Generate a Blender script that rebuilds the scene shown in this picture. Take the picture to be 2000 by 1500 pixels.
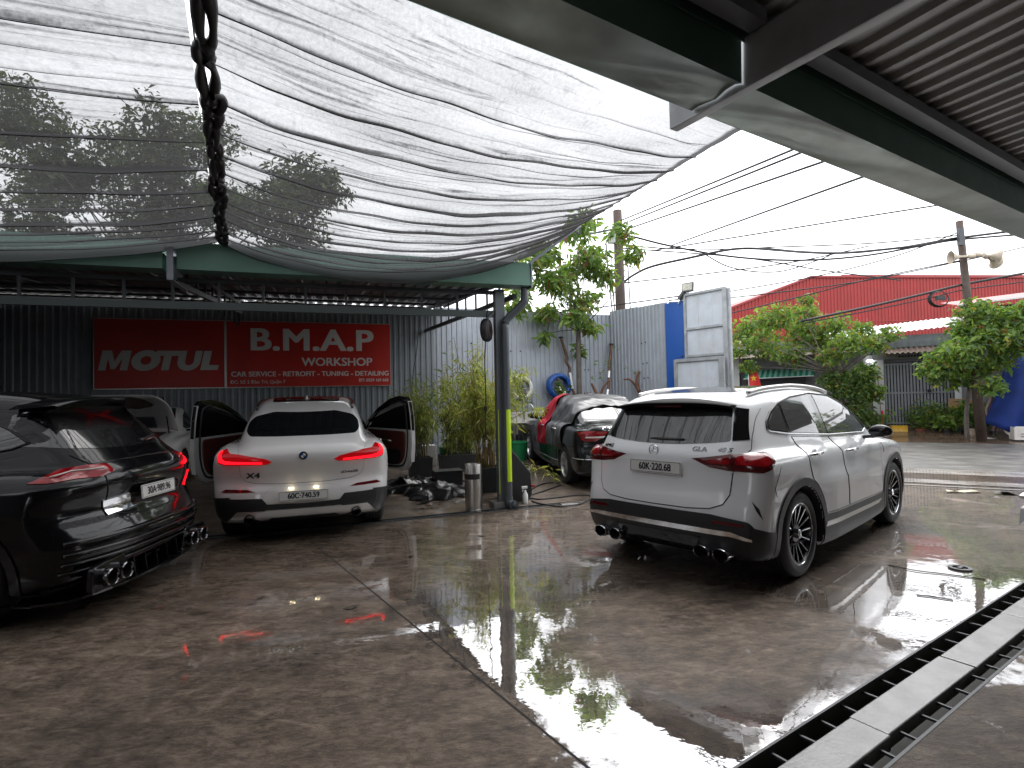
import bpy, bmesh, math, random
import numpy as np
from mathutils import Vector, Matrix, geometry
for o in list(bpy.data.objects): bpy.data.objects.remove(o)
SC = bpy.context.scene
COL = SC.collection
R = math.radians
PI = math.pi
# ------------------------------------------------------------------ camera
cd = bpy.data.cameras.new('camera'); cam = bpy.data.objects.new('camera', cd); COL.objects.link(cam)
PITCH, ROLL, CAMH, FPX = R(1.5), R(1.27), 1.555, 1075.0
cd.sensor_width = 36.0; cd.lens = 36.0 * FPX / 2000.0; cd.clip_start = 0.05; cd.clip_end = 600
_fw = Vector((0, math.cos(PITCH), math.sin(PITCH))); _up = Vector((0, -math.sin(PITCH), math.cos(PITCH))); _rt = Vector((1, 0, 0))
_ex = _rt * math.cos(ROLL) - _up * math.sin(ROLL); _ey = _rt * math.sin(ROLL) + _up * math.cos(ROLL)
cam.matrix_world = Matrix(((_ex.x, _ey.x, -_fw.x, 0), (_ex.y, _ey.y, -_fw.y, 0), (_ex.z, _ey.z, -_fw.z, CAMH), (0, 0, 0, 1)))
SC.camera = cam
# ------------------------------------------------------------------ sky, sun, exposure
SUN_EL, SUN_ROT = R(58), R(35)
world = bpy.data.worlds.new('World'); SC.world = world; world.use_nodes = True
wn, wl = world.node_tree.nodes, world.node_tree.links
wn.clear()
wo = wn.new('ShaderNodeOutputWorld'); wb = wn.new('ShaderNodeBackground'); ws = wn.new('ShaderNodeTexSky')
ws.sky_type = 'NISHITA'; ws.sun_disc = False; ws.sun_elevation = SUN_EL; ws.sun_rotation = SUN_ROT
ws.air_density = 1.0; ws.dust_density = 6.0; ws.ozone_density = 1.0
wh = wn.new('ShaderNodeHueSaturation'); wh.inputs['Saturation'].default_value = 0.12
wm = wn.new('ShaderNodeMix'); wm.data_type = 'RGBA'; wm.inputs[0].default_value = 0.72; wm.inputs[7].default_value = (9.7, 9.9, 10.3, 1)
wl.new(ws.outputs[0], wh.inputs['Color']); wl.new(wh.outputs[0], wm.inputs[6]); wl.new(wm.outputs[2], wb.inputs[0]); wl.new(wb.outputs[0], wo.inputs[0])
wb.inputs[1].default_value = 0.085
sd = bpy.data.lights.new('sun', 'SUN'); sd.energy = 0.5; sd.angle = R(40); sd.color = (1.0, 0.97, 0.93)
sun = bpy.data.objects.new('sun', sd); COL.objects.link(sun)
_sv = Vector((math.sin(SUN_ROT) * math.cos(SUN_EL), math.cos(SUN_ROT) * math.cos(SUN_EL), math.sin(SUN_EL)))
sun.rotation_euler = _sv.to_track_quat('Z', 'Y').to_euler(); sun.location = (0, 0, 30)
SC.view_settings.view_transform = 'Standard'; SC.view_settings.look = 'None'; SC.view_settings.gamma = 1.0
SC.view_settings.exposure = 1.9
SC.view_settings.use_curve_mapping = False
SC.render.engine = 'CYCLES'
SC.cycles.max_bounces = 10; SC.cycles.transparent_max_bounces = 24; SC.cycles.glossy_bounces = 4; SC.cycles.diffuse_bounces = 4
SC.cycles.caustics_reflective = False; SC.cycles.caustics_refractive = False; SC.cycles.sample_clamp_indirect = 6
try:
    SC.cycles.use_denoising = True; SC.cycles.denoiser = 'OPENIMAGEDENOISE'
except Exception: pass
# ------------------------------------------------------------------ helpers
RNG = random.Random(7)
NR = np.random.RandomState(11)
def tag(o, label=None, cat=None, group=None, kind=None):
    if label: o['label'] = label
    if cat: o['category'] = cat
    if group: o['group'] = group
    if kind: o['kind'] = kind
    return o
def link(name, data, parent=None):
    o = bpy.data.objects.new(name, data); COL.objects.link(o)
    if parent is not None: o.parent = parent
    return o
def empty(name, label, cat, loc=(0, 0, 0), rz=0.0, group=None, parent=None):
    o = link(name, None, parent); o.location = loc; o.rotation_euler = (0, 0, rz); o.empty_display_size = 0.2
    return tag(o, label, cat, group)
class MB:
    """collects verts/faces; build() links them as one mesh object"""
    def __init__(s): s.v = []; s.f = []; s.m = []; s.mi = 0
    def add(s, vs, fs):
        n = len(s.v); s.v.extend([tuple(v) for v in vs]); s.f.extend([tuple(i + n for i in f) for f in fs]); s.m.extend([s.mi] * len(fs)); return s
    def box(s, c, d, rz=0.0, ry=0.0, rx=0.0):
        M = Matrix.Translation(c) @ Matrix.Rotation(rz, 4, 'Z') @ Matrix.Rotation(ry, 4, 'Y') @ Matrix.Rotation(rx, 4, 'X')
        h = [x / 2 for x in d]
        vs = [M @ Vector((sx * h[0], sy * h[1], sz * h[2])) for sx in (-1, 1) for sy in (-1, 1) for sz in (-1, 1)]
        return s.add(vs, [(0, 1, 3, 2), (4, 6, 7, 5), (0, 4, 5, 1), (2, 3, 7, 6), (0, 2, 6, 4), (1, 5, 7, 3)])
    def bar(s, a, b, w, h=None, up=(0, 0, 1)):
        """rectangular bar from a to b"""
        a, b = Vector(a), Vector(b); h = w if h is None else h
        d = (b - a).normalized(); u = Vector(up)
        if abs(d.dot(u)) > .98: u = Vector((0, 1, 0))
        x = d.cross(u).normalized(); y = x.cross(d)
        vs = [p + x * (sx * w / 2) + y * (sy * h / 2) for p in (a, b) for sx, sy in ((-1, -1), (1, -1), (1, 1), (-1, 1))]
        return s.add(vs, [(0, 3, 2, 1), (4, 5, 6, 7), (0, 1, 5, 4), (1, 2, 6, 5), (2, 3, 7, 6), (3, 0, 4, 7)])
    def tube(s, pts, r, n=8, cap=True):
        pts = [Vector(p) for p in pts]; m = len(pts)
        rr = r if hasattr(r, '__len__') else [r] * m
        base = len(s.v); prev = None
        for i, p in enumerate(pts):
            d = (pts[min(i + 1, m - 1)] - pts[max(i - 1, 0)])
            d = d.normalized() if d.length > 1e-9 else Vector((0, 0, 1))
            if prev is None:
                u = Vector((0, 0, 1)) if abs(d.z) < .9 else Vector((1, 0, 0))
                x = d.cross(u).normalized()
            else:
                x = (prev - d * prev.dot(d)); x = x.normalized() if x.length > 1e-6 else d.orthogonal().normalized()
            prev = x; y = d.cross(x)
            for k in range(n):
                t = 2 * PI * k / n
                s.v.append(tuple(p + (x * math.cos(t) + y * math.sin(t)) * rr[i]))
        for i in range(m - 1):
            for k in range(n):
                a = base + i * n + k; b = base + i * n + (k + 1) % n
                s.f.append((a, b, b + n, a + n)); s.m.append(s.mi)
        if cap:
            s.f.append(tuple(base + k for k in range(n))[::-1]); s.f.append(tuple(base + (m - 1) * n + k for k in range(n))); s.m.extend([s.mi] * 2)
        return s
    def lathe(s, prof, M=None, n=24, closed=False):
        """prof: (r, z) list, revolved about z"""
        M = M or Matrix.Identity(4); base = len(s.v); m = len(prof)
        for (rad, z) in prof:
            for k in range(n):
                t = 2 * PI * k / n; s.v.append(tuple(M @ Vector((rad * math.cos(t), rad * math.sin(t), z))))
        for i in range(m - 1 + (1 if closed else 0)):
            j = (i + 1) % m
            for k in range(n):
                k2 = (k + 1) % n
                s.f.append((base + i * n + k, base + i * n + k2, base + j * n + k2, base + j * n + k)); s.m.append(s.mi)
        return s
    def prism(s, poly, M, t):
        """2-D polygon (x, y) extruded 0..t along local z, placed by M"""
        n = len(poly)
        vs = [M @ Vector((p[0], p[1], 0)) for p in poly] + [M @ Vector((p[0], p[1], t)) for p in poly]
        return s.add(vs, [tuple(range(n))[::-1], tuple(range(n, 2 * n))] + [(i, (i + 1) % n, n + (i + 1) % n, n + i) for i in range(n)])
    def grid(s, P):
        """P: rows x cols array of points"""
        P = np.asarray(P, float); a, b = P.shape[:2]; n = len(s.v)
        s.v.extend(map(tuple, P.reshape(-1, 3)))
        for i in range(a - 1):
            for j in range(b - 1):
                s.f.append((n + i * b + j, n + i * b + j + 1, n + (i + 1) * b + j + 1, n + (i + 1) * b + j)); s.m.append(s.mi)
        return s
    def build(s, name, mats, parent=None, smooth=False, bevel=0.0, auto=None, solid=0.0):
        me = bpy.data.meshes.new(name); me.from_pydata(s.v, [], s.f); me.update()
        for m in (mats if isinstance(mats, (list, tuple)) else [mats]): me.materials.append(m)
        if any(s.m): me.polygons.foreach_set('material_index', s.m)
        if smooth or auto is not None:
            me.polygons.foreach_set('use_smooth', [True] * len(me.polygons))
            if auto is not None: me.set_sharp_from_angle(angle=R(auto))
        o = link(name, me, parent)
        if solid: md = o.modifiers.new('thick', 'SOLIDIFY'); md.thickness = solid; md.offset = 0
        if bevel: md = o.modifiers.new('edge', 'BEVEL'); md.width = bevel; md.segments = 2; md.limit_method = 'ANGLE'; md.angle_limit = R(40)
        return o
def catenary(a, b, sag, n=16):
    a, b = Vector(a), Vector(b)
    return [a.lerp(b, i / n) - Vector((0, 0, sag * 4 * (i / n) * (1 - i / n))) for i in range(n + 1)]
def spline(pts, per=6, closed=False):
    """Catmull-Rom through points of any dimension"""
    P = np.asarray(pts, float); n = len(P); out = []
    rng = range(n) if closed else range(n - 1)
    for i in rng:
        p0 = P[(i - 1) % n] if closed else P[max(i - 1, 0)]; p1 = P[i]; p2 = P[(i + 1) % n]; p3 = P[(i + 2) % n] if closed else P[min(i + 2, n - 1)]
        for k in range(per):
            t = k / per
            out.append(.5 * ((2 * p1) + (-p0 + p2) * t + (2 * p0 - 5 * p1 + 4 * p2 - p3) * t * t + (-p0 + 3 * p1 - 3 * p2 + p3) * t ** 3))
    if not closed: out.append(P[-1])
    return np.array(out)
def text_mesh(txt, size, font_bold=0.0, shear=0.0, align='CENTER', sx=1.0, spacing=1.0, extrude=0.0):
    cu = bpy.data.curves.new('t', 'FONT'); cu.body = txt; cu.size = size; cu.shear = shear
    cu.align_x = align; cu.align_y = 'CENTER'; cu.space_character = spacing; cu.extrude = extrude; cu.resolution_u = 4
    o = bpy.data.objects.new('t', cu); COL.objects.link(o)
    dg = bpy.context.evaluated_depsgraph_get(); me = bpy.data.meshes.new_from_object(o.evaluated_get(dg))
    bpy.data.objects.remove(o); bpy.data.curves.remove(cu)
    if font_bold:
        bm = bmesh.new(); n = 2 if font_bold < .004 else 4
        for i in range(n):
            for j in range(2):
                m2 = me.copy(); m2.transform(Matrix.Translation((font_bold * (2 * i / (n - 1) - 1), font_bold * (j - .5), .00025 * (i * 2 + j)))); bm.from_mesh(m2); bpy.data.meshes.remove(m2)
        bm.to_mesh(me); bm.free()
    if sx != 1.0: me.transform(Matrix.Scale(sx, 4, (1, 0, 0)))
    return me
def text_obj(name, txt, size, M, mat, parent=None, **kw):
    me = text_mesh(txt, size, **kw); me.materials.append(mat); me.name = name
    o = link(name, me, parent); o.matrix_local = M
    return o
# ------------------------------------------------------------------ materials
def mat(name, col, rough=.5, metal=0.0, coat=0.0, spec=.5, var=0.0, vscale=6.0, bump=0.0, bscale=40.0, emit=None, estr=0.0, dirt=None, dscale=2.0, damt=.5, rvar=0.0, ior=None):
    m = bpy.data.materials.new(name); m.use_nodes = True
    n, l = m.node_tree.nodes, m.node_tree.links; b = n['Principled BSDF']
    b.inputs['Base Color'].default_value = (*col, 1); b.inputs['Roughness'].default_value = rough; b.inputs['Metallic'].default_value = metal
    b.inputs['Specular IOR Level'].default_value = spec
    if ior: b.inputs['IOR'].default_value = ior
    if coat: b.inputs['Coat Weight'].default_value = coat; b.inputs['Coat Roughness'].default_value = .04
    if emit: b.inputs['Emission Color'].default_value = (*emit, 1); b.inputs['Emission Strength'].default_value = estr
    tc = n.new('ShaderNodeTexCoord')
    src = None
    if var:
        nz = n.new('ShaderNodeTexNoise'); nz.inputs['Scale'].default_value = vscale; nz.inputs['Detail'].default_value = 6; l.new(tc.outputs['Object'], nz.inputs['Vector'])
        mr = n.new('ShaderNodeMapRange'); mr.inputs[1].default_value = .3; mr.inputs[2].default_value = .7; mr.inputs[3].default_value = 1 - var; mr.inputs[4].default_value = 1 + var
        l.new(nz.outputs[0], mr.inputs[0])
        mx = n.new('ShaderNodeMix'); mx.data_type = 'RGBA'; mx.blend_type = 'MULTIPLY'; mx.inputs[0].default_value = 1; mx.inputs[6].default_value = (*col, 1)
        cc = n.new('ShaderNodeCombineColor'); [l.new(mr.outputs[0], cc.inputs[i]) for i in range(3)]
        l.new(cc.outputs[0], mx.inputs[7]); src = mx.outputs[2]
    if dirt:
        nz = n.new('ShaderNodeTexNoise'); nz.inputs['Scale'].default_value = dscale; nz.inputs['Detail'].default_value = 8; nz.inputs['Roughness'].default_value = .65; l.new(tc.outputs['Object'], nz.inputs['Vector'])
        rp = n.new('ShaderNodeMapRange'); rp.inputs[1].default_value = .45; rp.inputs[2].default_value = .75; rp.inputs[4].default_value = damt; l.new(nz.outputs[0], rp.inputs[0])
        mx = n.new('ShaderNodeMix'); mx.data_type = 'RGBA'; mx.inputs[7].default_value = (*dirt, 1); l.new(rp.outputs[0], mx.inputs[0])
        if src is not None: l.new(src, mx.inputs[6])
        else: mx.inputs[6].default_value = (*col, 1)
        src = mx.outputs[2]
    if src is not None: l.new(src, b.inputs['Base Color'])
    if rvar:
        nz = n.new('ShaderNodeTexNoise'); nz.inputs['Scale'].default_value = 5; nz.inputs['Detail'].default_value = 5; l.new(tc.outputs['Object'], nz.inputs['Vector'])
        mr = n.new('ShaderNodeMapRange'); mr.inputs[1].default_value = .3; mr.inputs[2].default_value = .7; mr.inputs[3].default_value = max(.02, rough - rvar); mr.inputs[4].default_value = min(1, rough + rvar)
        l.new(nz.outputs[0], mr.inputs[0]); l.new(mr.outputs[0], b.inputs['Roughness'])
    if bump:
        nz = n.new('ShaderNodeTexNoise'); nz.inputs['Scale'].default_value = bscale; nz.inputs['Detail'].default_value = 3; l.new(tc.outputs['Object'], nz.inputs['Vector'])
        bp = n.new('ShaderNodeBump'); bp.inputs['Strength'].default_value = bump; bp.inputs['Distance'].default_value = .01
        l.new(nz.outputs[0], bp.inputs['Height']); l.new(bp.outputs[0], b.inputs['Normal'])
    return m
def droplets(m, strength=.5, scale=160.0, cover=.35):
    """rain beads as fine relief on a glossy surface"""
    n, l = m.node_tree.nodes, m.node_tree.links; b = n['Principled BSDF']
    tc = n.new('ShaderNodeTexCoord'); vo = n.new('ShaderNodeTexVoronoi'); vo.inputs['Scale'].default_value = scale; vo.inputs['Randomness'].default_value = 1
    l.new(tc.outputs['Object'], vo.inputs['Vector'])
    mr = n.new('ShaderNodeMapRange'); mr.inputs[1].default_value = 0; mr.inputs[2].default_value = cover; mr.inputs[3].default_value = 1; mr.inputs[4].default_value = 0
    l.new(vo.outputs['Distance'], mr.inputs[0])
    bp = n.new('ShaderNodeBump'); bp.inputs['Strength'].default_value = strength; bp.inputs['Distance'].default_value = .002
    l.new(mr.outputs[0], bp.inputs['Height'])
    l.new(bp.outputs[0], b.inputs['Normal'])
    if 'Coat Normal' in b.inputs: l.new(bp.outputs[0], b.inputs['Coat Normal'])
    return m
M = {}
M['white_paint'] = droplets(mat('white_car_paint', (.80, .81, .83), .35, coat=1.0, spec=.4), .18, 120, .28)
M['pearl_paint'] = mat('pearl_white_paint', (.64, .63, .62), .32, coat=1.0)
M['black_paint'] = mat('black_car_paint', (.004, .004, .005), .16, coat=.55, spec=.15)
M['dark_paint'] = droplets(mat('dark_grey_car_paint', (.009, .010, .012), .2, coat=.5, spec=.25), .15, 120, .3)
M['glass'] = droplets(mat('tinted_glass', (.006, .007, .008), .03, spec=.9, ior=1.7), .35, 150, .30)
M['glass_plain'] = mat('dark_glass', (.006, .007, .008), .03, spec=.7)
M['trim'] = mat('black_plastic_trim', (.014, .014, .015), .45, var=.15, bump=.08, bscale=300)
M['soft_black'] = mat('soft_black_trim', (.006, .006, .006), .65, spec=.15)
M['gloss_black'] = mat('gloss_black_trim', (.008, .008, .009), .08)
M['well'] = mat('wheel_well_lining', (.006, .006, .006), .9)
M['tyre'] = mat('tyre_rubber', (.014, .014, .014), .6, bump=.1, bscale=200)
M['rim_black'] = mat('black_alloy', (.02, .02, .022), .25, metal=.5)
M['rim_silver'] = mat('silver_alloy', (.55, .55, .54), .3, metal=.9, var=.1)
M['chrome'] = mat('chrome', (.75, .76, .78), .10, metal=1.0)
M['satin'] = mat('satin_aluminium', (.55, .54, .52), .3, metal=.9)
M['dark_chrome'] = mat('dark_chrome', (.22, .22, .23), .14, metal=1.0)
M['exh'] = mat('dark_exhaust_bore', (.008, .008, .008), .6)
M['red_lens'] = mat('red_lamp_lens', (.26, .006, .010), .10, coat=.4, var=.5, vscale=14)
M['dark_lens'] = mat('smoked_red_lens', (.10, .004, .007), .10, coat=.4)
M['lit_red'] = mat('lit_red_lamp', (.3, .002, .004), .3, spec=.1, emit=(1.0, .004, .010), estr=.9)
M['lit_red_dim'] = mat('dim_red_lamp', (.14, .003, .005), .15, spec=.25, emit=(1.0, .004, .010), estr=.06, coat=.15)
M['lit_white'] = mat('plate_lamp', (.9, .85, .7), .3, emit=(1.0, .82, .5), estr=3.0)
M['plate'] = mat('number_plate_white', (.70, .70, .68), .3)
M['ink'] = mat('black_lettering', (.015, .015, .017), .5)
M['white'] = mat('white_lettering', (.62, .60, .57), .5)
M['badge_blue'] = mat('badge_blue', (.02, .12, .35), .2)
M['brake_red'] = mat('red_caliper', (.25, .01, .01), .4)
M['red_trim'] = mat('brown_red_leather', (.10, .022, .016), .6, var=.2)
M['steel'] = mat('galvanised_steel', (.26, .28, .31), .42, metal=.3, var=.12, vscale=3)
M['steel_dark'] = mat('painted_dark_steel', (.055, .06, .068), .45, var=.15)
M['cable'] = mat('black_cable', (.01, .01, .011), .5)
# ------------------------------------------------------------------ car bodies: an implicit solid, meshed and then projected on
def smax(a, b, k):
    h = np.maximum(k - np.abs(a - b), 0) / k; return np.maximum(a, b) + h * h * k * .25
def smin(a, b, k): return -smax(-a, -b, k)
def sstep(x, a, b):
    t = np.clip((x - a) / (b - a), 0, 1); return t * t * (3 - 2 * t)
def sd_poly(px, pz, V):
    """signed distance to a closed polygon V"""
    out = np.empty(len(px)); A = V; B = np.roll(V, -1, 0); E = B - A; L2 = (E ** 2).sum(1) + 1e-12
    for s in range(0, len(px), 20000):
        x = px[s:s + 20000, None]; z = pz[s:s + 20000, None]
        wx, wz = x - A[:, 0], z - A[:, 1]
        t = np.clip((wx * E[:, 0] + wz * E[:, 1]) / L2, 0, 1)
        d = ((wx - t * E[:, 0]) ** 2 + (wz - t * E[:, 1]) ** 2).min(1)
        c = ((A[:, 1] <= z) != (B[:, 1] <= z))
        xi = A[:, 0] + (z - A[:, 1]) * E[:, 0] / np.where(np.abs(E[:, 1]) < 1e-9, 1e-9, E[:, 1])
        ins = ((c & (x < xi)).sum(1) % 2) == 1
        out[s:s + 20000] = np.sqrt(d) * np.where(ins, -1, 1)
    return out
class Car:
    def __init__(s, sp):
        s.sp = sp; s.sil = spline(sp['sil'], 5, True); s.L = sp['L']; s.hw = sp['hw']
        # coarse table of the side outline for the first pass
        s.gx = np.arange(-.5, s.L + .5, .03); s.gz = np.arange(-.1, 2.0, .03)
        X, Z = np.meshgrid(s.gx, s.gz, indexing='ij'); s.tab = sd_poly(X.ravel(), Z.ravel(), s.sil).reshape(X.shape)
    def f(s, p, exact=True):
        sp = s.sp; x, y, z = p[:, 0], np.abs(p[:, 1]), p[:, 2]; hw = s.hw; q = np.clip(y / hw, 0, 1.15)
        rb, rp, rl = sp['rear']; fb, fp, fl = sp['front']
        xs = x - rb * q ** rp * (1 - sstep(x, 0, rl)) * sstep(z, .1, .5) ** .3 + fb * q ** fp * sstep(x, s.L - fl, s.L)
        zs = z + sp['crown'] * q ** 2.2 * sstep(z, .75, 1.2)
        if exact: a = sd_poly(xs, zs, s.sil)
        else:
            fx = np.clip((xs - s.gx[0]) / .03, 0, len(s.gx) - 1.001); fz = np.clip((zs - s.gz[0]) / .03, 0, len(s.gz) - 1.001)
            i = fx.astype(int); j = fz.astype(int); u = fx - i; v = fz - j; T = s.tab
            a = T[i, j] * (1 - u) * (1 - v) + T[i + 1, j] * u * (1 - v) + T[i, j + 1] * (1 - u) * v + T[i + 1, j + 1] * u * v
        pl = np.interp(x, *zip(*sp['plan'])); pu = np.interp(x, *zip(*sp['planu']))
        sec = np.interp(z, s_z := SECZ, sp['sec'])
        zb = np.interp(x, *zip(*sp['belt']))
        wl = hw * pl * sec
        for (cx, cz, r, h) in sp.get('flare', ()):
            wl = wl + h * np.exp(-(((x - cx) / r) ** 2 + ((z - cz) / r) ** 2) ** 2)
        for (z0, w, h) in sp.get('crease', ()):   # long horizontal character lines on the flank
            wl = wl + h * np.exp(-((z - z0) / w) ** 2)
        low = smax(y - wl, z - zb, sp.get('shk', .09))
        wu = hw * pu * (sp['up0'] - sp['tum'] * np.clip(z - zb, -.3, 1) - sp.get('tum2', .2) * np.clip(z - zb, 0, 1) ** 2)
        up = y - wu
        w = smin(low, up, .05)
        r = smax(a, w, sp.get('k', .12))
        for (cx, cz, ra) in sp['arch']:
            d = np.sqrt((x - cx) ** 2 + (z - cz) ** 2) - ra
            d = smax(d, (hw - .34) - y, .02)
            r = smax(r, -d, .02)
        for fn in sp.get('cuts', ()): r = smax(r, -fn(x, y, z), .015)
        for fn in sp.get('adds', ()): r = smin(r, fn(x, y, z), .03)
        return r
    def grad(s, p, e=1e-3):
        g = np.empty_like(p)
        for i in range(3):
            d = np.zeros(3); d[i] = e; g[:, i] = (s.f(p + d) - s.f(p - d)) / (2 * e)
        return g
    def hull(s, h=.03):
        x = np.arange(-.12, s.L + .12, h); y = np.arange(-s.hw - .10, s.hw + .10 + h, h); z = np.arange(.06, s.sp['H'] + .1, h)
        X, Y, Z = np.meshgrid(x, y, z, indexing='ij')
        F = s.f(np.stack([X.ravel(), Y.ravel(), Z.ravel()], 1), False).reshape(X.shape)
        neg = F < 0
        nx, ny, nz = F.shape
        cnt = np.zeros((nx - 1, ny - 1, nz - 1)); acc = np.zeros((nx - 1, ny - 1, nz - 1, 3))
        for ax in range(3):
            for o1 in (0, 1):
                for o2 in (0, 1):
                    sl = [slice(0, nx - 1), slice(0, ny - 1), slice(0, nz - 1)]; oth = [i for i in range(3) if i != ax]
                    off = [0, 0, 0]; off[oth[0]] = o1; off[oth[1]] = o2
                    a = tuple(slice(off[i], off[i] + (nx, ny, nz)[i] - 1) for i in range(3)); off2 = list(off); off2[ax] = 1
                    b = tuple(slice(off2[i], off2[i] + (nx, ny, nz)[i] - 1) for i in range(3))
                    fa, fb = F[a], F[b]; c = (fa < 0) != (fb < 0)
                    t = np.where(c, fa / np.where(c, fa - fb, 1), 0)
                    cnt += c
                    for i in range(3): acc[..., i] += c * (t if i == ax else off[i])
        act = cnt > 0; idx = -np.ones(act.shape, int); idx[act] = np.arange(act.sum())
        ii = np.argwhere(act); P = (ii + acc[act] / cnt[act][:, None]) * h + np.array([x[0], y[0], z[0]])
        faces = []
        for ax in range(3):
            o = [i for i in range(3) if i != ax]
            sa = [slice(1, -1)] * 3; sa[ax] = slice(0, -1); sb = [slice(1, -1)] * 3; sb[ax] = slice(1, None)
            na, nb = neg[tuple(sa)], neg[tuple(sb)]; cr = np.argwhere(na != nb)
            sg = na[tuple(cr.T)]; c = cr.copy(); c[:, o[0]] += 1; c[:, o[1]] += 1
            def cell(d0, d1):
                k = c.copy(); k[:, o[0]] -= d0; k[:, o[1]] -= d1; return idx[k[:, 0], k[:, 1], k[:, 2]]
            q = np.stack([cell(1, 1), cell(0, 1), cell(0, 0), cell(1, 0)], 1)
            fl = sg if ax != 1 else ~sg
            q[~fl] = q[~fl][:, ::-1]; faces.append(q)
        Q = np.concatenate(faces); Q = Q[(Q >= 0).all(1)]
        for _ in range(4):
            g = s.grad(P); v = s.f(P); n2 = (g ** 2).sum(1) + 1e-6
            stp = np.clip(v / n2, -.03, .03); P = P - stp[:, None] * g * .9
        return P, Q
    def cast(s, O, D, far=2.3):
        """first hit of rays O + t D with the body"""
        n = len(O); t0 = np.zeros(n); hit = np.zeros(n, bool); t = 0.0; th = np.zeros(n)
        while t < far:
            v = s.f(O + D * t, False) < 0.0; new = v & ~hit; th[new] = t; hit |= v; t += .028
        lo = th - .07; hi = th + .03
        for _ in range(14):
            md = (lo + hi) / 2; v = s.f(O + D * md[:, None]) < 0; hi = np.where(v, md, hi); lo = np.where(v, lo, md)
        P = O + D * ((lo + hi) / 2)[:, None]
        return P, hit
    def place(s, pts, plane, sgn=1):
        """2-D feature coordinates -> points on the body. rear: (y, z); side: (x, z); top: (x, y); ('obl', deg): (t, z)"""
        p = np.asarray(pts, float); n = len(p)
        if plane == 'rear': O = np.stack([np.full(n, -.35), p[:, 0], p[:, 1]], 1); D = np.array([1., 0, 0])
        elif plane == 'front': O = np.stack([np.full(n, s.L + .35), p[:, 0], p[:, 1]], 1); D = np.array([-1., 0, 0])
        elif plane == 'side': O = np.stack([p[:, 0], np.full(n, sgn * (s.hw + .35)), p[:, 1]], 1); D = np.array([0, -sgn, 0.])
        elif plane == 'top': O = np.stack([p[:, 0], p[:, 1], np.full(n, s.sp['H'] + .3)], 1); D = np.array([0, 0, -1.])
        else:
            a = R(plane[1]); D = np.array([math.cos(a), -sgn * math.sin(a), 0]); T = np.array([math.sin(a), sgn * math.cos(a), 0])
            O = T * p[:, :1] + np.array([0, 0, 1.]) * p[:, 1:2] - D * 1.6 + np.array([.9 * 0, 0, 0])
            return s.cast(O, D[None], 3.2)
        return s.cast(O, D[None])
SECZ = [.15, .25, .40, .55, .70, .80, .90, 1.0, 1.1]
def dense(poly, step):
    out = []
    for i in range(len(poly)):
        a, b = np.array(poly[i], float), np.array(poly[(i + 1) % len(poly)], float); n = max(1, int(np.ceil(np.linalg.norm(b - a) / step)))
        out += [a + (b - a) * k / n for k in range(n)]
    return np.array(out)
def fill2d(poly, step=.04):
    """triangulated polygon with inner points"""
    B = dense(poly, step); n = len(B)
    lo, hi = B.min(0), B.max(0); gx = np.arange(lo[0] + step * .6, hi[0], step); gy = np.arange(lo[1] + step * .6, hi[1], step)
    G = np.array([(u, v) for u in gx for v in gy]) if len(gx) and len(gy) else np.zeros((0, 2))
    if len(G):
        d = sd_poly(G[:, 0], G[:, 1], B); G = G[d < -step * .45]
    V = [Vector(p) for p in B] + [Vector(p) for p in G]
    vo, eo, fo, ov, oe, of = geometry.delaunay_2d_cdt(V, [(i, (i + 1) % n) for i in range(n)], [list(range(n))], 1, 1e-6)
    return np.array([(v.x, v.y) for v in vo]), [tuple(f) for f in fo]
def rounded(poly, r=.03, n=4):
    """polygon with rounded corners"""
    out = []; m = len(poly)
    for i in range(m):
        p, a, b = (np.array(poly[k % m], float) for k in (i, i - 1, i + 1))
        da, db = a - p, b - p; la, lb = np.linalg.norm(da), np.linalg.norm(db); rr = min(r, la * .45, lb * .45)
        p0, p1 = p + da / la * rr, p + db / lb * rr
        for k in range(n + 1):
            t = k / n; out.append((1 - t) ** 2 * p0 + 2 * t * (1 - t) * p + t * t * p1)
    return out
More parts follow.
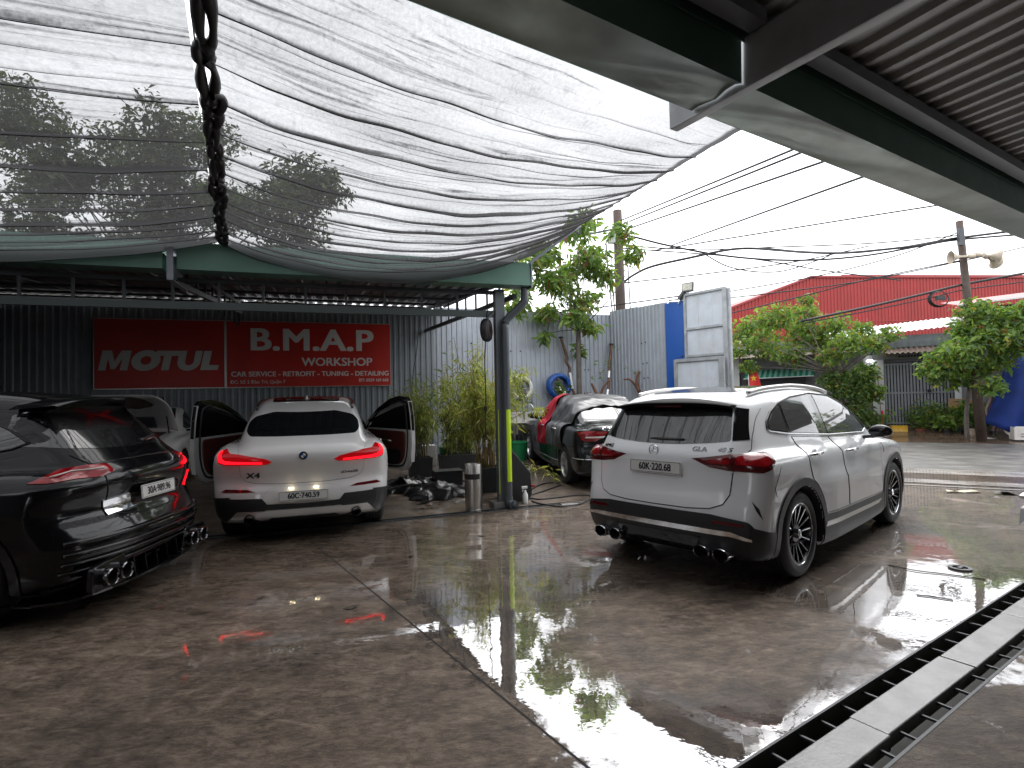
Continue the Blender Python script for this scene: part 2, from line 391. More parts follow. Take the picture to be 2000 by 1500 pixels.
def patch(car, name, poly, plane, m, parent, off=.003, step=.04, sgn=1, skirt=.006, bulge=0.0, smooth=True):
    """a piece of the body's skin: a flat outline laid on the body, lifted by off, with a rim"""
    V, F = fill2d(poly, step); P, hit = car.place(V, plane, sgn)
    g = car.grad(P); g /= np.linalg.norm(g, axis=1)[:, None] + 1e-9
    o = np.full(len(P), off)
    if bulge:
        d = -sd_poly(V[:, 0], V[:, 1], np.array(dense(poly, .03))); o = o + bulge * (1 - np.exp(-d / .02))
    Q = P + g * o[:, None]
    keep = [f for f in F if all(hit[i] for i in f)]
    if not keep: keep = F
    # keep the largest connected piece
    par = list(range(len(P)))
    def root(i):
        while par[i] != i: par[i] = par[par[i]]; i = par[i]
        return i
    for f_ in keep:
        for i in f_[1:]: par[root(i)] = root(f_[0])
    cnt = {}
    for f_ in keep: r_ = root(f_[0]); cnt[r_] = cnt.get(r_, 0) + 1
    best = max(cnt, key=cnt.get); keep = [f_ for f_ in keep if root(f_[0]) == best]
    # orient outward
    a, b, c = (Q[[f[k] for f in keep]] for k in range(3)); nn = np.cross(b - a, c - a); gg = g[[f[0] for f in keep]]
    fl = (nn * gg).sum(1) < 0
    fs = [tuple(reversed(f)) if w else f for f, w in zip(keep, fl)]
    ed = {}
    for f in fs:
        for i in range(3): ed[(f[i], f[(i + 1) % 3])] = 1
    mb = MB(); vs = list(map(tuple, Q)); rim = {}
    for (i, j) in list(ed):
        if (j, i) not in ed:
            for k in (i, j):
                if k not in rim: rim[k] = len(vs); vs.append(tuple(P[k] - g[k] * skirt))
            fs.append((j, i, rim[i], rim[j]))
    used = sorted({i for f_ in fs for i in f_}); ix = {k: i for i, k in enumerate(used)}
    mb.add([vs[k] for k in used], [tuple(ix[i] for i in f_) for f_ in fs])
    return mb.build(name, m, parent, auto=35 if smooth else None)
def seam(car, name, pts, plane, m, parent, r=.0045, sgn=1, off=.0, step=.04, n=5):
    """a thin line along the body: shut line, bead or chrome strip"""
    pts = np.asarray(pts, float); P2 = [pts[0]]
    for a, b in zip(pts[:-1], pts[1:]):
        k = max(1, int(np.ceil(np.linalg.norm(b - a) / step))); P2 += [a + (b - a) * i / k for i in range(1, k + 1)]
    P, hit = car.place(np.array(P2), plane, sgn); g = car.grad(P); g /= np.linalg.norm(g, axis=1)[:, None] + 1e-9
    Q = (P + g * off)[hit]
    mb = MB(); mb.tube(Q, r, n); return mb.build(name, m, parent, smooth=True)
def body(car, paint, parent, h=.03, name='body', under=.27):
    P, Q = car.hull(h); c = P[Q].mean(1); mi = np.zeros(len(Q), int)
    for (cx, cz, ra) in car.sp['arch']:
        mi[(((c[:, 0] - cx) ** 2 + (c[:, 2] - cz) ** 2) < (ra + .014) ** 2) & (np.abs(c[:, 1]) > car.hw - .36)] = 1
    me = bpy.data.meshes.new(name); me.from_pydata(P.tolist(), [], Q.tolist()); me.update()
    nz = np.empty(len(me.polygons) * 3); me.polygons.foreach_get('normal', nz); nz = nz.reshape(-1, 3)
    mi[(nz[:, 2] < -.75) & (c[:, 2] < .45)] = 1
    me.materials.append(paint); me.materials.append(M['well'])
    me.polygons.foreach_set('material_index', mi.astype(np.int32)); me.polygons.foreach_set('use_smooth', [True] * len(Q))
    me.validate()
    return link(name, me, parent)
def wheel(parent, x, y, r, w, rim_r, style, steer=0.0):
    """tyre with a rim and hub as its sub-parts; the outer face looks along sign(y)"""
    s = 1 if y > 0 else -1
    mb = MB(); t = w / 2; hr = r - rim_r
    prof = [(rim_r - .012, t - .025), (rim_r, t - .012), (rim_r + hr * .25, t), (rim_r + hr * .6, t - .002), (r - .018, t - .016), (r - .004, t - .034), (r, t - .055)]
    g = []
    for k in range(4):
        zz = (t - .055) * (1 - 2 * (k + .5) / 4); g += [(r, zz + .010), (r - .007, zz + .006), (r - .007, zz - .006), (r, zz - .010)]
    prof = prof + g + [(a, -b) for a, b in reversed(prof)]
    mb.lathe(prof, n=56)
    o = mb.build('wheel', M['tyre'], parent, auto=40)
    o.location = (x, y, r); o.rotation_euler = (R(-90) * s, 0, steer)
    rb = MB()
    if style == 'multi':
        rb.lathe([(rim_r - .015, -t + .03), (rim_r - .005, t - .03), (rim_r - .006, t - .016), (rim_r - .026, t - .014), (rim_r - .036, t - .035), (rim_r - .04, -t + .03)], n=56)
        for k in range(14):
            M4 = Matrix.Rotation(2 * PI * k / 14, 4, 'Z')
            for (r0, r1, z0, z1, w0, w1) in ((.07, rim_r - .02, t - .055, t - .022, .012, .026),):
                q = [(r0, -w0 / 2, z0), (r0, w0 / 2, z0), (r1, w1 / 2 + .012, z1), (r1, -w1 / 2 + .012, z1), (r0, -w0 / 2, z0 - .03), (r0, w0 / 2, z0 - .03), (r1, w1 / 2 + .012, z1 - .03), (r1, -w1 / 2 + .012, z1 - .03)]
                rb.add([M4 @ Vector(v) for v in q], [(0, 3, 2, 1), (0, 1, 5, 4), (1, 2, 6, 5), (2, 3, 7, 6), (3, 0, 4, 7)])
        rb.lathe([(.0, t - .05), (.075, t - .05), (.09, t - .07), (.09, t - .1)], n=24)
        ri = rb.build('rim', M['rim_black'], o, auto=30)
        lp = MB(); lp.lathe([(rim_r - .018, t - .017), (rim_r - .010, t - .012), (rim_r - .002, t - .015)], n=56)
        for k in range(14):
            M4 = Matrix.Rotation(2 * PI * k / 14, 4, 'Z'); r0, r1 = .10, rim_r - .02; z0 = t - .049; z1 = t - .019
            lp.add([M4 @ Vector(v) for v in ((r0, -.002, z0), (r0, .002, z0), (r1, .014, z1), (r1, .009, z1))], [(0, 3, 2, 1)])
        lp.build('rim_edge', M['chrome'], o, auto=40)
        hb = MB(); hb.lathe([(0, t - .012), (.02, t - .013), (.038, t - .022), (.043, t - .05)], n=24); hb.build('hub_cap', M['chrome'], o, auto=40)
        cb = MB()
        cb.lathe([(.03, .02), (.165, .02), (.165, -.005), (.03, -.005)], n=32); cb.build('brake_disc', M['steel_dark'], o, auto=30)
        cc = MB(); cc.prism([(.10 * math.cos(a), .10 * math.sin(a)) for a in np.linspace(-.6, .6, 6)] + [(.175 * math.cos(a), .175 * math.sin(a)) for a in np.linspace(.6, -.6, 6)], Matrix.Rotation(R(200 if s < 0 else -20), 4, 'Z') @ Matrix.Translation((0, 0, .012)), .04)
        cc.build('brake_caliper', M['brake_red'], o)
    else:
        rb.lathe([(rim_r - .015, -t + .03), (rim_r - .004, t - .028), (rim_r - .004, t - .012), (rim_r - .022, t - .012), (rim_r - .032, t - .04), (rim_r - .038, -t + .03)], n=56)
        ns = 5
        for k in range(ns):
            for dv in (-.13, .13):
                M4 = Matrix.Rotation(2 * PI * k / ns + dv, 4, 'Z'); r0, r1 = .05, rim_r - .015; z0, z1 = t - .045, t - .02
                q = [(r0, -.018 - dv * .05, z0), (r0, .018 - dv * .05, z0), (r1, .019 + dv * .12, z1), (r1, -.019 + dv * .12, z1)]; q += [(a, b, c - .035) for a, b, c in q]
                rb.add([M4 @ Vector(v) for v in q], [(0, 3, 2, 1), (0, 1, 5, 4), (1, 2, 6, 5), (2, 3, 7, 6), (3, 0, 4, 7)])
        rb.lathe([(0, t - .03), (.04, t - .032), (.065, t - .05), (.07, t - .09)], n=24)
        rb.build('rim', M['rim_silver'] if style == 'silver' else M['rim_black'], o, auto=30)
    return o
def number_plate(parent, loc, rot, txt, w=.52, h=.11, label=None, size=.085, name='number_plate'):
    mb = MB(); P = rounded([(-w / 2, -h / 2), (w / 2, -h / 2), (w / 2, h / 2), (-w / 2, h / 2)], .01, 3)
    mb.prism(P, Matrix.Identity(4), .008)
    o = mb.build(name, M['plate'], parent); o.location = loc; o.rotation_euler = rot
    fb = MB(); a, b = w / 2 - .008, h / 2 - .008
    for p, q in (((-a, -b), (a, -b)), ((a, -b), (a, b)), ((a, b), (-a, b)), ((-a, b), (-a, -b))):
        fb.bar((p[0], p[1], .0085), (q[0], q[1], .0085), .003, .002)
    fb.build('plate_border', M['ink'], o)
    text_obj('plate_digits', txt, size, Matrix.Translation((0, -.002, .0093)), M['ink'], o, font_bold=.003, sx=.83, spacing=1.0)
    return o
def exhaust_tip(parent, c, rx, rz, d=(-1, 0, 0), name='exhaust_tip', m=None):
    """oval tail pipe end: bright ring with a dark bore"""
    M4 = Matrix.Translation(c) @ Matrix.Rotation(R(-90), 4, 'Y') @ Matrix.Diagonal((rz, rx, 1, 1))
    mb = MB(); mb.lathe([(.82, -.10), (.82, .02), (.9, .028), (1.0, .02), (1.0, -.12)], M4, 28)
    o = mb.build(name, m or M['chrome'], parent, auto=40)
    b = MB(); b.lathe([(0, -.09), (.83, -.09)], M4, 28); b.lathe([(.815, -.09), (.815, .012)], M4, 28); b.build('bore', M['exh'], o); return o
def mirror_pair(car, fn):
    for s in (1, -1): fn(s)
# ------------------------------------------------------------------ the four car shapes
GLA = Car(dict(L=4.41, H=1.66, hw=.917,
    sil=[(.16, .23), (.04, .34), (.0, .48), (.012, .63), (.05, .78), (.07, .92), (.075, 1.03), (.115, 1.11), (.22, 1.27), (.33, 1.42), (.41, 1.515), (.60, 1.565), (1.0, 1.61), (1.5, 1.63), (2.0, 1.615), (2.4, 1.56), (2.75, 1.445), (3.05, 1.25), (3.25, 1.12), (3.42, 1.065), (3.8, 1.02), (4.15, .94), (4.33, .84), (4.41, .66), (4.40, .45), (4.34, .28), (4.15, .20), (3.0, .17), (1.5, .17), (.5, .20)],
    rear=(.17, 3.6, .9), front=(.40, 2.4, 1.3), crown=.05,
    plan=[(0, .985), (.3, 1.0), (.9, 1.0), (1.6, .985), (2.4, .985), (3.4, 1.0), (3.9, .98), (4.41, .90)],
    planu=[(0, .82), (.35, .90), (.9, .965), (1.5, 1.0), (2.5, .98), (3.2, .95), (4.41, .9)],
    sec=[.86, .93, .965, .965, .975, .99, 1.0, .99, .96], belt=[(0, 1.06), (.5, 1.07), (1.5, 1.055), (2.6, 1.02), (3.3, 1.02), (4.4, 1.0)],
    up0=.93, tum=.38, tum2=.16, flare=[(.80, .55, .52, .02), (3.53, .55, .52, .02)], arch=[(.80, .36, .395), (3.53, .36, .395)], k=.13, shk=.10))
X4 = Car(dict(L=4.75, H=1.63, hw=.958,
    sil=[(.22, .27), (.08, .34), (.02, .46), (.03, .60), (.07, .72), (.05, .84), (.02, .96), (.04, 1.06), (.14, 1.145), (.30, 1.20), (.52, 1.30), (.85, 1.43), (1.2, 1.52), (1.6, 1.59), (2.05, 1.62), (2.45, 1.605), (2.8, 1.53), (3.15, 1.38), (3.4, 1.24), (3.55, 1.15), (3.75, 1.11), (4.2, 1.06), (4.52, .98), (4.70, .82), (4.74, .60), (4.70, .40), (4.55, .26), (4.2, .22), (2.5, .20), (.6, .22)],
    rear=(.25, 3.0, 1.0), front=(.40, 2.4, 1.3), crown=.05,
    plan=[(0, .955), (.35, .99), (.95, 1.0), (1.7, .98), (2.8, .98), (3.8, 1.0), (4.3, .97), (4.75, .9)],
    planu=[(0, .74), (.4, .80), (1.0, .88), (1.7, .96), (2.5, .975), (3.3, .95), (4.75, .9)],
    sec=[.88, .93, .965, .985, .995, 1.0, 1.0, .985, .95], belt=[(0, 1.10), (.6, 1.12), (1.7, 1.09), (3.0, 1.05), (4.75, 1.03)],
    up0=.90, tum=.40, tum2=.2, flare=[(.95, .6, .55, .015), (3.81, .6, .55, .015)], arch=[(.95, .37, .41), (3.81, .37, .41)], k=.12, shk=.12))
SEDAN = Car(dict(L=4.58, H=1.46, hw=.885,
    sil=[(.22, .22), (.06, .30), (.0, .46), (.01, .58), (.05, .72), (.04, .86), (.03, .98), (.08, 1.035), (.22, 1.055), (.45, 1.06), (.62, 1.085), (.85, 1.20), (1.15, 1.345), (1.45, 1.425), (1.85, 1.45), (2.3, 1.44), (2.7, 1.36), (3.05, 1.18), (3.3, 1.03), (3.5, .985), (3.95, .93), (4.3, .85), (4.48, .74), (4.57, .58), (4.55, .40), (4.45, .24), (4.1, .18), (2.5, .16), (.6, .18)],
    rear=(.26, 2.8, .9), front=(.42, 2.4, 1.3), crown=.045,
    plan=[(0, .955), (.4, .985), (1.0, 1.0), (2.8, 1.0), (3.6, .985), (4.1, .96), (4.58, .88)],
    planu=[(0, .80), (.6, .82), (1.1, .90), (1.8, .96), (2.6, .96), (3.2, .93), (4.58, .85)],
    sec=[.88, .94, .975, .985, .995, 1.0, .99, .96, .9], belt=[(0, .99), (.6, 1.0), (1.7, .955), (3.0, .92), (4.58, .88)],
    up0=.915, tum=.42, tum2=.25, flare=[(.92, .5, .5, .012), (3.69, .5, .5, .012)], arch=[(.92, .32, .355), (3.69, .32, .355)], k=.11, shk=.08))
COUPE = Car(dict(L=4.70, H=1.76, hw=.955,
    sil=[(.25, .24), (.10, .30), (.02, .44), (.0, .56), (.05, .68), (.10, .78), (.07, .90), (.06, 1.0), (.10, 1.09), (.24, 1.21), (.44, 1.40), (.58, 1.54), (.68, 1.63), (1.0, 1.69), (1.5, 1.72), (2.0, 1.725), (2.4, 1.68), (2.8, 1.56), (3.2, 1.34), (3.45, 1.19), (3.7, 1.11), (4.1, 1.06), (4.45, .96), (4.64, .80), (4.70, .58), (4.66, .38), (4.5, .25), (4.1, .2), (2.5, .18), (.6, .20)],
    rear=(.30, 2.9, 1.0), front=(.42, 2.4, 1.3), crown=.06,
    plan=[(0, .95), (.4, .99), (1.0, 1.0), (1.8, .97), (2.8, .97), (3.7, 1.0), (4.3, .97), (4.7, .9)],
    planu=[(0, .74), (.5, .80), (1.0, .86), (1.7, .93), (2.5, .95), (3.3, .93), (4.7, .88)],
    sec=[.90, .94, .965, .985, .995, 1.0, 1.0, .985, .95], belt=[(0, 1.08), (.6, 1.10), (1.3, 1.08), (2.8, 1.04), (4.7, 1.0)],
    up0=.90, tum=.42, tum2=.22, flare=[(.93, .62, .55, .03), (3.74, .6, .55, .02)], arch=[(.93, .37, .41), (3.74, .37, .41)], k=.13, shk=.16))
# ------------------------------------------------------------------ dressing the cars
REARM = Matrix(((0, 0, -1), (-1, 0, 0), (0, 1, 0)))
RIGHTM = Matrix(((1, 0, 0), (0, 0, -1), (0, 1, 0)))
LEFTM = Matrix(((-1, 0, 0), (0, 0, 1), (0, 1, 0)))
def at_rear(x, y, z, tilt=0): return Matrix.Translation((x, y, z)) @ REARM.to_4x4() @ Matrix.Rotation(tilt, 4, 'X')
def surf_text(car, name, txt, size, y, z, m, parent, **k):
    """lettering laid on the tail of a car"""
    me = text_mesh(txt, size, **k); n = len(me.vertices); co = np.empty(n * 3); me.vertices.foreach_get('co', co); co = co.reshape(-1, 3)
    P, h = car.place(np.stack([y - co[:, 0], z + co[:, 1]], 1), 'rear'); g = car.grad(P); g /= np.linalg.norm(g, axis=1)[:, None] + 1e-9
    me.vertices.foreach_set('co', (P + g * (.0065 + co[:, 2:3])).ravel()); me.materials.append(m); me.name = name; me.update()
    return link(name, me, parent)
def sym(half):
    """mirror a half outline given from the centre line outwards"""
    return list(half) + [(-a, b) for a, b in reversed(half)]
def arch_trim(car, parent, i, sgn, r0, r1, m, a0=-14, a1=194, off=.012):
    cx, cz, ra = car.sp['arch'][i]; an = np.linspace(R(a0), R(a1), 26)
    poly = [(cx + r0 * math.cos(a), cz + r0 * math.sin(a)) for a in an] + [(cx + r1 * math.cos(a), cz + r1 * math.sin(a)) for a in an[::-1]]
    return patch(car, 'arch_trim', poly, 'side', m, parent, off=off, step=.04, sgn=sgn, skirt=.03)
def arc_pts(car, i, r, a0, a1, n=6):
    cx, cz, _ = car.sp['arch'][i]; return [(cx + r * math.cos(R(a)), cz + r * math.sin(R(a))) for a in np.linspace(a0, a1, n)]
def door_mirror(parent, c, sgn, m):
    mb = MB(); n = 14; P = []
    for i in range(9):
        t = PI * i / 8; rad = math.sin(t) ** .6 if 0 < t < PI else 0
        P.append([(c[0] + .085 * (-math.cos(t)) * (1 if t > PI / 2 else .45), c[1] + sgn * .115 * rad * math.cos(2 * PI * k / n), c[2] + .075 * rad * math.sin(2 * PI * k / n) * (1 if k < n / 2 else .8)) for k in range(n + 1)])
    mb.grid(P); mb.bar((c[0] + .03, c[1] - sgn * .05, c[2] - .05), (c[0] + .05, c[1] - sgn * .22, c[2] - .07), .05, .035)
    return mb.build('door_mirror', m, parent, auto=50)
def handle(car, parent, x, z, sgn, m):
    P, h = car.place([(x, z)], 'side', sgn); y = P[0][1]
    mb = MB(); mb.tube([(x - .12, y, z), (x - .10, y + sgn * .035, z + .003), (x, y + sgn * .045, z + .004), (x + .10, y + sgn * .035, z + .003), (x + .12, y, z)], [.012, .014, .015, .014, .012], 8)
    o = mb.build('door_handle', m, parent, smooth=True)
    return o
def ring_logo(parent, x, y, z, r, m, star=True):
    T = at_rear(x, y, z); mb = MB()
    mb.tube([T @ Vector((r * math.cos(t), r * math.sin(t), .008)) for t in np.linspace(0, 2 * PI, 25)], .004, 6, False)
    if star:
        for k in range(3):
            a = PI / 2 + k * 2 * PI / 3
            mb.add([T @ Vector(v) for v in ((r * math.cos(a), r * math.sin(a), .008), (.17 * r * math.cos(a + PI / 3), .17 * r * math.sin(a + PI / 3), .008), (0, 0, .016), (.17 * r * math.cos(a - PI / 3), .17 * r * math.sin(a - PI / 3), .008))], [(0, 1, 2), (0, 2, 3)])
    return mb.build('emblem', m, parent, auto=30)

# ---- white hatchback SUV in the middle of the yard
def build_gla():
    c = GLA; g = empty('suv', 'white SUV with black multi-spoke wheels standing on the wet open yard', 'car', (1.21, 4.81, 0), R(41.66))
    W = M['white_paint']; body(c, W, g, .03)
    for i in (0, 1):
        cx, cz, ra = c.sp['arch'][i]
        for s in (1, -1):
            wheel(g, cx, s * .795, .36, .235, .262, 'multi'); arch_trim(c, g, i, s, .41, .475, M['trim'])
    # rear
    patch(c, 'rear_window', rounded(sym([(0, 1.128), (-.20, 1.132), (-.46, 1.15), (-.615, 1.168), (-.555, 1.43), (-.35, 1.455), (0, 1.46)])[0:7] + [(.35, 1.455), (.555, 1.43), (.615, 1.168), (.46, 1.15), (.20, 1.132)], .03), 'rear', M['glass'], g, off=.004)
    for s in (1, -1):
        patch(c, 'window_fin', [(s * .622, 1.17), (s * .715, 1.178), (s * .645, 1.42), (s * .565, 1.44)], 'rear', M['gloss_black'], g, off=.006)
    tg = [(-.66, .92), (-.645, .75), (-.60, .675), (-.50, .635), (-.30, .62), (0, .617), (.30, .62), (.50, .635), (.60, .675), (.645, .75), (.66, .92), (.735, 1.10), (.70, 1.165), (.46, 1.14), (.13, 1.12), (-.13, 1.12), (-.46, 1.14), (-.70, 1.165), (-.735, 1.10)]
    patch(c, 'tailgate', tg, 'rear', W, g, off=.004, step=.035)
    seam(c, 'tailgate_gap', tg[:11], 'rear', M['trim'], g, .006); 
    for s in (1, -1): seam(c, 'tailgate_gap', [(s * .66, .92), (s * .74, 1.10), (s * .71, 1.25), (s * .665, 1.42)], 'rear', M['trim'], g, .004)
    patch(c, 'rear_bumper', rounded([(-.86, .45), (-.79, .553), (-.51, .592), (0, .592), (.51, .592), (.79, .553), (.86, .45), (.87, .24), (.6, .225), (-.6, .225), (-.87, .24)], .03), 'rear', M['trim'], g, off=.008)
    for s in (1, -1):
        patch(c, 'bumper_corner', [(.10, .515), (.22, .475), (.325, .455), (.335, .30), (.36, .20), (.14, .22)], 'side', M['trim'], g, off=.010, sgn=s)
        patch(c, 'reflector', [(s * .53, .548), (s * .76, .535), (s * .755, .515), (s * .53, .525)], 'rear', M['dark_lens'], g, off=.014)
        patch(c, 'bumper_vent', [(s * .80, .715), (s * .845, .655), (s * .865, .57), (s * .83, .64)], 'rear', M['trim'], g, off=.004)
    patch(c, 'bumper_strip', [(.80, .425), (.66, .435), (.40, .44), (-.40, .44), (-.66, .435), (-.80, .405), (-.80, .425), (-.66, .472), (-.40, .48), (.40, .48), (.66, .47), (.80, .445)], 'rear', M['chrome'], g, off=.018)
    patch(c, 'diffuser', [(-.36, .25), (.36, .25), (.42, .40), (-.42, .40)], 'rear', M['gloss_black'], g, off=.012)
    for y in (-.60, -.435, .435, .60): exhaust_tip(g, (.015, y, .285), .072, .055)
    tl = [(.304, 1.022), (.42, 1.04), (.573, 1.065), (.75, 1.078), (.86, 1.075), (.91, 1.05), (.91, 1.01), (.87, .955), (.80, .928), (.553, .938), (.426, .958)]
    for s in (1, -1):
        o = patch(c, 'tail_light', tl, ('obl', 40), M['dark_lens'], g, off=.006, sgn=s, step=.03, bulge=.012)
        patch(c, 'lamp_unit', rounded([(.60, .985), (.62, 1.045), (.82, 1.055), (.875, 1.02), (.83, .975)], .02), ('obl', 40), M['red_lens'], o, off=.021, sgn=s, step=.03)
        patch(c, 'lamp_unit', rounded([(.39, 1.012), (.57, 1.04), (.57, .99), (.44, .985)], .02), ('obl', 40), M['red_lens'], o, off=.0205, sgn=s, step=.03)
        seam(c, 'lamp_gap', [(.585, 1.068), (.575, .94)], ('obl', 40), M['trim'], o, .003, sgn=s, off=.02)
    # roof spoiler
    P = []
    for t in np.linspace(-1, 1, 25):
        y = .575 * t; d = .035 * abs(t) ** 3; e = .05 * t * t
        P.append([(.56, y, 1.545 - .045 * t * t - d), (.36 + e, y, 1.512 - .02 * t * t - d), (.245 + e, y, 1.495 - d), (.232 + e, y, 1.484 - d), (.25 + e, y, 1.468 - d), (.33 + e, y, 1.452 - d), (.37 + e, y, 1.43 - d * .3), (.43 + e, y, 1.40)])
    mb = MB(); mb.grid(P); o = mb.build('roof_spoiler', M['soft_black'], g, auto=50)
    mb = MB(); mb.box((.29, .02, 1.452), (.02, .28, .016)); mb.build('brake_lamp', M['dark_lens'], o)
    mb = MB(); mb.tube([(.155, .12, 1.165), (.15, 0, 1.165), (.15, -.22, 1.168)], [.011, .016, .013], 8); mb.tube([(.15, -.18, 1.165), (.165, -.40, 1.165)], .006, 6); mb.build('rear_wiper', M['trim'], g, smooth=True)
    number_plate(g, (.045, .01, .93), (REARM.to_4x4() @ Matrix.Rotation(R(-3), 4, 'X')).to_euler(), '60K\u00b7220.68', label=1)
    ring_logo(g, .085, .04, 1.072, .045, M['chrome'])
    for t, y, s, x in (('GLA', -.385, .05, .105), ('45 S', -.585, .044, .125), ('AMG', .58, .042, .13)):
        surf_text(c, 'badge', t, s, y, 1.095 if y < 0 else 1.082, M['dark_chrome'], g, font_bold=.002, sx=1.35, shear=.25 if t != 'GLA' else 0)
    # sides
    dlo = [(.60, 1.248), (.63, 1.305), (.76, 1.385), (.95, 1.455), (1.28, 1.51), (1.78, 1.54), (2.32, 1.512), (2.59, 1.43), (2.80, 1.31), (2.98, 1.14), (2.84, 1.10), (1.78, 1.135), (.92, 1.19), (.64, 1.225)]
    for s in (1, -1):
        patch(c, 'window_frame', dlo, 'side', M['gloss_black'], g, off=.003, sgn=s)
        patch(c, 'quarter_window', rounded([(.64, 1.25), (.67, 1.30), (.78, 1.37), (.955, 1.44), (.90, 1.215), (.66, 1.24)], .02), 'side', M['glass'], g, off=.006, sgn=s)
        patch(c, 'rear_door_glass', rounded([(1.00, 1.45), (1.28, 1.495), (1.70, 1.522), (1.64, 1.155), (.955, 1.205)], .02), 'side', M['glass'], g, off=.006, sgn=s)
        patch(c, 'front_door_glass', rounded([(1.83, 1.522), (2.30, 1.495), (2.57, 1.412), (2.78, 1.29), (2.92, 1.14), (2.82, 1.115), (1.75, 1.15)], .02), 'side', M['glass'], g, off=.006, sgn=s)
        seam(c, 'window_trim', dlo[9:] + dlo[:1], 'side', M['chrome'], g, .008, s, .004)
        seam(c, 'window_trim', dlo[:10], 'side', M['trim'], g, .009, s, .003)
        rd = [(.95, 1.165), (1.70, 1.118), (1.845, .98), (1.815, .78), (1.84, .60), (1.83, .465), (1.272, .475)] + arc_pts(c, 0, .495, 15, 62)[1:] + [(.985, .92), (.995, 1.06)]
        fd = [(1.725, 1.117), (2.80, 1.075), (2.98, 1.03), (3.04, .88), (3.035, .445), (1.855, .465), (1.865, .60), (1.84, .78), (1.87, .98)]
        for nm, pl, hx, hz in (('rear_door', rd, 1.15, 1.005), ('front_door', fd, 2.10, .97)):
            o = patch(c, nm, pl, 'side', W, g, off=.004, sgn=s); handle(c, o, hx, hz, s, M['chrome'])
            P, _ = c.place([(hx, hz - .005)], 'side', s)
            mb = MB(); mb.lathe([(0, 0), (.055, .002), (.066, .007)], Matrix.Translation((hx, P[0][1] + s * .005, hz - .006)) @ Matrix.Rotation(R(-90) * s, 4, 'X') @ Matrix.Diagonal((1, .75, -1, 1)), 20); mb.build('handle_cup', M['white_paint'], o, smooth=True)
            seam(c, 'door_gap', pl + pl[:1], 'side', M['trim'], g, .005, s)
        patch(c, 'sill_trim', [(1.20, .455), (3.07, .43), (3.07, .20), (1.21, .20)], 'side', M['trim'], g, off=.010, sgn=s)
        patch(c, 'sill_strip', [(1.25, .40), (2.93, .375), (2.80, .345), (1.22, .36)], 'side', M['satin'], g, off=.016, sgn=s)
        seam(c, 'wing_gap', [(3.05, 1.02), (3.12, .92), (3.13, .86)], 'side', M['trim'], g, .003, s)
        seam(c, 'bumper_gap', [(.42, .97), (.36, .90), (.30, .80), (.345, .73)], 'side', M['trim'], g, .003, s)
        door_mirror(g, (2.72, s * 1.0, 1.115), s, M['gloss_black'])
        seam(c, 'roof_rail', [(.62, s * .555), (.68, s * .558), (.9, s * .56), (1.3, s * .565), (1.7, s * .565), (2.1, s * .56), (2.45, s * .56)], 'top', M['satin'], g, .019, off=.026, n=8)
        T = (RIGHTM if s < 0 else LEFTM).to_4x4(); text_obj('side_badge', '//', .05, Matrix.Translation((3.28, s * .935, .965)) @ T, M['ink'], g, font_bold=.003)
    patch(c, 'glass_roof', rounded([(.66, -.43), (2.42, -.46), (2.42, .46), (.66, .43)], .06), 'top', M['glass'], g, off=.004, step=.08)
    patch(c, 'windscreen', rounded([(2.52, -.50), (3.22, -.66), (3.30, 0), (3.22, .66), (2.52, .50), (2.50, 0)], .05), 'top', M['glass'], g, off=.004, step=.07)
    for s in (1, -1): patch(c, 'headlamp', [(s * .45, .78), (s * .80, .83), (s * .82, .74), (s * .5, .70)], 'front', M['chrome'], g, off=.005)
    patch(c, 'grille', rounded([(-.42, .52), (.42, .52), (.46, .80), (-.46, .80)], .05), 'front', M['gloss_black'], g, off=.006)
    return g

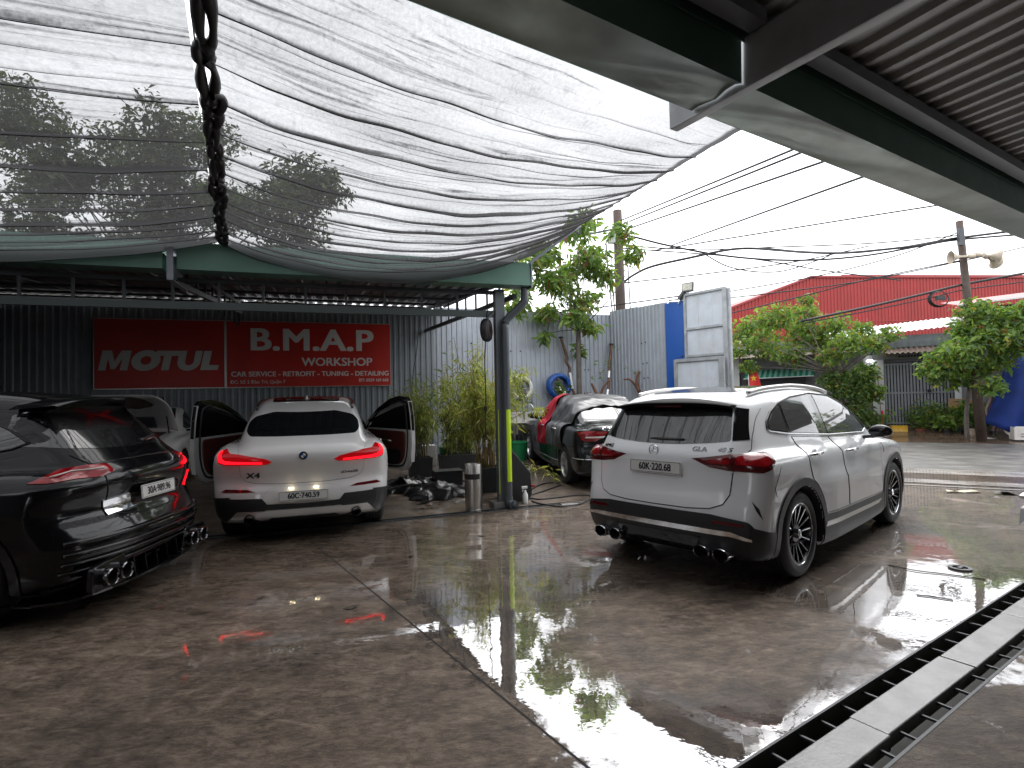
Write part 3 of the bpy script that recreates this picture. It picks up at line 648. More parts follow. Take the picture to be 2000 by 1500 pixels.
# ---- pearl white coupe SUV with open front doors under the canopy
def open_door(c, g, s, ang):
    hx, hy = 3.40, .885
    o = link('front_door', None, g); o.location = (hx, s * hy, 0); o.rotation_euler = (0, 0, -s * ang)
    D = [(0, .42), (1.14, .40), (1.24, .48), (1.29, .62), (1.32, .85), (1.31, 1.08), (1.29, 1.30), (1.24, 1.52), (1.19, 1.56), (1.0, 1.575), (.75, 1.52), (.42, 1.36), (.12, 1.14), (0, 1.08)]
    M4 = Matrix(((-1, 0, 0, 0), (0, 0, s, -s * .035), (0, 1, 0, 0), (0, 0, 0, 1)))
    lower = [(0, .42), (1.14, .40), (1.24, .48), (1.29, .62), (1.32, .85), (1.315, 1.06), (0, 1.06)]
    mb = MB(); mb.prism(rounded(lower, .05), M4, .075); sh = mb.build('door_shell', M['pearl_paint'], o, bevel=.012)
    fr = MB(); top = [(1.315, 1.05), (1.29, 1.30), (1.25, 1.50), (1.19, 1.555), (1.0, 1.572), (.75, 1.52), (.42, 1.36), (.12, 1.14), (.03, 1.05)]
    pts = [M4 @ Vector((a, b, .035)) for a, b in top]
    for i in range(len(pts) - 1): fr.bar(pts[i], pts[i + 1], .05, .05, (0, 1, 0))
    fr.build('window_frame', M['gloss_black'], o)
    gl = MB(); gl.prism(top, M4 @ Matrix.Translation((0, 0, .030)), .006); gl.build('door_glass', M['glass_plain'], o)
    ji = MB(); q = [(1.30, .55), (1.328, .85), (1.322, 1.08), (1.30, 1.30), (1.255, 1.515)]
    for i in range(len(q) - 1): ji.bar(M4 @ Vector((*q[i], .0375)), M4 @ Vector((*q[i + 1], .0375)), .018, .07, (0, 1, 0))
    ji.build('door_edge', M['pearl_paint'], o)
    inn = [(.05, .50), (1.0, .49), (1.10, .54), (1.16, .64), (1.19, .82), (1.185, 1.03), (.05, 1.03)]
    tp = MB(); tp.prism(rounded(inn, .06), M4 @ Matrix.Translation((0, 0, -.03)), .035); tp.build('door_trim', M['red_trim'], o, bevel=.012)
    dk = MB(); dk.prism(rounded([(.10, .50), (.95, .49), (1.05, .54), (1.10, .62), (1.10, .74), (.10, .72)], .05), M4 @ Matrix.Translation((0, 0, -.045)), .02); dk.build('door_pocket', M['trim'], o)
    sl = MB(); sl.tube([M4 @ Vector((a, b, -.006)) for a, b in spline([(.0, .47), (.6, .45), (1.05, .47), (1.17, .56), (1.225, .72), (1.24, .9), (1.235, 1.05), (1.21, 1.3), (1.165, 1.47), (1.0, 1.51)], 5)], .014, 6); sl.build('door_seal', M['tyre'], o, smooth=True)
    hd = MB(); hd.tube([M4 @ Vector((a, b, z)) for a, b, z in ((.45, .86, -.03), (.5, .88, -.07), (.8, .88, -.07), (.85, .86, -.03))], .015, 8); hd.build('pull_handle', M['satin'], o, smooth=True)
    door_mirror(o, (-.18, s * .16, 1.12), s, M['gloss_black'])
def build_x4():
    c = X4; g = empty('suv', 'white sloping-roof SUV with lit tail lamps and open front doors, facing the sign', 'car', (-2.334, 6.13, -.03), R(108.82))
    g.rotation_euler = (0, R(-1.6), R(108.82))
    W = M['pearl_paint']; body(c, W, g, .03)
    for i in (0, 1):
        for s in (1, -1): wheel(g, c.sp['arch'][i][0], s * .80, .37, .26, .26, 'black'); arch_trim(c, g, i, s, .425, .49, M['trim'])
    rw = [(0, 1.20), (-.30, 1.20), (-.58, 1.205), (-.63, 1.25), (-.625, 1.345), (-.56, 1.41), (-.36, 1.455), (-.15, 1.448), (0, 1.446)]
    patch(c, 'rear_window', rounded(rw + [(-a, b) for a, b in rw[1:-1]][::-1], .03), 'rear', M['glass_plain'], g, off=.005)
    tg = [(-.70, 1.14), (-.665, 1.05), (-.652, .90), (-.645, .80), (-.60, .745), (-.50, .715), (-.25, .70), (0, .698)]
    seam(c, 'tailgate_gap', tg + [(-a, b) for a, b in tg[:-1]][::-1], 'rear', M['trim'], g, .0045)
    tgp = tg + [(-a, b) for a, b in tg[:-1]][::-1] + [(.64, 1.185), (.3, 1.188), (0, 1.188), (-.3, 1.188), (-.64, 1.185)]
    patch(c, 'tailgate', tgp, 'rear', W, g, off=.004)
    tl = [(.264, .95), (.324, .985), (.45, 1.012), (.582, 1.035), (.676, 1.042), (.74, 1.07), (.80, 1.088), (.835, 1.06), (.825, 1.0), (.80, .945), (.70, .922), (.309, .922)]
    lit = [(.35, .934), (.70, .937), (.775, .955), (.80, 1.0), (.815, 1.055), (.79, 1.062), (.755, 1.0), (.72, .972), (.64, .962), (.35, .950)]
    for s in (1, -1):
        o = patch(c, 'tail_light', tl, ('obl', 40), M['lit_red_dim'], g, off=.006, sgn=s, step=.03, bulge=.010)
        patch(c, 'light_bar', lit, ('obl', 40), M['lit_red'], o, off=.019, sgn=s, step=.03)
        patch(c, 'reflector', [(s * .49, .622), (s * .57, .648), (s * .80, .655), (s * .85, .628), (s * .80, .622)], 'rear', M['dark_lens'], g, off=.005)
    bl = [(-.90, .56), (-.70, .553), (-.43, .553), (-.375, .488), (0, .478), (.375, .488), (.43, .553), (.70, .553), (.90, .56), (.92, .28), (.6, .25), (-.6, .25), (-.92, .28)]
    patch(c, 'rear_bumper', bl, 'rear', M['trim'], g, off=.010)
    for s in (1, -1): patch(c, 'bumper_corner', [(.14, .57), (.30, .555), (.44, .555), (.50, .30), (.5, .24), (.16, .26)], 'side', M['trim'], g, off=.012, sgn=s)
    sk = [(-.79, .305), (-.68, .415), (-.41, .418), (-.38, .428), (0, .428), (.38, .428), (.41, .418), (.68, .415), (.79, .305), (.62, .305), (.60, .345), (.53, .345), (.45, .318), (.38, .318), (.33, .345), (-.33, .345), (-.38, .318), (-.45, .318), (-.53, .345), (-.60, .345), (-.62, .305)]
    patch(c, 'skid_plate', sk, 'rear', M['satin'], g, off=.022)
    for y in (-.56, .56): exhaust_tip(g, (.09, y, .325), .055, .055, m=M['gloss_black'])
    rc = [(-.42, .57), (-.37, .645), (-.26, .672), (.26, .672), (.37, .645), (.42, .57), (.36, .50), (-.36, .50)]
    seam(c, 'plate_recess_edge', rc + rc[:1], 'rear', M['satin'], g, .003, off=-.001)
    number_plate(g, (.0, 0, .568), REARM.to_4x4().to_euler(), '60C\u00b7740.59')
    for y in (-.13, .13):
        mb = MB(); mb.box((.012, y, .652), (.012, .05, .010)); mb.build('plate_lamp', M['lit_white'], g)
    o = MB(); T = at_rear(.012, 0, 1.005); o.lathe([(0, .006), (.034, .005), (.04, .008), (.045, .004), (.045, -.01)], T, 28); em = o.build('emblem', M['gloss_black'], g, auto=40)
    for k in range(4):
        q = MB(); an = np.linspace(k * PI / 2, (k + 1) * PI / 2, 7); q.add([T @ Vector((0, 0, .0075))] + [T @ Vector((.027 * math.cos(a), .027 * math.sin(a), .0075)) for a in an], [tuple(range(8))])
        q.build('emblem_quarter', M['badge_blue'] if k % 2 else M['white'], em)
    surf_text(c, 'badge', 'X4', .085, .52, .80, M['ink'], g, font_bold=.003, sx=1.35, shear=.1)
    surf_text(c, 'badge', 'xDrive20i', .040, -.49, .79, M['ink'], g, font_bold=.001, sx=1.2)
    dlo = [(.95, 1.20), (1.25, 1.34), (1.6, 1.45), (2.05, 1.50), (2.5, 1.48), (2.9, 1.38), (3.35, 1.16), (3.3, 1.12), (2.0, 1.14), (1.1, 1.17)]
    for s in (1, -1):
        patch(c, 'side_window', dlo, 'side', M['glass_plain'], g, off=.004, sgn=s)
        patch(c, 'doorway_shade', [(2.15, .45), (2.1, 1.10), (2.2, 1.48), (2.5, 1.47), (2.9, 1.37), (3.3, 1.14), (3.35, .45)], 'side', M['well'], g, off=.008, sgn=s)  # dark patch on the uncut body, painted shade for the open doorway
        rd = [(1.30, 1.13), (2.05, 1.12), (2.10, .45), (1.50, .45), (1.42, .66), (1.28, .82)]
        o = patch(c, 'rear_door', rd, 'side', W, g, off=.004, sgn=s); handle(c, o, 1.5, 1.0, s, W); seam(c, 'door_gap', rd + rd[:1], 'side', M['trim'], g, .005, s)
        patch(c, 'sill_trim', [(1.45, .42), (3.3, .42), (3.3, .22), (1.45, .22)], 'side', M['trim'], g, off=.012, sgn=s)
        seam(c, 'roof_rail', [(1.1, s * .57), (1.2, s * .575), (1.6, s * .59), (2.1, s * .59), (2.6, s * .58)], 'top', M['gloss_black'], g, .016, off=.018, n=8)
        open_door(c, g, s, R(29 if s > 0 else 30))
        patch(c, 'headlamp', [(s * .45, .80), (s * .80, .86), (s * .82, .76), (s * .5, .72)], 'front', M['chrome'], g, off=.005)
    mb = MB(); mb.add([(1.62, -.02, 1.585), (1.62, .02, 1.585), (1.86, .025, 1.59), (1.86, -.025, 1.59), (1.66, 0, 1.655), (1.72, 0, 1.655)], [(0, 4, 1), (0, 3, 5, 4), (1, 4, 5, 2), (3, 2, 5)]); mb.build('roof_fin', W, g)
    patch(c, 'glass_roof', rounded([(1.45, -.42), (2.5, -.45), (2.5, .45), (1.45, .42)], .06), 'top', M['glass_plain'], g, off=.004, step=.08)
    patch(c, 'windscreen', rounded([(2.62, -.5), (3.4, -.64), (3.5, 0), (3.4, .64), (2.62, .5)], .05), 'top', M['glass_plain'], g, off=.004, step=.08)
    patch(c, 'grille', rounded([(-.45, .52), (.45, .52), (.46, .80), (-.46, .80)], .05), 'front', M['gloss_black'], g, off=.006)
    return g

# ---- black SUV at the left edge
def build_suv():
    c = COUPE; g = empty('suv', 'glossy black SUV with roof spoiler and quad exhausts at the left edge', 'car', (-3.03, 4.78, 0), R(182.5))
    K = M['black_paint']; body(c, K, g, .03)
    for i in (0, 1):
        for s in (1, -1): wheel(g, c.sp['arch'][i][0], s * .80, .37, .29, .275, 'multi'); arch_trim(c, g, i, s, .42, .48, M['gloss_black'])
    rw = [(0, 1.225), (-.35, 1.23), (-.60, 1.25), (-.655, 1.28), (-.54, 1.53), (-.40, 1.565), (0, 1.575)]
    patch(c, 'rear_window', rounded(rw + [(-a, b) for a, b in rw[1:-1]][::-1], .03), 'rear', M['glass'], g, off=.004)
    P = []
    for t in np.linspace(-1, 1, 25):
        y = .60 * t; d = .07 * abs(t) ** 3; e = .06 * t * t
        P.append([(.80, y, 1.665 - .045 * t * t - d), (.56 + e, y, 1.652 - .02 * t * t - d), (.40 + e, y, 1.648 - d), (.375 + e, y, 1.638 - d), (.41 + e, y, 1.618 - d), (.52 + e, y, 1.60 - d), (.60 + e, y, 1.565 - d * .4), (.66 + e, y, 1.53)])
    mb = MB(); mb.grid(P); o = mb.build('roof_spoiler', K, g, auto=50)
    mb = MB(); mb.box((.42, .02, 1.632), (.02, .30, .012)); mb.build('brake_lamp', M['lit_red_dim'], o)
    mb = MB(); mb.tube([(.20, 0, 1.265), (.21, -.06, 1.27), (.26, -.30, 1.30)], [.016, .013, .008], 8); mb.build('rear_wiper', M['trim'], g, smooth=True)
    mb = MB(); mb.tube([(.195, -.08, 1.262), (.245, -.36, 1.295)], .007, 6); mb.build('wiper_red_tube', M['dark_lens'], g, smooth=True)  # slim dark red tube beside the wiper arm
    # lamps: long teardrops; the right-hand one is lit
    for s in (1, -1):
        tl = [(.42, 1.06), (.46, 1.115), (.58, 1.125), (.74, 1.105), (.86, 1.07), (.96, 1.03), (.86, 1.022), (.70, 1.035), (.52, 1.03)]
        o = patch(c, 'tail_light', tl, ('obl', 40), M['red_lens'], g, off=.006, sgn=s, step=.03, bulge=.012)
        seam(c, 'light_line', [(.50, 1.085), (.70, 1.075), (.84, 1.052)], ('obl', 40), M['lit_red'] if s < 0 else M['white'], o, .006, s, .018)
        if s < 0:
            patch(c, 'light_bar', rounded([(.42, 1.00), (.56, 1.02), (.66, 1.09), (.64, 1.10), (.55, 1.045), (.42, 1.02)], .01), ('obl', 40), M['lit_red'], o, off=.02, sgn=s, step=.03)
            patch(c, 'low_red_patch', [(.62, .78), (.67, .92), (.70, .92), (.66, .78)], ('obl', 40), M['lit_red'], g, off=.008, sgn=s, step=.03)  # upright emissive red patch below the right-hand lamp
    tg = [(-.60, 1.20), (-.55, 1.10), (-.53, .95), (-.51, .74), (-.3, .70), (0, .69)]
    seam(c, 'tailgate_gap', tg + [(-a, b) for a, b in tg[:-1]][::-1], 'rear', M['well'], g, .006)
    seam(c, 'tailgate_crease', [(-.58, 1.12), (-.3, 1.135), (0, 1.14), (.3, 1.135), (.58, 1.12)], 'rear', K, g, .010)
    number_plate(g, (.035, .02, .855), (REARM.to_4x4() @ Matrix.Rotation(R(-4), 4, 'X')).to_euler(), '30A\u00b7989.96', w=.47)
    pr = [(.27, .745), (.52, .725), (.55, .845), (.31, .865)]
    patch(c, 'chrome_trim', pr, 'rear', M['chrome'], g, off=.012)
    for z, h in ((.60, .022), (.52, .018), (.45, .016), (.39, .012)):
        mb = MB(); pts, hh = c.place([(y, z - .02 * abs(y)) for y in np.linspace(-.86, .86, 25)], 'rear'); mb.tube([p - np.array([.012, 0, 0]) for p in pts], h, 8); mb.build('bumper_rib', K, g, smooth=True)
    for s in (1, -1):
        mb = MB(); mb.prism(rounded([(.36, .20), (.80, .21), (.78, .40), (.42, .42)], .05), Matrix.Translation((.10, 0, 0)) @ Matrix(((0, 0, -1, 0), (s, 0, 0, 0), (0, 1, 0, 0), (0, 0, 0, 1))), .05); mb.build('exhaust_surround', M['gloss_black'], g, bevel=.012)
        for y in (.49, .655): exhaust_tip(g, (.015, s * y, .30), .074, .066, m=M['dark_chrome'])
    for y in (-.30, -.15, 0, .15, .30):
        mb = MB(); mb.add([(.07, y - .008, .36), (.07, y + .008, .36), (.05, y - .008, .20), (.05, y + .008, .20), (.40, y - .008, .34), (.40, y + .008, .34), (.34, y - .008, .17), (.34, y + .008, .17)], [(0, 2, 3, 1), (0, 4, 6, 2), (1, 3, 7, 5), (2, 6, 7, 3), (4, 5, 7, 6), (0, 1, 5, 4)]); mb.build('diffuser_fin', M['gloss_black'], g)
    lp = MB(); pts, hh = c.place([(y, .30) for y in np.linspace(-.90, .90, 25)], 'rear')
    lp.grid([[(p[0] - .05, p[1], .185), (p[0] - .055, p[1], .172), (p[0] + .25, p[1] * .96, .172)] for p in pts]); lp.build('rear_lip', M['gloss_black'], g, solid=.006)
    dlo = [(.62, 1.30), (.78, 1.40), (1.05, 1.52), (1.5, 1.585), (2.1, 1.60), (2.6, 1.53), (3.0, 1.38), (3.35, 1.15), (3.2, 1.12), (2.0, 1.15), (1.0, 1.21), (.72, 1.26)]
    for s in (1, -1):
        patch(c, 'side_window', rounded(dlo, .03), 'side', M['glass'], g, off=.004, sgn=s)
        seam(c, 'window_trim', dlo + dlo[:1], 'side', M['gloss_black'], g, .010, s, .003)
        rd = [(1.22, 1.16), (2.05, 1.12), (2.10, .45), (1.50, .45), (1.42, .66), (1.26, .84)]; fd = [(2.10, 1.115), (3.22, 1.09), (3.28, .45), (2.14, .45)]
        for nm, pl, hx in (('rear_door', rd, 1.5), ('front_door', fd, 2.4)):
            o = patch(c, nm, pl, 'side', K, g, off=.004, sgn=s); handle(c, o, hx, 1.0, s, K); seam(c, 'door_gap', pl + pl[:1], 'side', M['well'], g, .005, s)
        seam(c, 'sill_blade', [(.60, .24), (1.45, .22), (3.3, .22)], 'side', M['gloss_black'], g, .02, s, .02)
        door_mirror(g, (2.85, s * 1.07, 1.16), s, M['gloss_black'])
        patch(c, 'headlamp', [(s * .45, .80), (s * .80, .86), (s * .82, .76), (s * .5, .72)], 'front', M['chrome'], g, off=.005)
    patch(c, 'windscreen', rounded([(2.55, -.5), (3.35, -.64), (3.45, 0), (3.35, .64), (2.55, .5)], .05), 'top', M['glass'], g, off=.004, step=.08)
    patch(c, 'grille', rounded([(-.45, .46), (.45, .46), (.46, .74), (-.46, .74)], .05), 'front', M['gloss_black'], g, off=.006)
    return g

# ---- dark saloon by the wall, and a white saloon with its bonnet up
def drape(c, x0, x1, a0, a1, nx, na, off, name, m, amp=.02, edge=.05, seed=1, ctr=.75):
    """a loose sheet laid over the body from angle a0 to a1 round its long axis"""
    rs = np.random.RandomState(seed); ph = rs.rand(8) * 6.28
    X = np.linspace(x0, x1, nx); A = np.linspace(R(a0), R(a1), na); P = []
    for i, x in enumerate(X):
        xe = x + edge * np.sin(A * 3 + ph[0]) * (1 if i in (0, nx - 1) else .4)
        O = np.stack([xe, 1.7 * np.cos(A), ctr + 1.7 * np.sin(A)], 1); D = np.stack([0 * A, -np.cos(A), -np.sin(A)], 1)
        q, h = c.cast(O, D, 1.7); g = c.grad(q); g /= np.linalg.norm(g, axis=1)[:, None] + 1e-9
        w = off + amp * (np.abs(np.sin(xe * 9 + ph[1] + 2.2 * np.sin(A * 2 + ph[2]))) ** 3 + .6 * np.abs(np.sin(A * 7 + ph[3] + xe * 4)) ** 4 + .35 * np.abs(np.sin(xe * 23 + A * 5 + ph[4])))
        P.append(q + g * w[:, None])
    return MB().grid(P)
def build_sedan():
    c = SEDAN; g = empty('sedan', 'dark wet saloon with plastic sheet and red cloth over it by the wall', 'car', (1.9, 8.9, .04), R(101))
    g.rotation_euler = (0, R(-2.0), R(101))
    K = M['dark_paint']; body(c, K, g, .03)
    for i in (0, 1):
        for s in (1, -1): wheel(g, c.sp['arch'][i][0], s * .765, .318, .225, .22, 'silver')
    patch(c, 'rear_window', rounded([(-.52, 1.10), (.52, 1.10), (.585, 1.12), (.48, 1.355), (.3, 1.385), (-.3, 1.385), (-.48, 1.355), (-.585, 1.12)], .03), 'rear', M['glass_plain'], g, off=.004)
    tl = [(.32, .945), (.45, .955), (.64, .95), (.80, .935), (.80, .90), (.72, .81), (.64, .785), (.52, .79), (.42, .84)]
    for s in (1, -1):
        o = patch(c, 'tail_light', tl, ('obl', 40), M['red_lens'], g, off=.006, sgn=s, step=.03, bulge=.012)
        patch(c, 'indicator', [(.37, .875), (.66, .868), (.66, .845), (.40, .848)], ('obl', 40), M['plate'], o, off=.02, sgn=s, step=.03)
        dlo = [(.85, 1.06), (1.10, 1.22), (1.45, 1.33), (1.9, 1.36), (2.3, 1.345), (2.65, 1.26), (3.02, 1.05), (2.9, 1.01), (1.8, 1.03), (1.0, 1.045)]
        patch(c, 'side_window', dlo, 'side', M['glass_plain'], g, off=.004, sgn=s)
        rd = [(1.25, 1.02), (1.98, 1.0), (2.02, .35), (1.42, .35), (1.35, .55), (1.22, .68)]; fd = [(2.02, 1.0), (3.05, .97), (3.18, .75), (3.15, .35), (2.06, .35)]
        for nm, pl, hx in (('rear_door', rd, 1.45), ('front_door', fd, 2.3)):
            o = patch(c, nm, pl, 'side', K, g, off=.004, sgn=s); handle(c, o, hx, .90, s, M['chrome']); seam(c, 'door_gap', pl + pl[:1], 'side', M['well'], g, .005, s)
        seam(c, 'sill_strip', [(1.35, .33), (3.2, .31)], 'side', M['chrome'], g, .007, s, .004)
        door_mirror(g, (2.83, s * .96, 1.05), s, M['gloss_black'])
        seam(c, 'bumper_strip', [(.12, .50), (.45, .50)], 'side', M['chrome'], g, .008, s, .005)
        patch(c, 'headlamp', [(s * .45, .66), (s * .76, .72), (s * .78, .62), (s * .5, .58)], 'front', M['chrome'], g, off=.005)
    seam(c, 'bumper_strip', [(-.76, .50), (-.4, .505), (.4, .505), (.76, .50)], 'rear', M['chrome'], g, .008, 1, .005)
    bt = [(-.64, 1.05), (-.60, .96), (-.44, .80), (-.40, .70), (0, .68), (.40, .70), (.44, .80), (.60, .96), (.64, 1.05)]
    seam(c, 'boot_gap', bt, 'rear', M['well'], g, .005)
    surf_text(c, 'badge', 'C 250', .075, .36, .985, M['chrome'], g, font_bold=.003, sx=1.15)
    ring_logo(g, .005, 0, .955, .05, M['chrome'])
    number_plate(g, (.0, 0, .78), REARM.to_4x4().to_euler(), '', w=.47)
    patch(c, 'windscreen', rounded([(2.45, -.48), (3.2, -.62), (3.3, 0), (3.2, .62), (2.45, .48)], .05), 'top', M['glass_plain'], g, off=.004, step=.08)
    patch(c, 'grille', rounded([(-.42, .45), (.42, .45), (.45, .70), (-.45, .70)], .05), 'front', M['gloss_black'], g, off=.006)
    mw = g.matrix_basis.copy()
    sh = mat('grey_plastic_sheet', (.075, .075, .08), .30, spec=.5, var=.35, vscale=3, bump=.2, bscale=9)
    mb = drape(c, .98, 2.10, -12, 128, 44, 60, .012, 'sheet', sh, .022, .08, 3)
    o = mb.build('plastic_sheet', sh, None, auto=60, solid=.003); o.matrix_world = g.matrix_world if False else Matrix.Translation(g.location) @ g.rotation_euler.to_matrix().to_4x4()
    tag(o, 'crumpled grey plastic sheet draped over the roof and rear door of the dark saloon', 'plastic sheet')
    rc = mat('red_cloth', (.42, .012, .030), .7, var=.25, vscale=5, bump=.3, bscale=30)
    mb = drape(c, 2.02, 2.66, -13, 60, 34, 50, .022, 'cloth', rc, .034, .07, 8)
    o2 = mb.build('red_cloth', rc, None, auto=60, solid=.004); o2.matrix_world = o.matrix_world
    tag(o2, 'red cloth hung over the front door window of the dark saloon', 'cloth')
    return g
def build_white_sedan():
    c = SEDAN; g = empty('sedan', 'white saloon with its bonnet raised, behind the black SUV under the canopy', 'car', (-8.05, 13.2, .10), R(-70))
    W = M['pearl_paint']; body(c, W, g, .045)
    for i in (0, 1):
        for s in (1, -1): wheel(g, c.sp['arch'][i][0], s * .765, .318, .225, .22, 'silver')
    o = link('bonnet', None, g); o.location = (3.42, 0, 1.03); o.rotation_euler = (0, R(-41), 0)
    P = [[(x, y, -.10 * (x / 1.05) ** 3 - .08 * (y / .72) ** 4 + .03) for y in np.linspace(-.72 * (1 - .30 * (x / 1.02) ** 6), .72 * (1 - .30 * (x / 1.02) ** 6), 15)] for x in np.linspace(0, 1.02, 12)]
    mb = MB(); mb.grid(P); mb.build('bonnet_panel', W, o, smooth=True, solid=.02)
    mb = MB(); mb.grid([[(x, y, -.10 * (x / 1.05) ** 3 - .02) for y in np.linspace(-.4, .4, 7)] for x in np.linspace(.08, .40, 7)]); mb.build('bonnet_liner', M['steel_dark'], o, smooth=True, solid=.01)
    mb = MB(); mb.tube([(3.55, .60, .92), (3.90, .58, 1.62)], .012, 6); mb.build('bonnet_strut', M['trim'], g)
    patch(c, 'engine_bay', rounded([(3.5, -.55), (4.3, -.5), (4.3, .5), (3.5, .55)], .05), 'top', M['well'], g, off=.004, step=.1)
    for s in (1, -1):
        patch(c, 'headlamp', [(s * .45, .66), (s * .76, .72), (s * .78, .62), (s * .5, .58)], 'front', M['chrome'], g, off=.005)
        patch(c, 'side_window', [(.85, 1.06), (1.10, 1.22), (1.45, 1.33), (1.9, 1.36), (2.3, 1.345), (2.65, 1.26), (3.02, 1.05), (2.9, 1.01), (1.8, 1.03)], 'side', M['glass_plain'], g, off=.004, sgn=s)
        door_mirror(g, (2.83, s * .96, 1.05), s, M['gloss_black'])
    patch(c, 'windscreen', rounded([(2.45, -.48), (3.2, -.62), (3.3, 0), (3.2, .62), (2.45, .48)], .05), 'top', M['glass_plain'], g, off=.004, step=.08)
    patch(c, 'grille', rounded([(-.42, .45), (.42, .45), (.45, .70), (-.45, .70)], .05), 'front', M['gloss_black'], g, off=.006)
    return g
build_gla(); build_x4(); build_suv(); build_sedan(); build_white_sedan()
# ------------------------------------------------------------------ frames of reference: workshop (W), near canopy (N), drain (D), right wall (E)
def frame(ox, oy, deg):
    a = R(deg); return Matrix.Translation((ox, oy, 0)) @ Matrix.Rotation(a, 4, 'Z')
FW = frame(-.149, 7.951, 18.5)
_an = R(32.3)
FN = Matrix(((math.cos(_an), math.sin(_an), 0, 0), (math.sin(_an), -math.cos(_an), 0, 0), (0, 0, 1, 0), (0, 0, 0, 1)))   # x = t along the gutter, y = n away from the yard
def wp(u, v, z=0): return FW @ Vector((u, v, z))
def npt(t, n, z=0): return FN @ Vector((t, n, z))
def zf(v): return .035 * max(0.0, v + .3)
def gnd(u, v): return wp(u, v, zf(v))
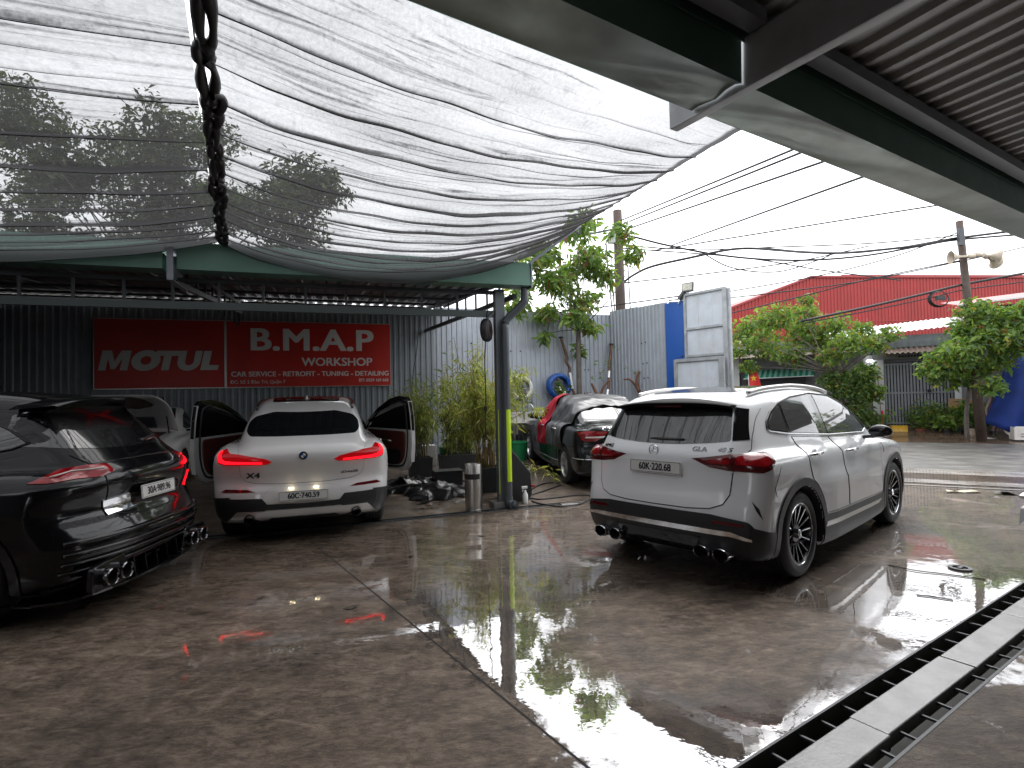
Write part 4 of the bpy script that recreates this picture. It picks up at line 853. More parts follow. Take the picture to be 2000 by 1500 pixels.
# ------------------------------------------------------------------ ground materials
def concrete_mat(name, wet):
    m = bpy.data.materials.new(name); m.use_nodes = True; n, l = m.node_tree.nodes, m.node_tree.links
    b = n['Principled BSDF']; out = n['Material Output']; tc = n.new('ShaderNodeTexCoord')
    def noise(sc, det, rough=.6, vec=None, dist=0):
        q = n.new('ShaderNodeTexNoise'); q.inputs['Scale'].default_value = sc; q.inputs['Detail'].default_value = det; q.inputs['Roughness'].default_value = rough; q.inputs['Distortion'].default_value = dist
        l.new(vec or tc.outputs['Object'], q.inputs['Vector']); return q.outputs[0]
    def rng(src, a, c, d, e):
        q = n.new('ShaderNodeMapRange'); q.inputs[1].default_value = a; q.inputs[2].default_value = c; q.inputs[3].default_value = d; q.inputs[4].default_value = e; l.new(src, q.inputs[0]); return q.outputs[0]
    def mth(op, a, c=None):
        q = n.new('ShaderNodeMath'); q.operation = op
        for i, v in enumerate((a, c)):
            if v is None: continue
            if isinstance(v, (int, float)): q.inputs[i].default_value = v
            else: l.new(v, q.inputs[i])
        return q.outputs[0]
    mp = n.new('ShaderNodeMapping'); mp.inputs['Rotation'].default_value = (0, 0, R(-44)); mp.inputs['Scale'].default_value = (.62, 1.45, 1); l.new(tc.outputs['Object'], mp.inputs['Vector'])
    big = noise(.55, 5, .6); mid = noise(2.6, 7, .7, mp.outputs[0], .4); fine = noise(34, 5, .75, mp.outputs[0]); spots = noise(9, 6, .75)
    med = noise(11, 7, .78, mp.outputs[0], .8); tiny = noise(120, 3, .8)
    v = mth('ADD', mth('ADD', mth('MULTIPLY', rng(mid, .34, .66, 0, 1), .26), mth('MULTIPLY', rng(med, .34, .66, 0, 1), .32)), mth('ADD', mth('MULTIPLY', rng(spots, .36, .64, 0, 1), .20), mth('ADD', mth('MULTIPLY', rng(fine, .36, .64, 0, 1), .16), mth('MULTIPLY', rng(tiny, .36, .64, 0, 1), .10))))
    cr = n.new('ShaderNodeValToRGB'); e = cr.color_ramp.elements
    e[0].position = .22; e[0].color = (.032, .023, .017, 1); e[1].position = .86; e[1].color = (.31, .245, .19, 1)
    q = e.new(.48); q.color = (.122, .090, .067, 1)
    l.new(v, cr.inputs[0])
    mx = n.new('ShaderNodeMix'); mx.data_type = 'RGBA'; mx.blend_type = 'MULTIPLY'; mx.inputs[0].default_value = 1
    sx0 = n.new('ShaderNodeSeparateXYZ'); l.new(tc.outputs['Object'], sx0.inputs[0]); X0, Y0 = sx0.outputs[0], sx0.outputs[1]
    cb = n.new('ShaderNodeCombineColor'); arc = None
    for (ax, ay, k_, w_) in ((3.2, 1.6, 1.9, .985), (-1.5, 3.0, 1.35, .988), (.4, 6.6, 2.6, .985)):
        ddx = mth('SUBTRACT', X0, ax); ddy = mth('SUBTRACT', Y0, ay); dist = mth('ADD', mth('SQRT', mth('ADD', mth('MULTIPLY', ddx, ddx), mth('MULTIPLY', ddy, ddy))), mth('MULTIPLY', big, .5))
        ln = mth('MULTIPLY', rng(mth('SINE', mth('MULTIPLY', dist, k_ * 4)), w_, 1, 0, 1), rng(noise(1.3 + ax * .1, 4), .5, .62, 0, .34)); arc = ln if arc is None else mth('ADD', arc, ln)
    stain = rng(noise(.75, 6, .62, None, .8), .60, .72, 0, -.42)
    bv = mth('ADD', mth('ADD', rng(big, .3, .7, .55, 1.32), arc), stain); [l.new(bv, cb.inputs[i]) for i in range(3)]
    l.new(cr.outputs[0], mx.inputs[6]); l.new(cb.outputs[0], mx.inputs[7]); l.new(mx.outputs[2], b.inputs['Base Color'])
    sx = n.new('ShaderNodeSeparateXYZ'); l.new(tc.outputs['Object'], sx.inputs[0]); X, Y = sx.outputs[0], sx.outputs[1]
    warp = mth('MULTIPLY', mth('SUBTRACT', noise(1.1, 5, .55), .5), 1.7)
    if wet == 'yard':
        s = mth('ADD', mth('MULTIPLY', mth('ADD', X, 2.26), .832), mth('MULTIPLY', mth('SUBTRACT', Y, 6.165), .555))     # metres to the right of the slab joint
        rag = mth('MULTIPLY', mth('SUBTRACT', noise(7, 7, .75), .5), .85)
        k1 = mth('MULTIPLY', rng(mth('ADD', mth('ADD', s, mth('MULTIPLY', warp, .60)), rag), -.02, .10, 0, 1), rng(mth('ADD', Y, mth('MULTIPLY', warp, 1.2)), 4.2, 5.2, 1, .50))
        # second, patchy film on the left slab beyond about 3 m
        k2 = mth('MULTIPLY', rng(mth('ADD', mth('MULTIPLY', Y, .20), warp), .60, .96, 0, 1), .58)
        dry = rng(noise(.9, 7, .62, None, .6), .60, .68, 1, .12)
        dry2 = rng(noise(5.5, 6, .7), .60, .70, 1, .45)
        dx = mth('MULTIPLY', mth('SUBTRACT', X, 1.25), 1.05); dy = mth('MULTIPLY', mth('SUBTRACT', Y, 3.6), 1.2)
        el = mth('ADD', mth('ADD', mth('SQRT', mth('ADD', mth('MULTIPLY', dx, dx), mth('MULTIPLY', dy, dy))), mth('MULTIPLY', warp, .45)), mth('MULTIPLY', rag, .8))
        far = mth('MULTIPLY', rng(el, .85, 1.25, .10, 1), rng(Y, 8.5, 11, 1, .9))
        mask = mth('MULTIPLY', mth('MULTIPLY', mth('MULTIPLY', mth('MAXIMUM', k1, k2), dry), dry2), far)
    elif wet == 'shop':
        mask = mth('MULTIPLY', rng(mth('ADD', mth('MULTIPLY', Y, .02), warp), -.15, .35, 0, 1), .55)
        mask = mth('MULTIPLY', mask, rng(X, -3.2, -1.0, .12, 1))
    else:
        mask = mth('MULTIPLY', rng(noise(1.3, 7, .7), .54, .60, 0, 1), .6)
    rr = rng(spots, .3, .7, .36, .62); l.new(rr, b.inputs['Roughness']); b.inputs['Specular IOR Level'].default_value = .30
    bp = n.new('ShaderNodeBump'); bp.inputs['Strength'].default_value = .8; bp.inputs['Distance'].default_value = .006; l.new(mth('ADD', mth('ADD', fine, med), mth('MULTIPLY', tiny, .5)), bp.inputs['Height']); l.new(bp.outputs[0], b.inputs['Normal'])
    gl = n.new('ShaderNodeBsdfGlossy'); gl.inputs['Roughness'].default_value = .015; gl.inputs['Color'].default_value = (.84, .84, .85, 1)
    bp2 = n.new('ShaderNodeBump'); bp2.inputs['Strength'].default_value = .06; bp2.inputs['Distance'].default_value = .01; l.new(noise(9, 3, .5), bp2.inputs['Height']); l.new(bp2.outputs[0], gl.inputs['Normal'])
    fr = n.new('ShaderNodeFresnel'); fr.inputs['IOR'].default_value = 2.3
    fac = mth('MINIMUM', mth('MULTIPLY', mask, mth('ADD', mth('MULTIPLY', fr.outputs[0], 1.25), .26)), .92)
    ms = n.new('ShaderNodeMixShader'); l.new(fac, ms.inputs[0]); l.new(b.outputs[0], ms.inputs[1]); l.new(gl.outputs[0], ms.inputs[2]); l.new(ms.outputs[0], out.inputs[0])
    return m
M['yard'] = concrete_mat('wet_concrete', 'yard'); M['shop_floor'] = concrete_mat('workshop_concrete', 'shop'); M['apron'] = concrete_mat('damp_concrete', 'apron')
M['groove'] = mat('dark_groove', (.010, .009, .008), .8)
M['asphalt'] = mat('wet_asphalt', (.115, .108, .10), .36, spec=.8, var=.5, vscale=2.2, bump=1.5, bscale=5, dirt=(.040, .037, .035), dscale=1.9, damt=.8)
M['strip'] = mat('wet_kerb_concrete', (.56, .52, .48), .20, spec=1.0, coat=.6, var=.3, vscale=2, dirt=(.07, .05, .04), dscale=1.5, damt=.7)
M['dirt'] = mat('wet_dirt', (.085, .055, .040), .25, spec=.8, coat=.3, var=.4, vscale=2.5, bump=.5, bscale=12)
M['slab'] = mat('drain_slab_concrete', (.24, .235, .23), .22, spec=.7, var=.22, vscale=5, dirt=(.10, .085, .075), dscale=7, damt=.6, bump=.15, bscale=60)
# ------------------------------------------------------------------ ground
def sheet(name, pts, m, kind='structure'):
    mb = MB(); mb.add(pts, [tuple(range(len(pts)))]); return tag(mb.build(name, m), kind=kind)
# drain frame: x along, y across away from the yard
_ad = R(33.7); _dt = Vector((math.cos(_ad), math.sin(_ad), 0)); _dn = Vector((math.sin(_ad), -math.cos(_ad), 0)); _d0 = Vector((.9, 2.328, 0))
def dp(t, n, z=0): return _d0 + _dt * t + _dn * n + Vector((0, 0, z))
N0, N1, N2, N3 = -.005, .088, .262, .352       # slot | slab | slot
T0, T1 = -6.0, 16.0
mb = MB(); far = [dp(T0, N0), dp(T1, N0), (70, 12.9, 0), (-70, 12.9, 0), (-70, -40, 0), dp(T0, -.01) + Vector((-40, -34, 0))]
mb.add([dp(T0, N0), dp(T1, N0), dp(T1, -60), dp(T0, -60)], [(3, 2, 1, 0)][::-1]); mb.f = [(0, 1, 2, 3)]
tag(mb.build('yard', M['yard']), kind='structure')
sheet('apron', [dp(T0, N3), dp(T0, 40), dp(T1, 40), dp(T1, N3)], M['apron'])
sheet('yard_end', [dp(T0, -60), dp(T0 - 40, -60), dp(T0 - 40, 40), dp(T0, 40)], M['apron'])
sheet('far_ground', [dp(T1, -60), dp(T1, 40), dp(T1 + 90, 60), dp(T1 + 90, -90)], M['apron'])
# slab joint: a sawn groove across the yard
def strip(name, a, b, w, z, m, kind='structure'):
    a, b = Vector(a), Vector(b); d = (b - a).normalized(); x = Vector((d.y, -d.x, 0)) * w / 2; z = Vector((0, 0, z))
    return sheet(name, [a - x + z, a + x + z, b + x + z, b - x + z][::-1], m, kind)
strip('slab_joint', (-2.32, 6.255, 0), (1.05, 1.20, 0), .012, .002, M['groove'])
# drain beside the near canopy: trough, cover slabs, rods
mb = MB(); a = [dp(T0, N0), dp(T0, N3), dp(T1, N3), dp(T1, N0)]; d = Vector((0, 0, -.26))
mb.add(a + [p + d for p in a], [(4, 5, 6, 7), (0, 4, 7, 3), (1, 2, 6, 5), (0, 1, 5, 4), (2, 3, 7, 6)])
tag(mb.build('drain_trough', mat('dark_trough', (.022, .024, .016), .5, var=.5)), kind='structure')  # trough in a mottled dark olive tone
dr = empty('drain_cover', 'concrete drain cover slabs between two open slots at the near edge of the yard', 'drain', dp(0, N1))
dr.rotation_euler = (0, 0, _ad)
L = 1.062
mb = MB(); mb.box((L / 2 - .004, -(N2 - N1) / 2, -.035), (L - .012, N2 - N1, .07)); s0 = None
for k in range(-3, 12):
    if s0 is None: s0 = mb.build('slab', M['slab'], dr, bevel=.006); o = s0
    else: o = s0.copy(); COL.objects.link(o)
    o.location = (-.30 + k * L, RNG.uniform(-.006, .006), RNG.uniform(-.005, .004)); o.rotation_euler = (RNG.uniform(-.01, .01), RNG.uniform(-.004, .004), RNG.uniform(-.008, .008))
mb = MB(); mb.bar((0, -(N0 - N1) + .005, -.03), (0, -(N3 - N1) - .004, -.03), .012); r0 = None
for k in range(-8, 44):
    if r0 is None: r0 = mb.build('rod', M['steel_dark'], dr); o = r0
    else: o = r0.copy(); COL.objects.link(o)
    o.location = (-.18 + k * .212 + RNG.uniform(-.02, .02), 0, 0); o.rotation_euler = (0, 0, RNG.uniform(-.08, .08))
for nn, hw in ((N0, .012), (N3, .014)):
    strip('drain_edge', dp(T0, nn), dp(T1, nn), hw, .002, M['steel_dark'])
# workshop floor: rises gently to the wall
us = np.concatenate([np.linspace(-13, 2.6, 14), np.linspace(3.2, 5.2, 6)]); vs = [-.30, 0, 1, 2, 3, 4, 5.35]
P = [[tuple(wp(u, v, .004 + (zf(v)) * (1 - min(1, max(0, (u - 2.6) / 2.6))))) for u in us] for v in vs]
mb = MB(); mb.grid(P); tag(mb.build('workshop_floor', M['shop_floor'], None, smooth=True), kind='structure')
# narrow slot drain in front of the workshop
dr = empty('slot_drain', 'narrow black slot drain running across the yard in front of the workshop', 'drain', wp(-9, -.46), R(20.2))
mb = MB(); mb.box((.49, 0, .0), (.975, .105, .016)); s0 = None; lip = MB()
for y in (-.062, .062): lip.bar((.0, y, .006), (.98, y, .006), .014, .018)
for k in range(15):
    for nm, q in (('cover', mb), ('rail', lip)):
        o = q.build(nm, M['gloss_black'] if nm == 'cover' else M['steel_dark'], dr) if k == 0 else bpy.data.objects[nm].copy()
        if k: COL.objects.link(o)
        o.location = (k * .985 - 2.0, 0, RNG.uniform(0, .003)); o.rotation_euler = (0, 0, RNG.uniform(-.003, .003))
# street: strip, gate rail, road, far verge
def band(name, a0, a1, b0, b1, z, m):
    return sheet(name, [(*a0, z), (*a1, z), (*b1, z), (*b0, z)], m)
SD = Vector((math.cos(R(-31)), math.sin(R(-31)), 0)); SNv = Vector((math.sin(R(31)), math.cos(R(31)), 0)); S0 = Vector((7.84, 10.9, 0))
def sp(a, b, z=0): return S0 + SD * a + SNv * b + Vector((0, 0, z))
def sband(name, b0, b1, z, m, a0=-40, a1=60): return sheet(name, [sp(a0, b0, z), sp(a1, b0, z), sp(a1, b1, z), sp(a0, b1, z)], m)
sband('road', -.05, 6.6, .004, M['asphalt']); sband('kerb_strip', -.75, -.05, .008, M['strip']); sband('crossing_slab', -1.6, -.75, .006, M['dirt']); sband('kerb_strip', -2.05, -1.6, .010, M['strip'])
mb = MB(); mb.grid([[tuple(sp(a, b, z)) for a in (-40, 0, 60)] for b, z in ((6.6, .008), (8.2, .03), (9.6, .28), (60, .30))]); tag(mb.build('verge', M['dirt']), kind='structure')
strip('gate_rail', sp(-6, -2.35), sp(14, -2.35), .05, .014, M['satin'])
# ------------------------------------------------------------------ corrugated walls
def rib_profile(w, pitch, depth, flat=.42):
    xs = [0.0]; zs = [0.0]; k = int(round(w / pitch))
    for i in range(k):
        b = i * pitch
        for f, d in ((flat * .9, 0), (flat * .9 + .12, depth), (flat * .9 + .38, depth), (flat * .9 + .50, 0), (1, 0)): xs.append(b + f * pitch); zs.append(d)
    return xs, zs
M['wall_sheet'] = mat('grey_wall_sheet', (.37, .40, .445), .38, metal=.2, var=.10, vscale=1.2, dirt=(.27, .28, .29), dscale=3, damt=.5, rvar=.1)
M['wall_dark'] = mat('shaded_wall_sheet', (.24, .265, .29), .42, metal=.25, var=.14, vscale=1.0, dirt=(.14, .14, .14), dscale=4, damt=.5)  # darker copy of the wall sheet, with the canopy shade put into its colour
def wall_sheets(parent, n, x0, ztop, zbot, m, w=1.0, pitch=.125, depth=.024):
    xs, zs = rib_profile(w, pitch, depth); xs.append(w + .045); zs.append(-.003)
    me = None
    for i in range(n):
        if me is None:
            mb = MB(); mb.grid([[(x, -d, z) for x, d in zip(xs, zs)] for z in np.linspace(zbot, ztop, 3)]); o = mb.build('metal_sheet', m, parent); me = o
        else: o = me.copy(); COL.objects.link(o)
        o.location = (x0 + i * w, .0, RNG.uniform(-.03, .03))
wl = empty('corrugated_wall', 'grey corrugated metal wall behind the workshop, running past the bamboo and the tree', 'wall', wp(-10, 5.27), R(18.5))
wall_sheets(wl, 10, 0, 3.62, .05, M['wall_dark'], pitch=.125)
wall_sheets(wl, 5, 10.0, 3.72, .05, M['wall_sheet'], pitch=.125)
for z in (1.0, 2.45): mb = MB(); mb.bar((0, .05, z), (15, .05, z), .05); mb.build('girt', M['steel_dark'], wl)
for x, z in ((11.6, 2.72), (11.9, 2.72), (12.15, 2.72), (13.9, 2.25), (14.0, 2.25), (13.1, 2.05), (10.9, 2.9), (10.4, 2.1)):
    mb = MB(); mb.lathe([(0, .004), (.012, .004), (.018, 0)], Matrix.Translation((x, -.028, z)) @ Matrix.Rotation(R(90), 4, 'X'), 8); mb.build('bolt_hole', M['groove'], wl)
CW = Vector((2.60, 14.43, 0)); E_ANG = -52.0
wr = empty('corrugated_wall', 'pale corrugated metal wall to the right, ending at the blue panel', 'wall', CW, R(E_ANG))
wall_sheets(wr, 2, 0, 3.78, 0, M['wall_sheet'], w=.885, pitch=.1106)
for a, z in ((1.05, 2.84), (1.17, 2.86), (1.08, 2.34), (1.20, 2.35), (1.10, 1.98), (1.22, 1.99)):
    mb = MB(); mb.lathe([(0, .004), (.014, .004), (.02, 0)], Matrix.Translation((a, -.03, z)) @ Matrix.Rotation(R(90), 4, 'X'), 8); mb.build('bolt_hole', M['groove'], wr)
ws_ = empty('corrugated_wall', 'dark corrugated side wall closing the left of the yard', 'wall', wp(-9.6, 5.2), R(18.5 - 90))
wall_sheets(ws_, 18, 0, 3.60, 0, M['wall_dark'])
FE = Matrix.Translation(CW) @ Matrix.Rotation(R(E_ANG), 4, 'Z')
# ------------------------------------------------------------------ workshop canopy
M['green'] = mat('dark_green_steel', (.11, .215, .17), .38, metal=.2, var=.12, vscale=1.5, rvar=.08)
M['soffit'] = mat('grey_green_gutter', (.26, .30, .275), .34, metal=.5, var=.25, vscale=2.5, bump=.5, bscale=1.6, dirt=(.11, .11, .095), dscale=2, damt=.6)
M['roof'] = mat('galvanised_roof_sheet', (.12, .125, .13), .42, metal=.35, var=.15, vscale=2)
M['pvc'] = mat('grey_pvc_pipe', (.075, .085, .095), .30, var=.08)
M['hivis'] = mat('yellow_green_reflective_tape', (.50, .72, .02), .35, emit=(.5, .75, .02), estr=.0)
wc = empty('workshop_canopy', 'open workshop canopy with dark green gutter, steel truss and corrugated roof', 'canopy', wp(0, 0), R(18.5))
def wcp(nm, m, mb, **k): return mb.build(nm, m, wc, **k)
UL = -12.0
for a, b in ((UL, -4.17), (-4.03, .36)):     # gutter in two lengths either side of the bracket
    mb = MB(); mb.grid([[(a, -.34, 3.46), (b, -.34, 3.46)], [(a, -.36, 3.14), (b, -.36, 3.14)], [(a, -.12, 3.13), (b, -.12, 3.13)], [(a, -.11, 3.40), (b, -.11, 3.40)]])
    mb.grid([[(a, -.34, 3.46), (b, -.34, 3.46)], [(a, -.31, 3.465), (b, -.31, 3.465)]]); wcp('gutter', M['green'], mb, solid=.004)
mb = MB(); mb.box((.365, -.235, 3.29), (.02, .27, .36)); wcp('gutter_end', M['steel'], mb)
mb = MB(); mb.box((-4.10, -.10, 3.20), (.012, .70, .40)); mb.box((-4.07, -.10, 3.0), (.06, .70, .012)); mb.box((-4.07, -.10, 3.40), (.06, .70, .012)); mb.box((-4.07, -.44, 3.20), (.06, .012, .40)); wcp('bracket_beam', M['steel'], mb)
for z, w, h in ((3.085, .05, .05), (2.775, .05, .09)):
    mb = MB(); mb.bar((UL, 0, z), (-.09, 0, z), w, h); wcp('truss_chord', M['steel_dark'] if z > 3 else mat('green_grey_steel', (.085, .105, .105), .45), mb)
for k in range(23):
    u = -.63 - k * .503
    mb = MB(); mb.bar((u, 0, 2.82), (u, 0, 3.06), .03, .03); wcp('truss_post', M['steel_dark'], mb)
mb = MB(); mb.box((-.02, 0, 1.6), (.14, .12, 3.06)); wcp('column', mat('grey_column_steel', (.15, .165, .18), .42, metal=.3, var=.15, vscale=3), mb, bevel=.004)
mb = MB(); mb.box((-.05, .0, .04), (.28, .24, .10)); wcp('footing', mat('footing_concrete', (.16, .15, .14), .5, var=.3), mb, bevel=.01)
pp = MB(); pp.tube(spline([(.30, -.22, 3.14), (.30, -.22, 2.98), (.27, -.21, 2.90), (.09, -.14, 2.72), (.03, -.13, 2.62), (.025, -.13, 2.4), (.025, -.13, .35), (.025, -.13, .16)], 5), .056, 16); o = wcp('downpipe', M['pvc'], pp, smooth=True)
pe = MB(); pe.tube(spline([(.025, -.13, .17), (.027, -.135, .09), (.040, -.17, .065), (.065, -.26, .064)], 5), .060, 16, cap=False); pe.tube([(.0655, -.262, .064), (.065, -.20, .064)], .050, 16); pe.build('pipe_elbow', M['pvc'], o, smooth=True)
mb = MB(); mb.lathe([(.056, 0), (.068, 0), (.068, .012), (.056, .012)], Matrix.Translation((.065, -.265, .064)) @ Matrix.Rotation(R(90), 4, 'X'), 20); mb.lathe([(0, .03), (.056, .03)], Matrix.Translation((.065, -.265, .064)) @ Matrix.Rotation(R(-90), 4, 'X'), 20); mb.build('pipe_socket', M['pvc'], o, auto=40)
tp = MB(); an = np.linspace(R(-115), R(-35), 7); tp.grid([[(.025 + .0575 * math.cos(a), -.13 + .0575 * math.sin(a), z) for a in an] for z in (.38, 1.40)]); tp.build('reflective_tape', M['hivis'], o, smooth=True)
tp = MB(); tp.box((-.080, -.064, .80), (.012, .004, 1.2)); tp.build('reflective_tape', M['hivis'], o)
# roof sheets, rafters at the sides
xs, zs = rib_profile(1.02, .204, .03)
def wroof(v, dz=0): return 3.30 + .42 * (v + .22) / 5.5 + dz
me = None
for i in range(12):
    if me is None:
        mb = MB(); mb.grid([[(x, v, wroof(v, d + .02)) for x, d in zip(xs, zs)] for v in (-.22, 1.6, 3.4, 5.24)]); me = wcp('roof_sheet', M['roof'], mb); o = me
    else: o = me.copy(); COL.objects.link(o)
    o.location = (.25 - (i + 1) * 1.0, 0, 0)
for u in (.20, -4.10, -8.2):
    for dz, h in ((-.035, .06), (-.42, .07)):
        mb = MB(); mb.bar((u, -.1, wroof(-.1, dz) if dz > -.1 else 3.03), (u - (.42 if u > 0 else 0), 5.2, wroof(5.2, dz) if dz > -.1 else (3.17 if u > 0 else 3.50)), .05, h); wcp('rafter', M['steel_dark'], mb)
    for k in range(9):
        v = .5 + k * .55; f = (v + .1) / 5.3; uu = u - (.42 * f if u > 0 else 0)
        mb = MB(); mb.bar((uu, v, 3.03 + .14 * f), (uu, v, wroof(v, -.05)), .03); wcp('rafter_post', M['steel_dark'], mb)
for v in (.9, 2.0, 3.1, 4.2, 5.1):
    mb = MB(); mb.bar((UL, v, wroof(v, -.01)), (.2 - .42 * v / 5.2, v, wroof(v, -.01)), .05, .04); wcp('purlin', M['steel_dark'], mb)
# ------------------------------------------------------------------ red sign board
M['sign_red'] = mat('red_sign_vinyl', (.46, .022, .014), .35, var=.12, vscale=1.5)
sb = empty('sign_board', 'wide red workshop sign board with white lettering on the corrugated wall', 'sign', wp(-6.71, 5.18, 1.92), R(18.5))
for nm, x0, x1 in (('panel', .0, 2.29), ('panel', 2.335, 5.69)):
    mb = MB(); mb.box(((x0 + x1) / 2, 0, .69), (x1 - x0, .03, 1.38)); mb.build(nm, M['sign_red'], sb)
mb = MB(); mb.box((2.312, -.004, .69), (.04, .035, 1.37)); mb.build('divider', M['satin'], sb)
for a, b in (((0, 0), (5.69, 0)), ((5.69, 0), (5.69, 1.38)), ((5.69, 1.38), (0, 1.38)), ((0, 1.38), (0, 0))):
    mb = MB(); mb.bar((a[0], .002, a[1]), (b[0], .002, b[1]), .012, .038); mb.build('frame', M['satin'], sb)
TM = Matrix(((1, 0, 0, 0), (0, 0, -1, 0), (0, 1, 0, 0), (0, 0, 0, 1)))
def sgn(t, x, z, size, bold, **k): return text_obj('lettering', t, size, Matrix.Translation((x, -.0185, z)) @ TM, M['white'], sb, font_bold=bold, **k)
def ell(cx, cy, rx, ry, n=28, a0=0, a1=2 * PI): return [(cx + rx * math.cos(t), cy + ry * math.sin(t)) for t in np.linspace(a0, a1, n)]
_h = .395; LET = []
LET.append(([(0, 0), (0, 1), (.40, 1), (.60, .46), (.80, 1), (1.22, 1), (1.22, 0), (.90, 0), (.90, .60), (.70, .06), (.50, .06), (.31, .60), (.31, 0)], .12))
_o = ell(0, 0, .62, .53, 33); _i = ell(0, 0, .21, .21, 33)[::-1]; LET.append(([(x + .62, y + .5) for x, y in _o + _i], 1.42))
LET.append(([(0, .74), (0, 1), (1.06, 1), (1.06, .74), (.70, .74), (.70, 0), (.36, 0), (.36, .74)], 2.42))
LET.append(([(0, 1), (.34, 1), (.34, .42)] + ell(.53, .42, .19, .17, 9, PI, 2 * PI) + [(.72, 1), (1.04, 1), (1.04, .42)] + ell(.52, .44, .52, .47, 13, 2 * PI, PI), 3.42))
LET.append(([(0, 0), (0, 1), (.36, 1), (.36, .26), (.80, .26), (.80, 0)], 4.52))
for P_, x0 in LET:
    if x0 == 1.42:
        mb = MB(); mb.grid([[((x * k1 + .62 + x0) * _h * 1.02 + .20 * (y * k2 + .5) * _h + .02, (y * k2 + .5) * _h + .36, 0) for x, y in ell(0, 0, 1, 1, 33)] for k1, k2 in ((.62, .53), (.23, .22))]); o = mb.build('lettering', M['white'], sb); o.matrix_local = Matrix.Translation((0, -.0185, 0)) @ TM; continue
    V_, F_ = fill2d([((x + x0) * _h * 1.02 + .20 * y * _h, y * _h) for x, y in P_], .5)
    mb = MB(); mb.add([(x + .02, y + .36, 0) for x, y in V_], F_); o = mb.build('lettering', M['white'], sb); o.matrix_local = Matrix.Translation((0, -.0185, 0)) @ TM
sgn('B.M.A.P', 4.03, .98, .66, .020, sx=1.17, spacing=1.04); sgn('WORKSHOP', 4.54, .52, .25, .006, sx=1.05)
sgn('CAR SERVICE - RETROFIT - TUNING - DETAILING', 4.03, .265, .148, .0035, sx=1.0); sgn('\u0110C: S\u1ed1 2 \u0110\u00e0o Tr\u00ed, Qu\u1eadn 7', 2.93, .10, .098, .001, sx=1.0); sgn('\u0110T: 0559 169 668', 5.31, .115, .092, .002, sx=.95)
# ------------------------------------------------------------------ near canopy over the camera
nc = link('near_canopy', None); nc.matrix_world = Matrix.Rotation(_an, 4, 'Z'); tag(nc, 'near steel canopy overhead with grey-green box gutter and corrugated roof', 'canopy')
# local x = t, local y = -n
def ncp(nm, m, mb, **k): return mb.build(nm, m, nc, **k)
ARM = 2.62
for a, b in ((-9, ARM - .015), (ARM + .06, 15)):
    n_ = 110; T = np.linspace(a, b, n_)
    def wob(t): return .010 * math.sin(t * 1.7) + (.055 * math.exp(-((t - ARM - .62) / .40) ** 2) - .03 * math.exp(-((t - ARM - 1.5) / .5) ** 2) if t > ARM else .045 * math.exp(-((t - ARM + .38) / .26) ** 2))
    rows = []
    for f, z in ((0, 3.205), (.12, 3.20), (.3, 3.20), (.5, 3.20), (.7, 3.20), (.88, 3.20), (1, 3.205)):
        rows.append([(t, 2.09 - .32 * f, z + wob(t - .9 * (f - .5)) * math.sin(f * PI) ** .7) for t in T])
    mb = MB(); mb.grid(rows); o = ncp('gutter', M['soffit'], mb, smooth=True)
    mb = MB(); mb.grid([[(t, 1.768, 3.203) for t in T], [(t, 1.762, 3.42) for t in T], [(t, 1.76, 3.60) for t in T]]); mb.build('gutter_side', M['green'], o)
    mb = MB(); mb.grid([[(t, 2.092, 3.203) for t in T], [(t, 2.10, 3.50) for t in T]]); mb.build('gutter_front', M['green'], o)
mb = MB(); c0, c1 = -6.0, 2.27
mb.box((ARM, (c0 + c1) / 2, 3.31), (.010, c1 - c0, .27)); mb.box((ARM + .03, (c0 + c1) / 2, 3.18), (.06, c1 - c0, .010)); mb.box((ARM + .03, (1.70 + c0) / 2, 3.44), (.06, 1.70 - c0, .010)); mb.box((ARM + .025, c1 - .005, 3.31), (.05, .010, .25))
ncp('beam', mat('grey_channel_steel', (.46, .47, .48), .42, metal=.3, var=.2, vscale=4), mb)
mb = MB(); mb.box((ARM + .055, 1.745, 3.315), (.012, .03, .24)); ncp('beam_plate', M['steel'], mb)
mb = MB(); mb.bar((ARM - .25, 1.60, 3.56), (ARM + 1.2, -4.0, 3.72), .12, .14); ncp('rafter', M['steel_dark'], mb)
for a, b in ((-9, ARM - .02), (ARM + .07, 15)):
    mb = MB(); mb.bar((a, 1.66, 3.475), (b, 1.66, 3.475), .10, .075); ncp('purlin', M['steel'], mb)
for n_ in (-.3, -2.2, -4.2):
    mb = MB(); mb.bar((-9, n_, 3.60 + (1.7 - n_) * .06), (15, n_, 3.60 + (1.7 - n_) * .06), .06, .10); ncp('purlin', M['steel_dark'], mb)
M['roof_under'] = mat('roof_sheet_underside', (.45, .46, .47), .45, metal=.2, var=.25, vscale=1.6, dirt=(.30, .28, .25), dscale=3, damt=.5)
xs, zs = rib_profile(1.02, .17, .034, .5); me = None
for i in range(24):
    if me is None:
        mb = MB(); mb.grid([[(x, y, 3.525 + (1.75 - y) * .06 - d + .034) for x, d in zip(xs, zs)] for y in (1.75, 0, -2.5, -6)]); me = ncp('roof_sheet', M['roof_under'], mb); o = me
    else: o = me.copy(); COL.objects.link(o)
    o.location = (-9 + i * 1.0, 0, 0)
mb = MB(); mb.box((3, 1.752, 3.53), (24, .006, .22)); ncp('closure', M['green'], mb)
# the canopy carries on over and behind the camera down to a back wall
mb = MB(); mb.grid([[(-9, -6, 0), (15, -6, 0)], [(-9, -6, 4.1), (15, -6, 4.1)]]); ncp('back_wall', M['wall_dark'], mb)
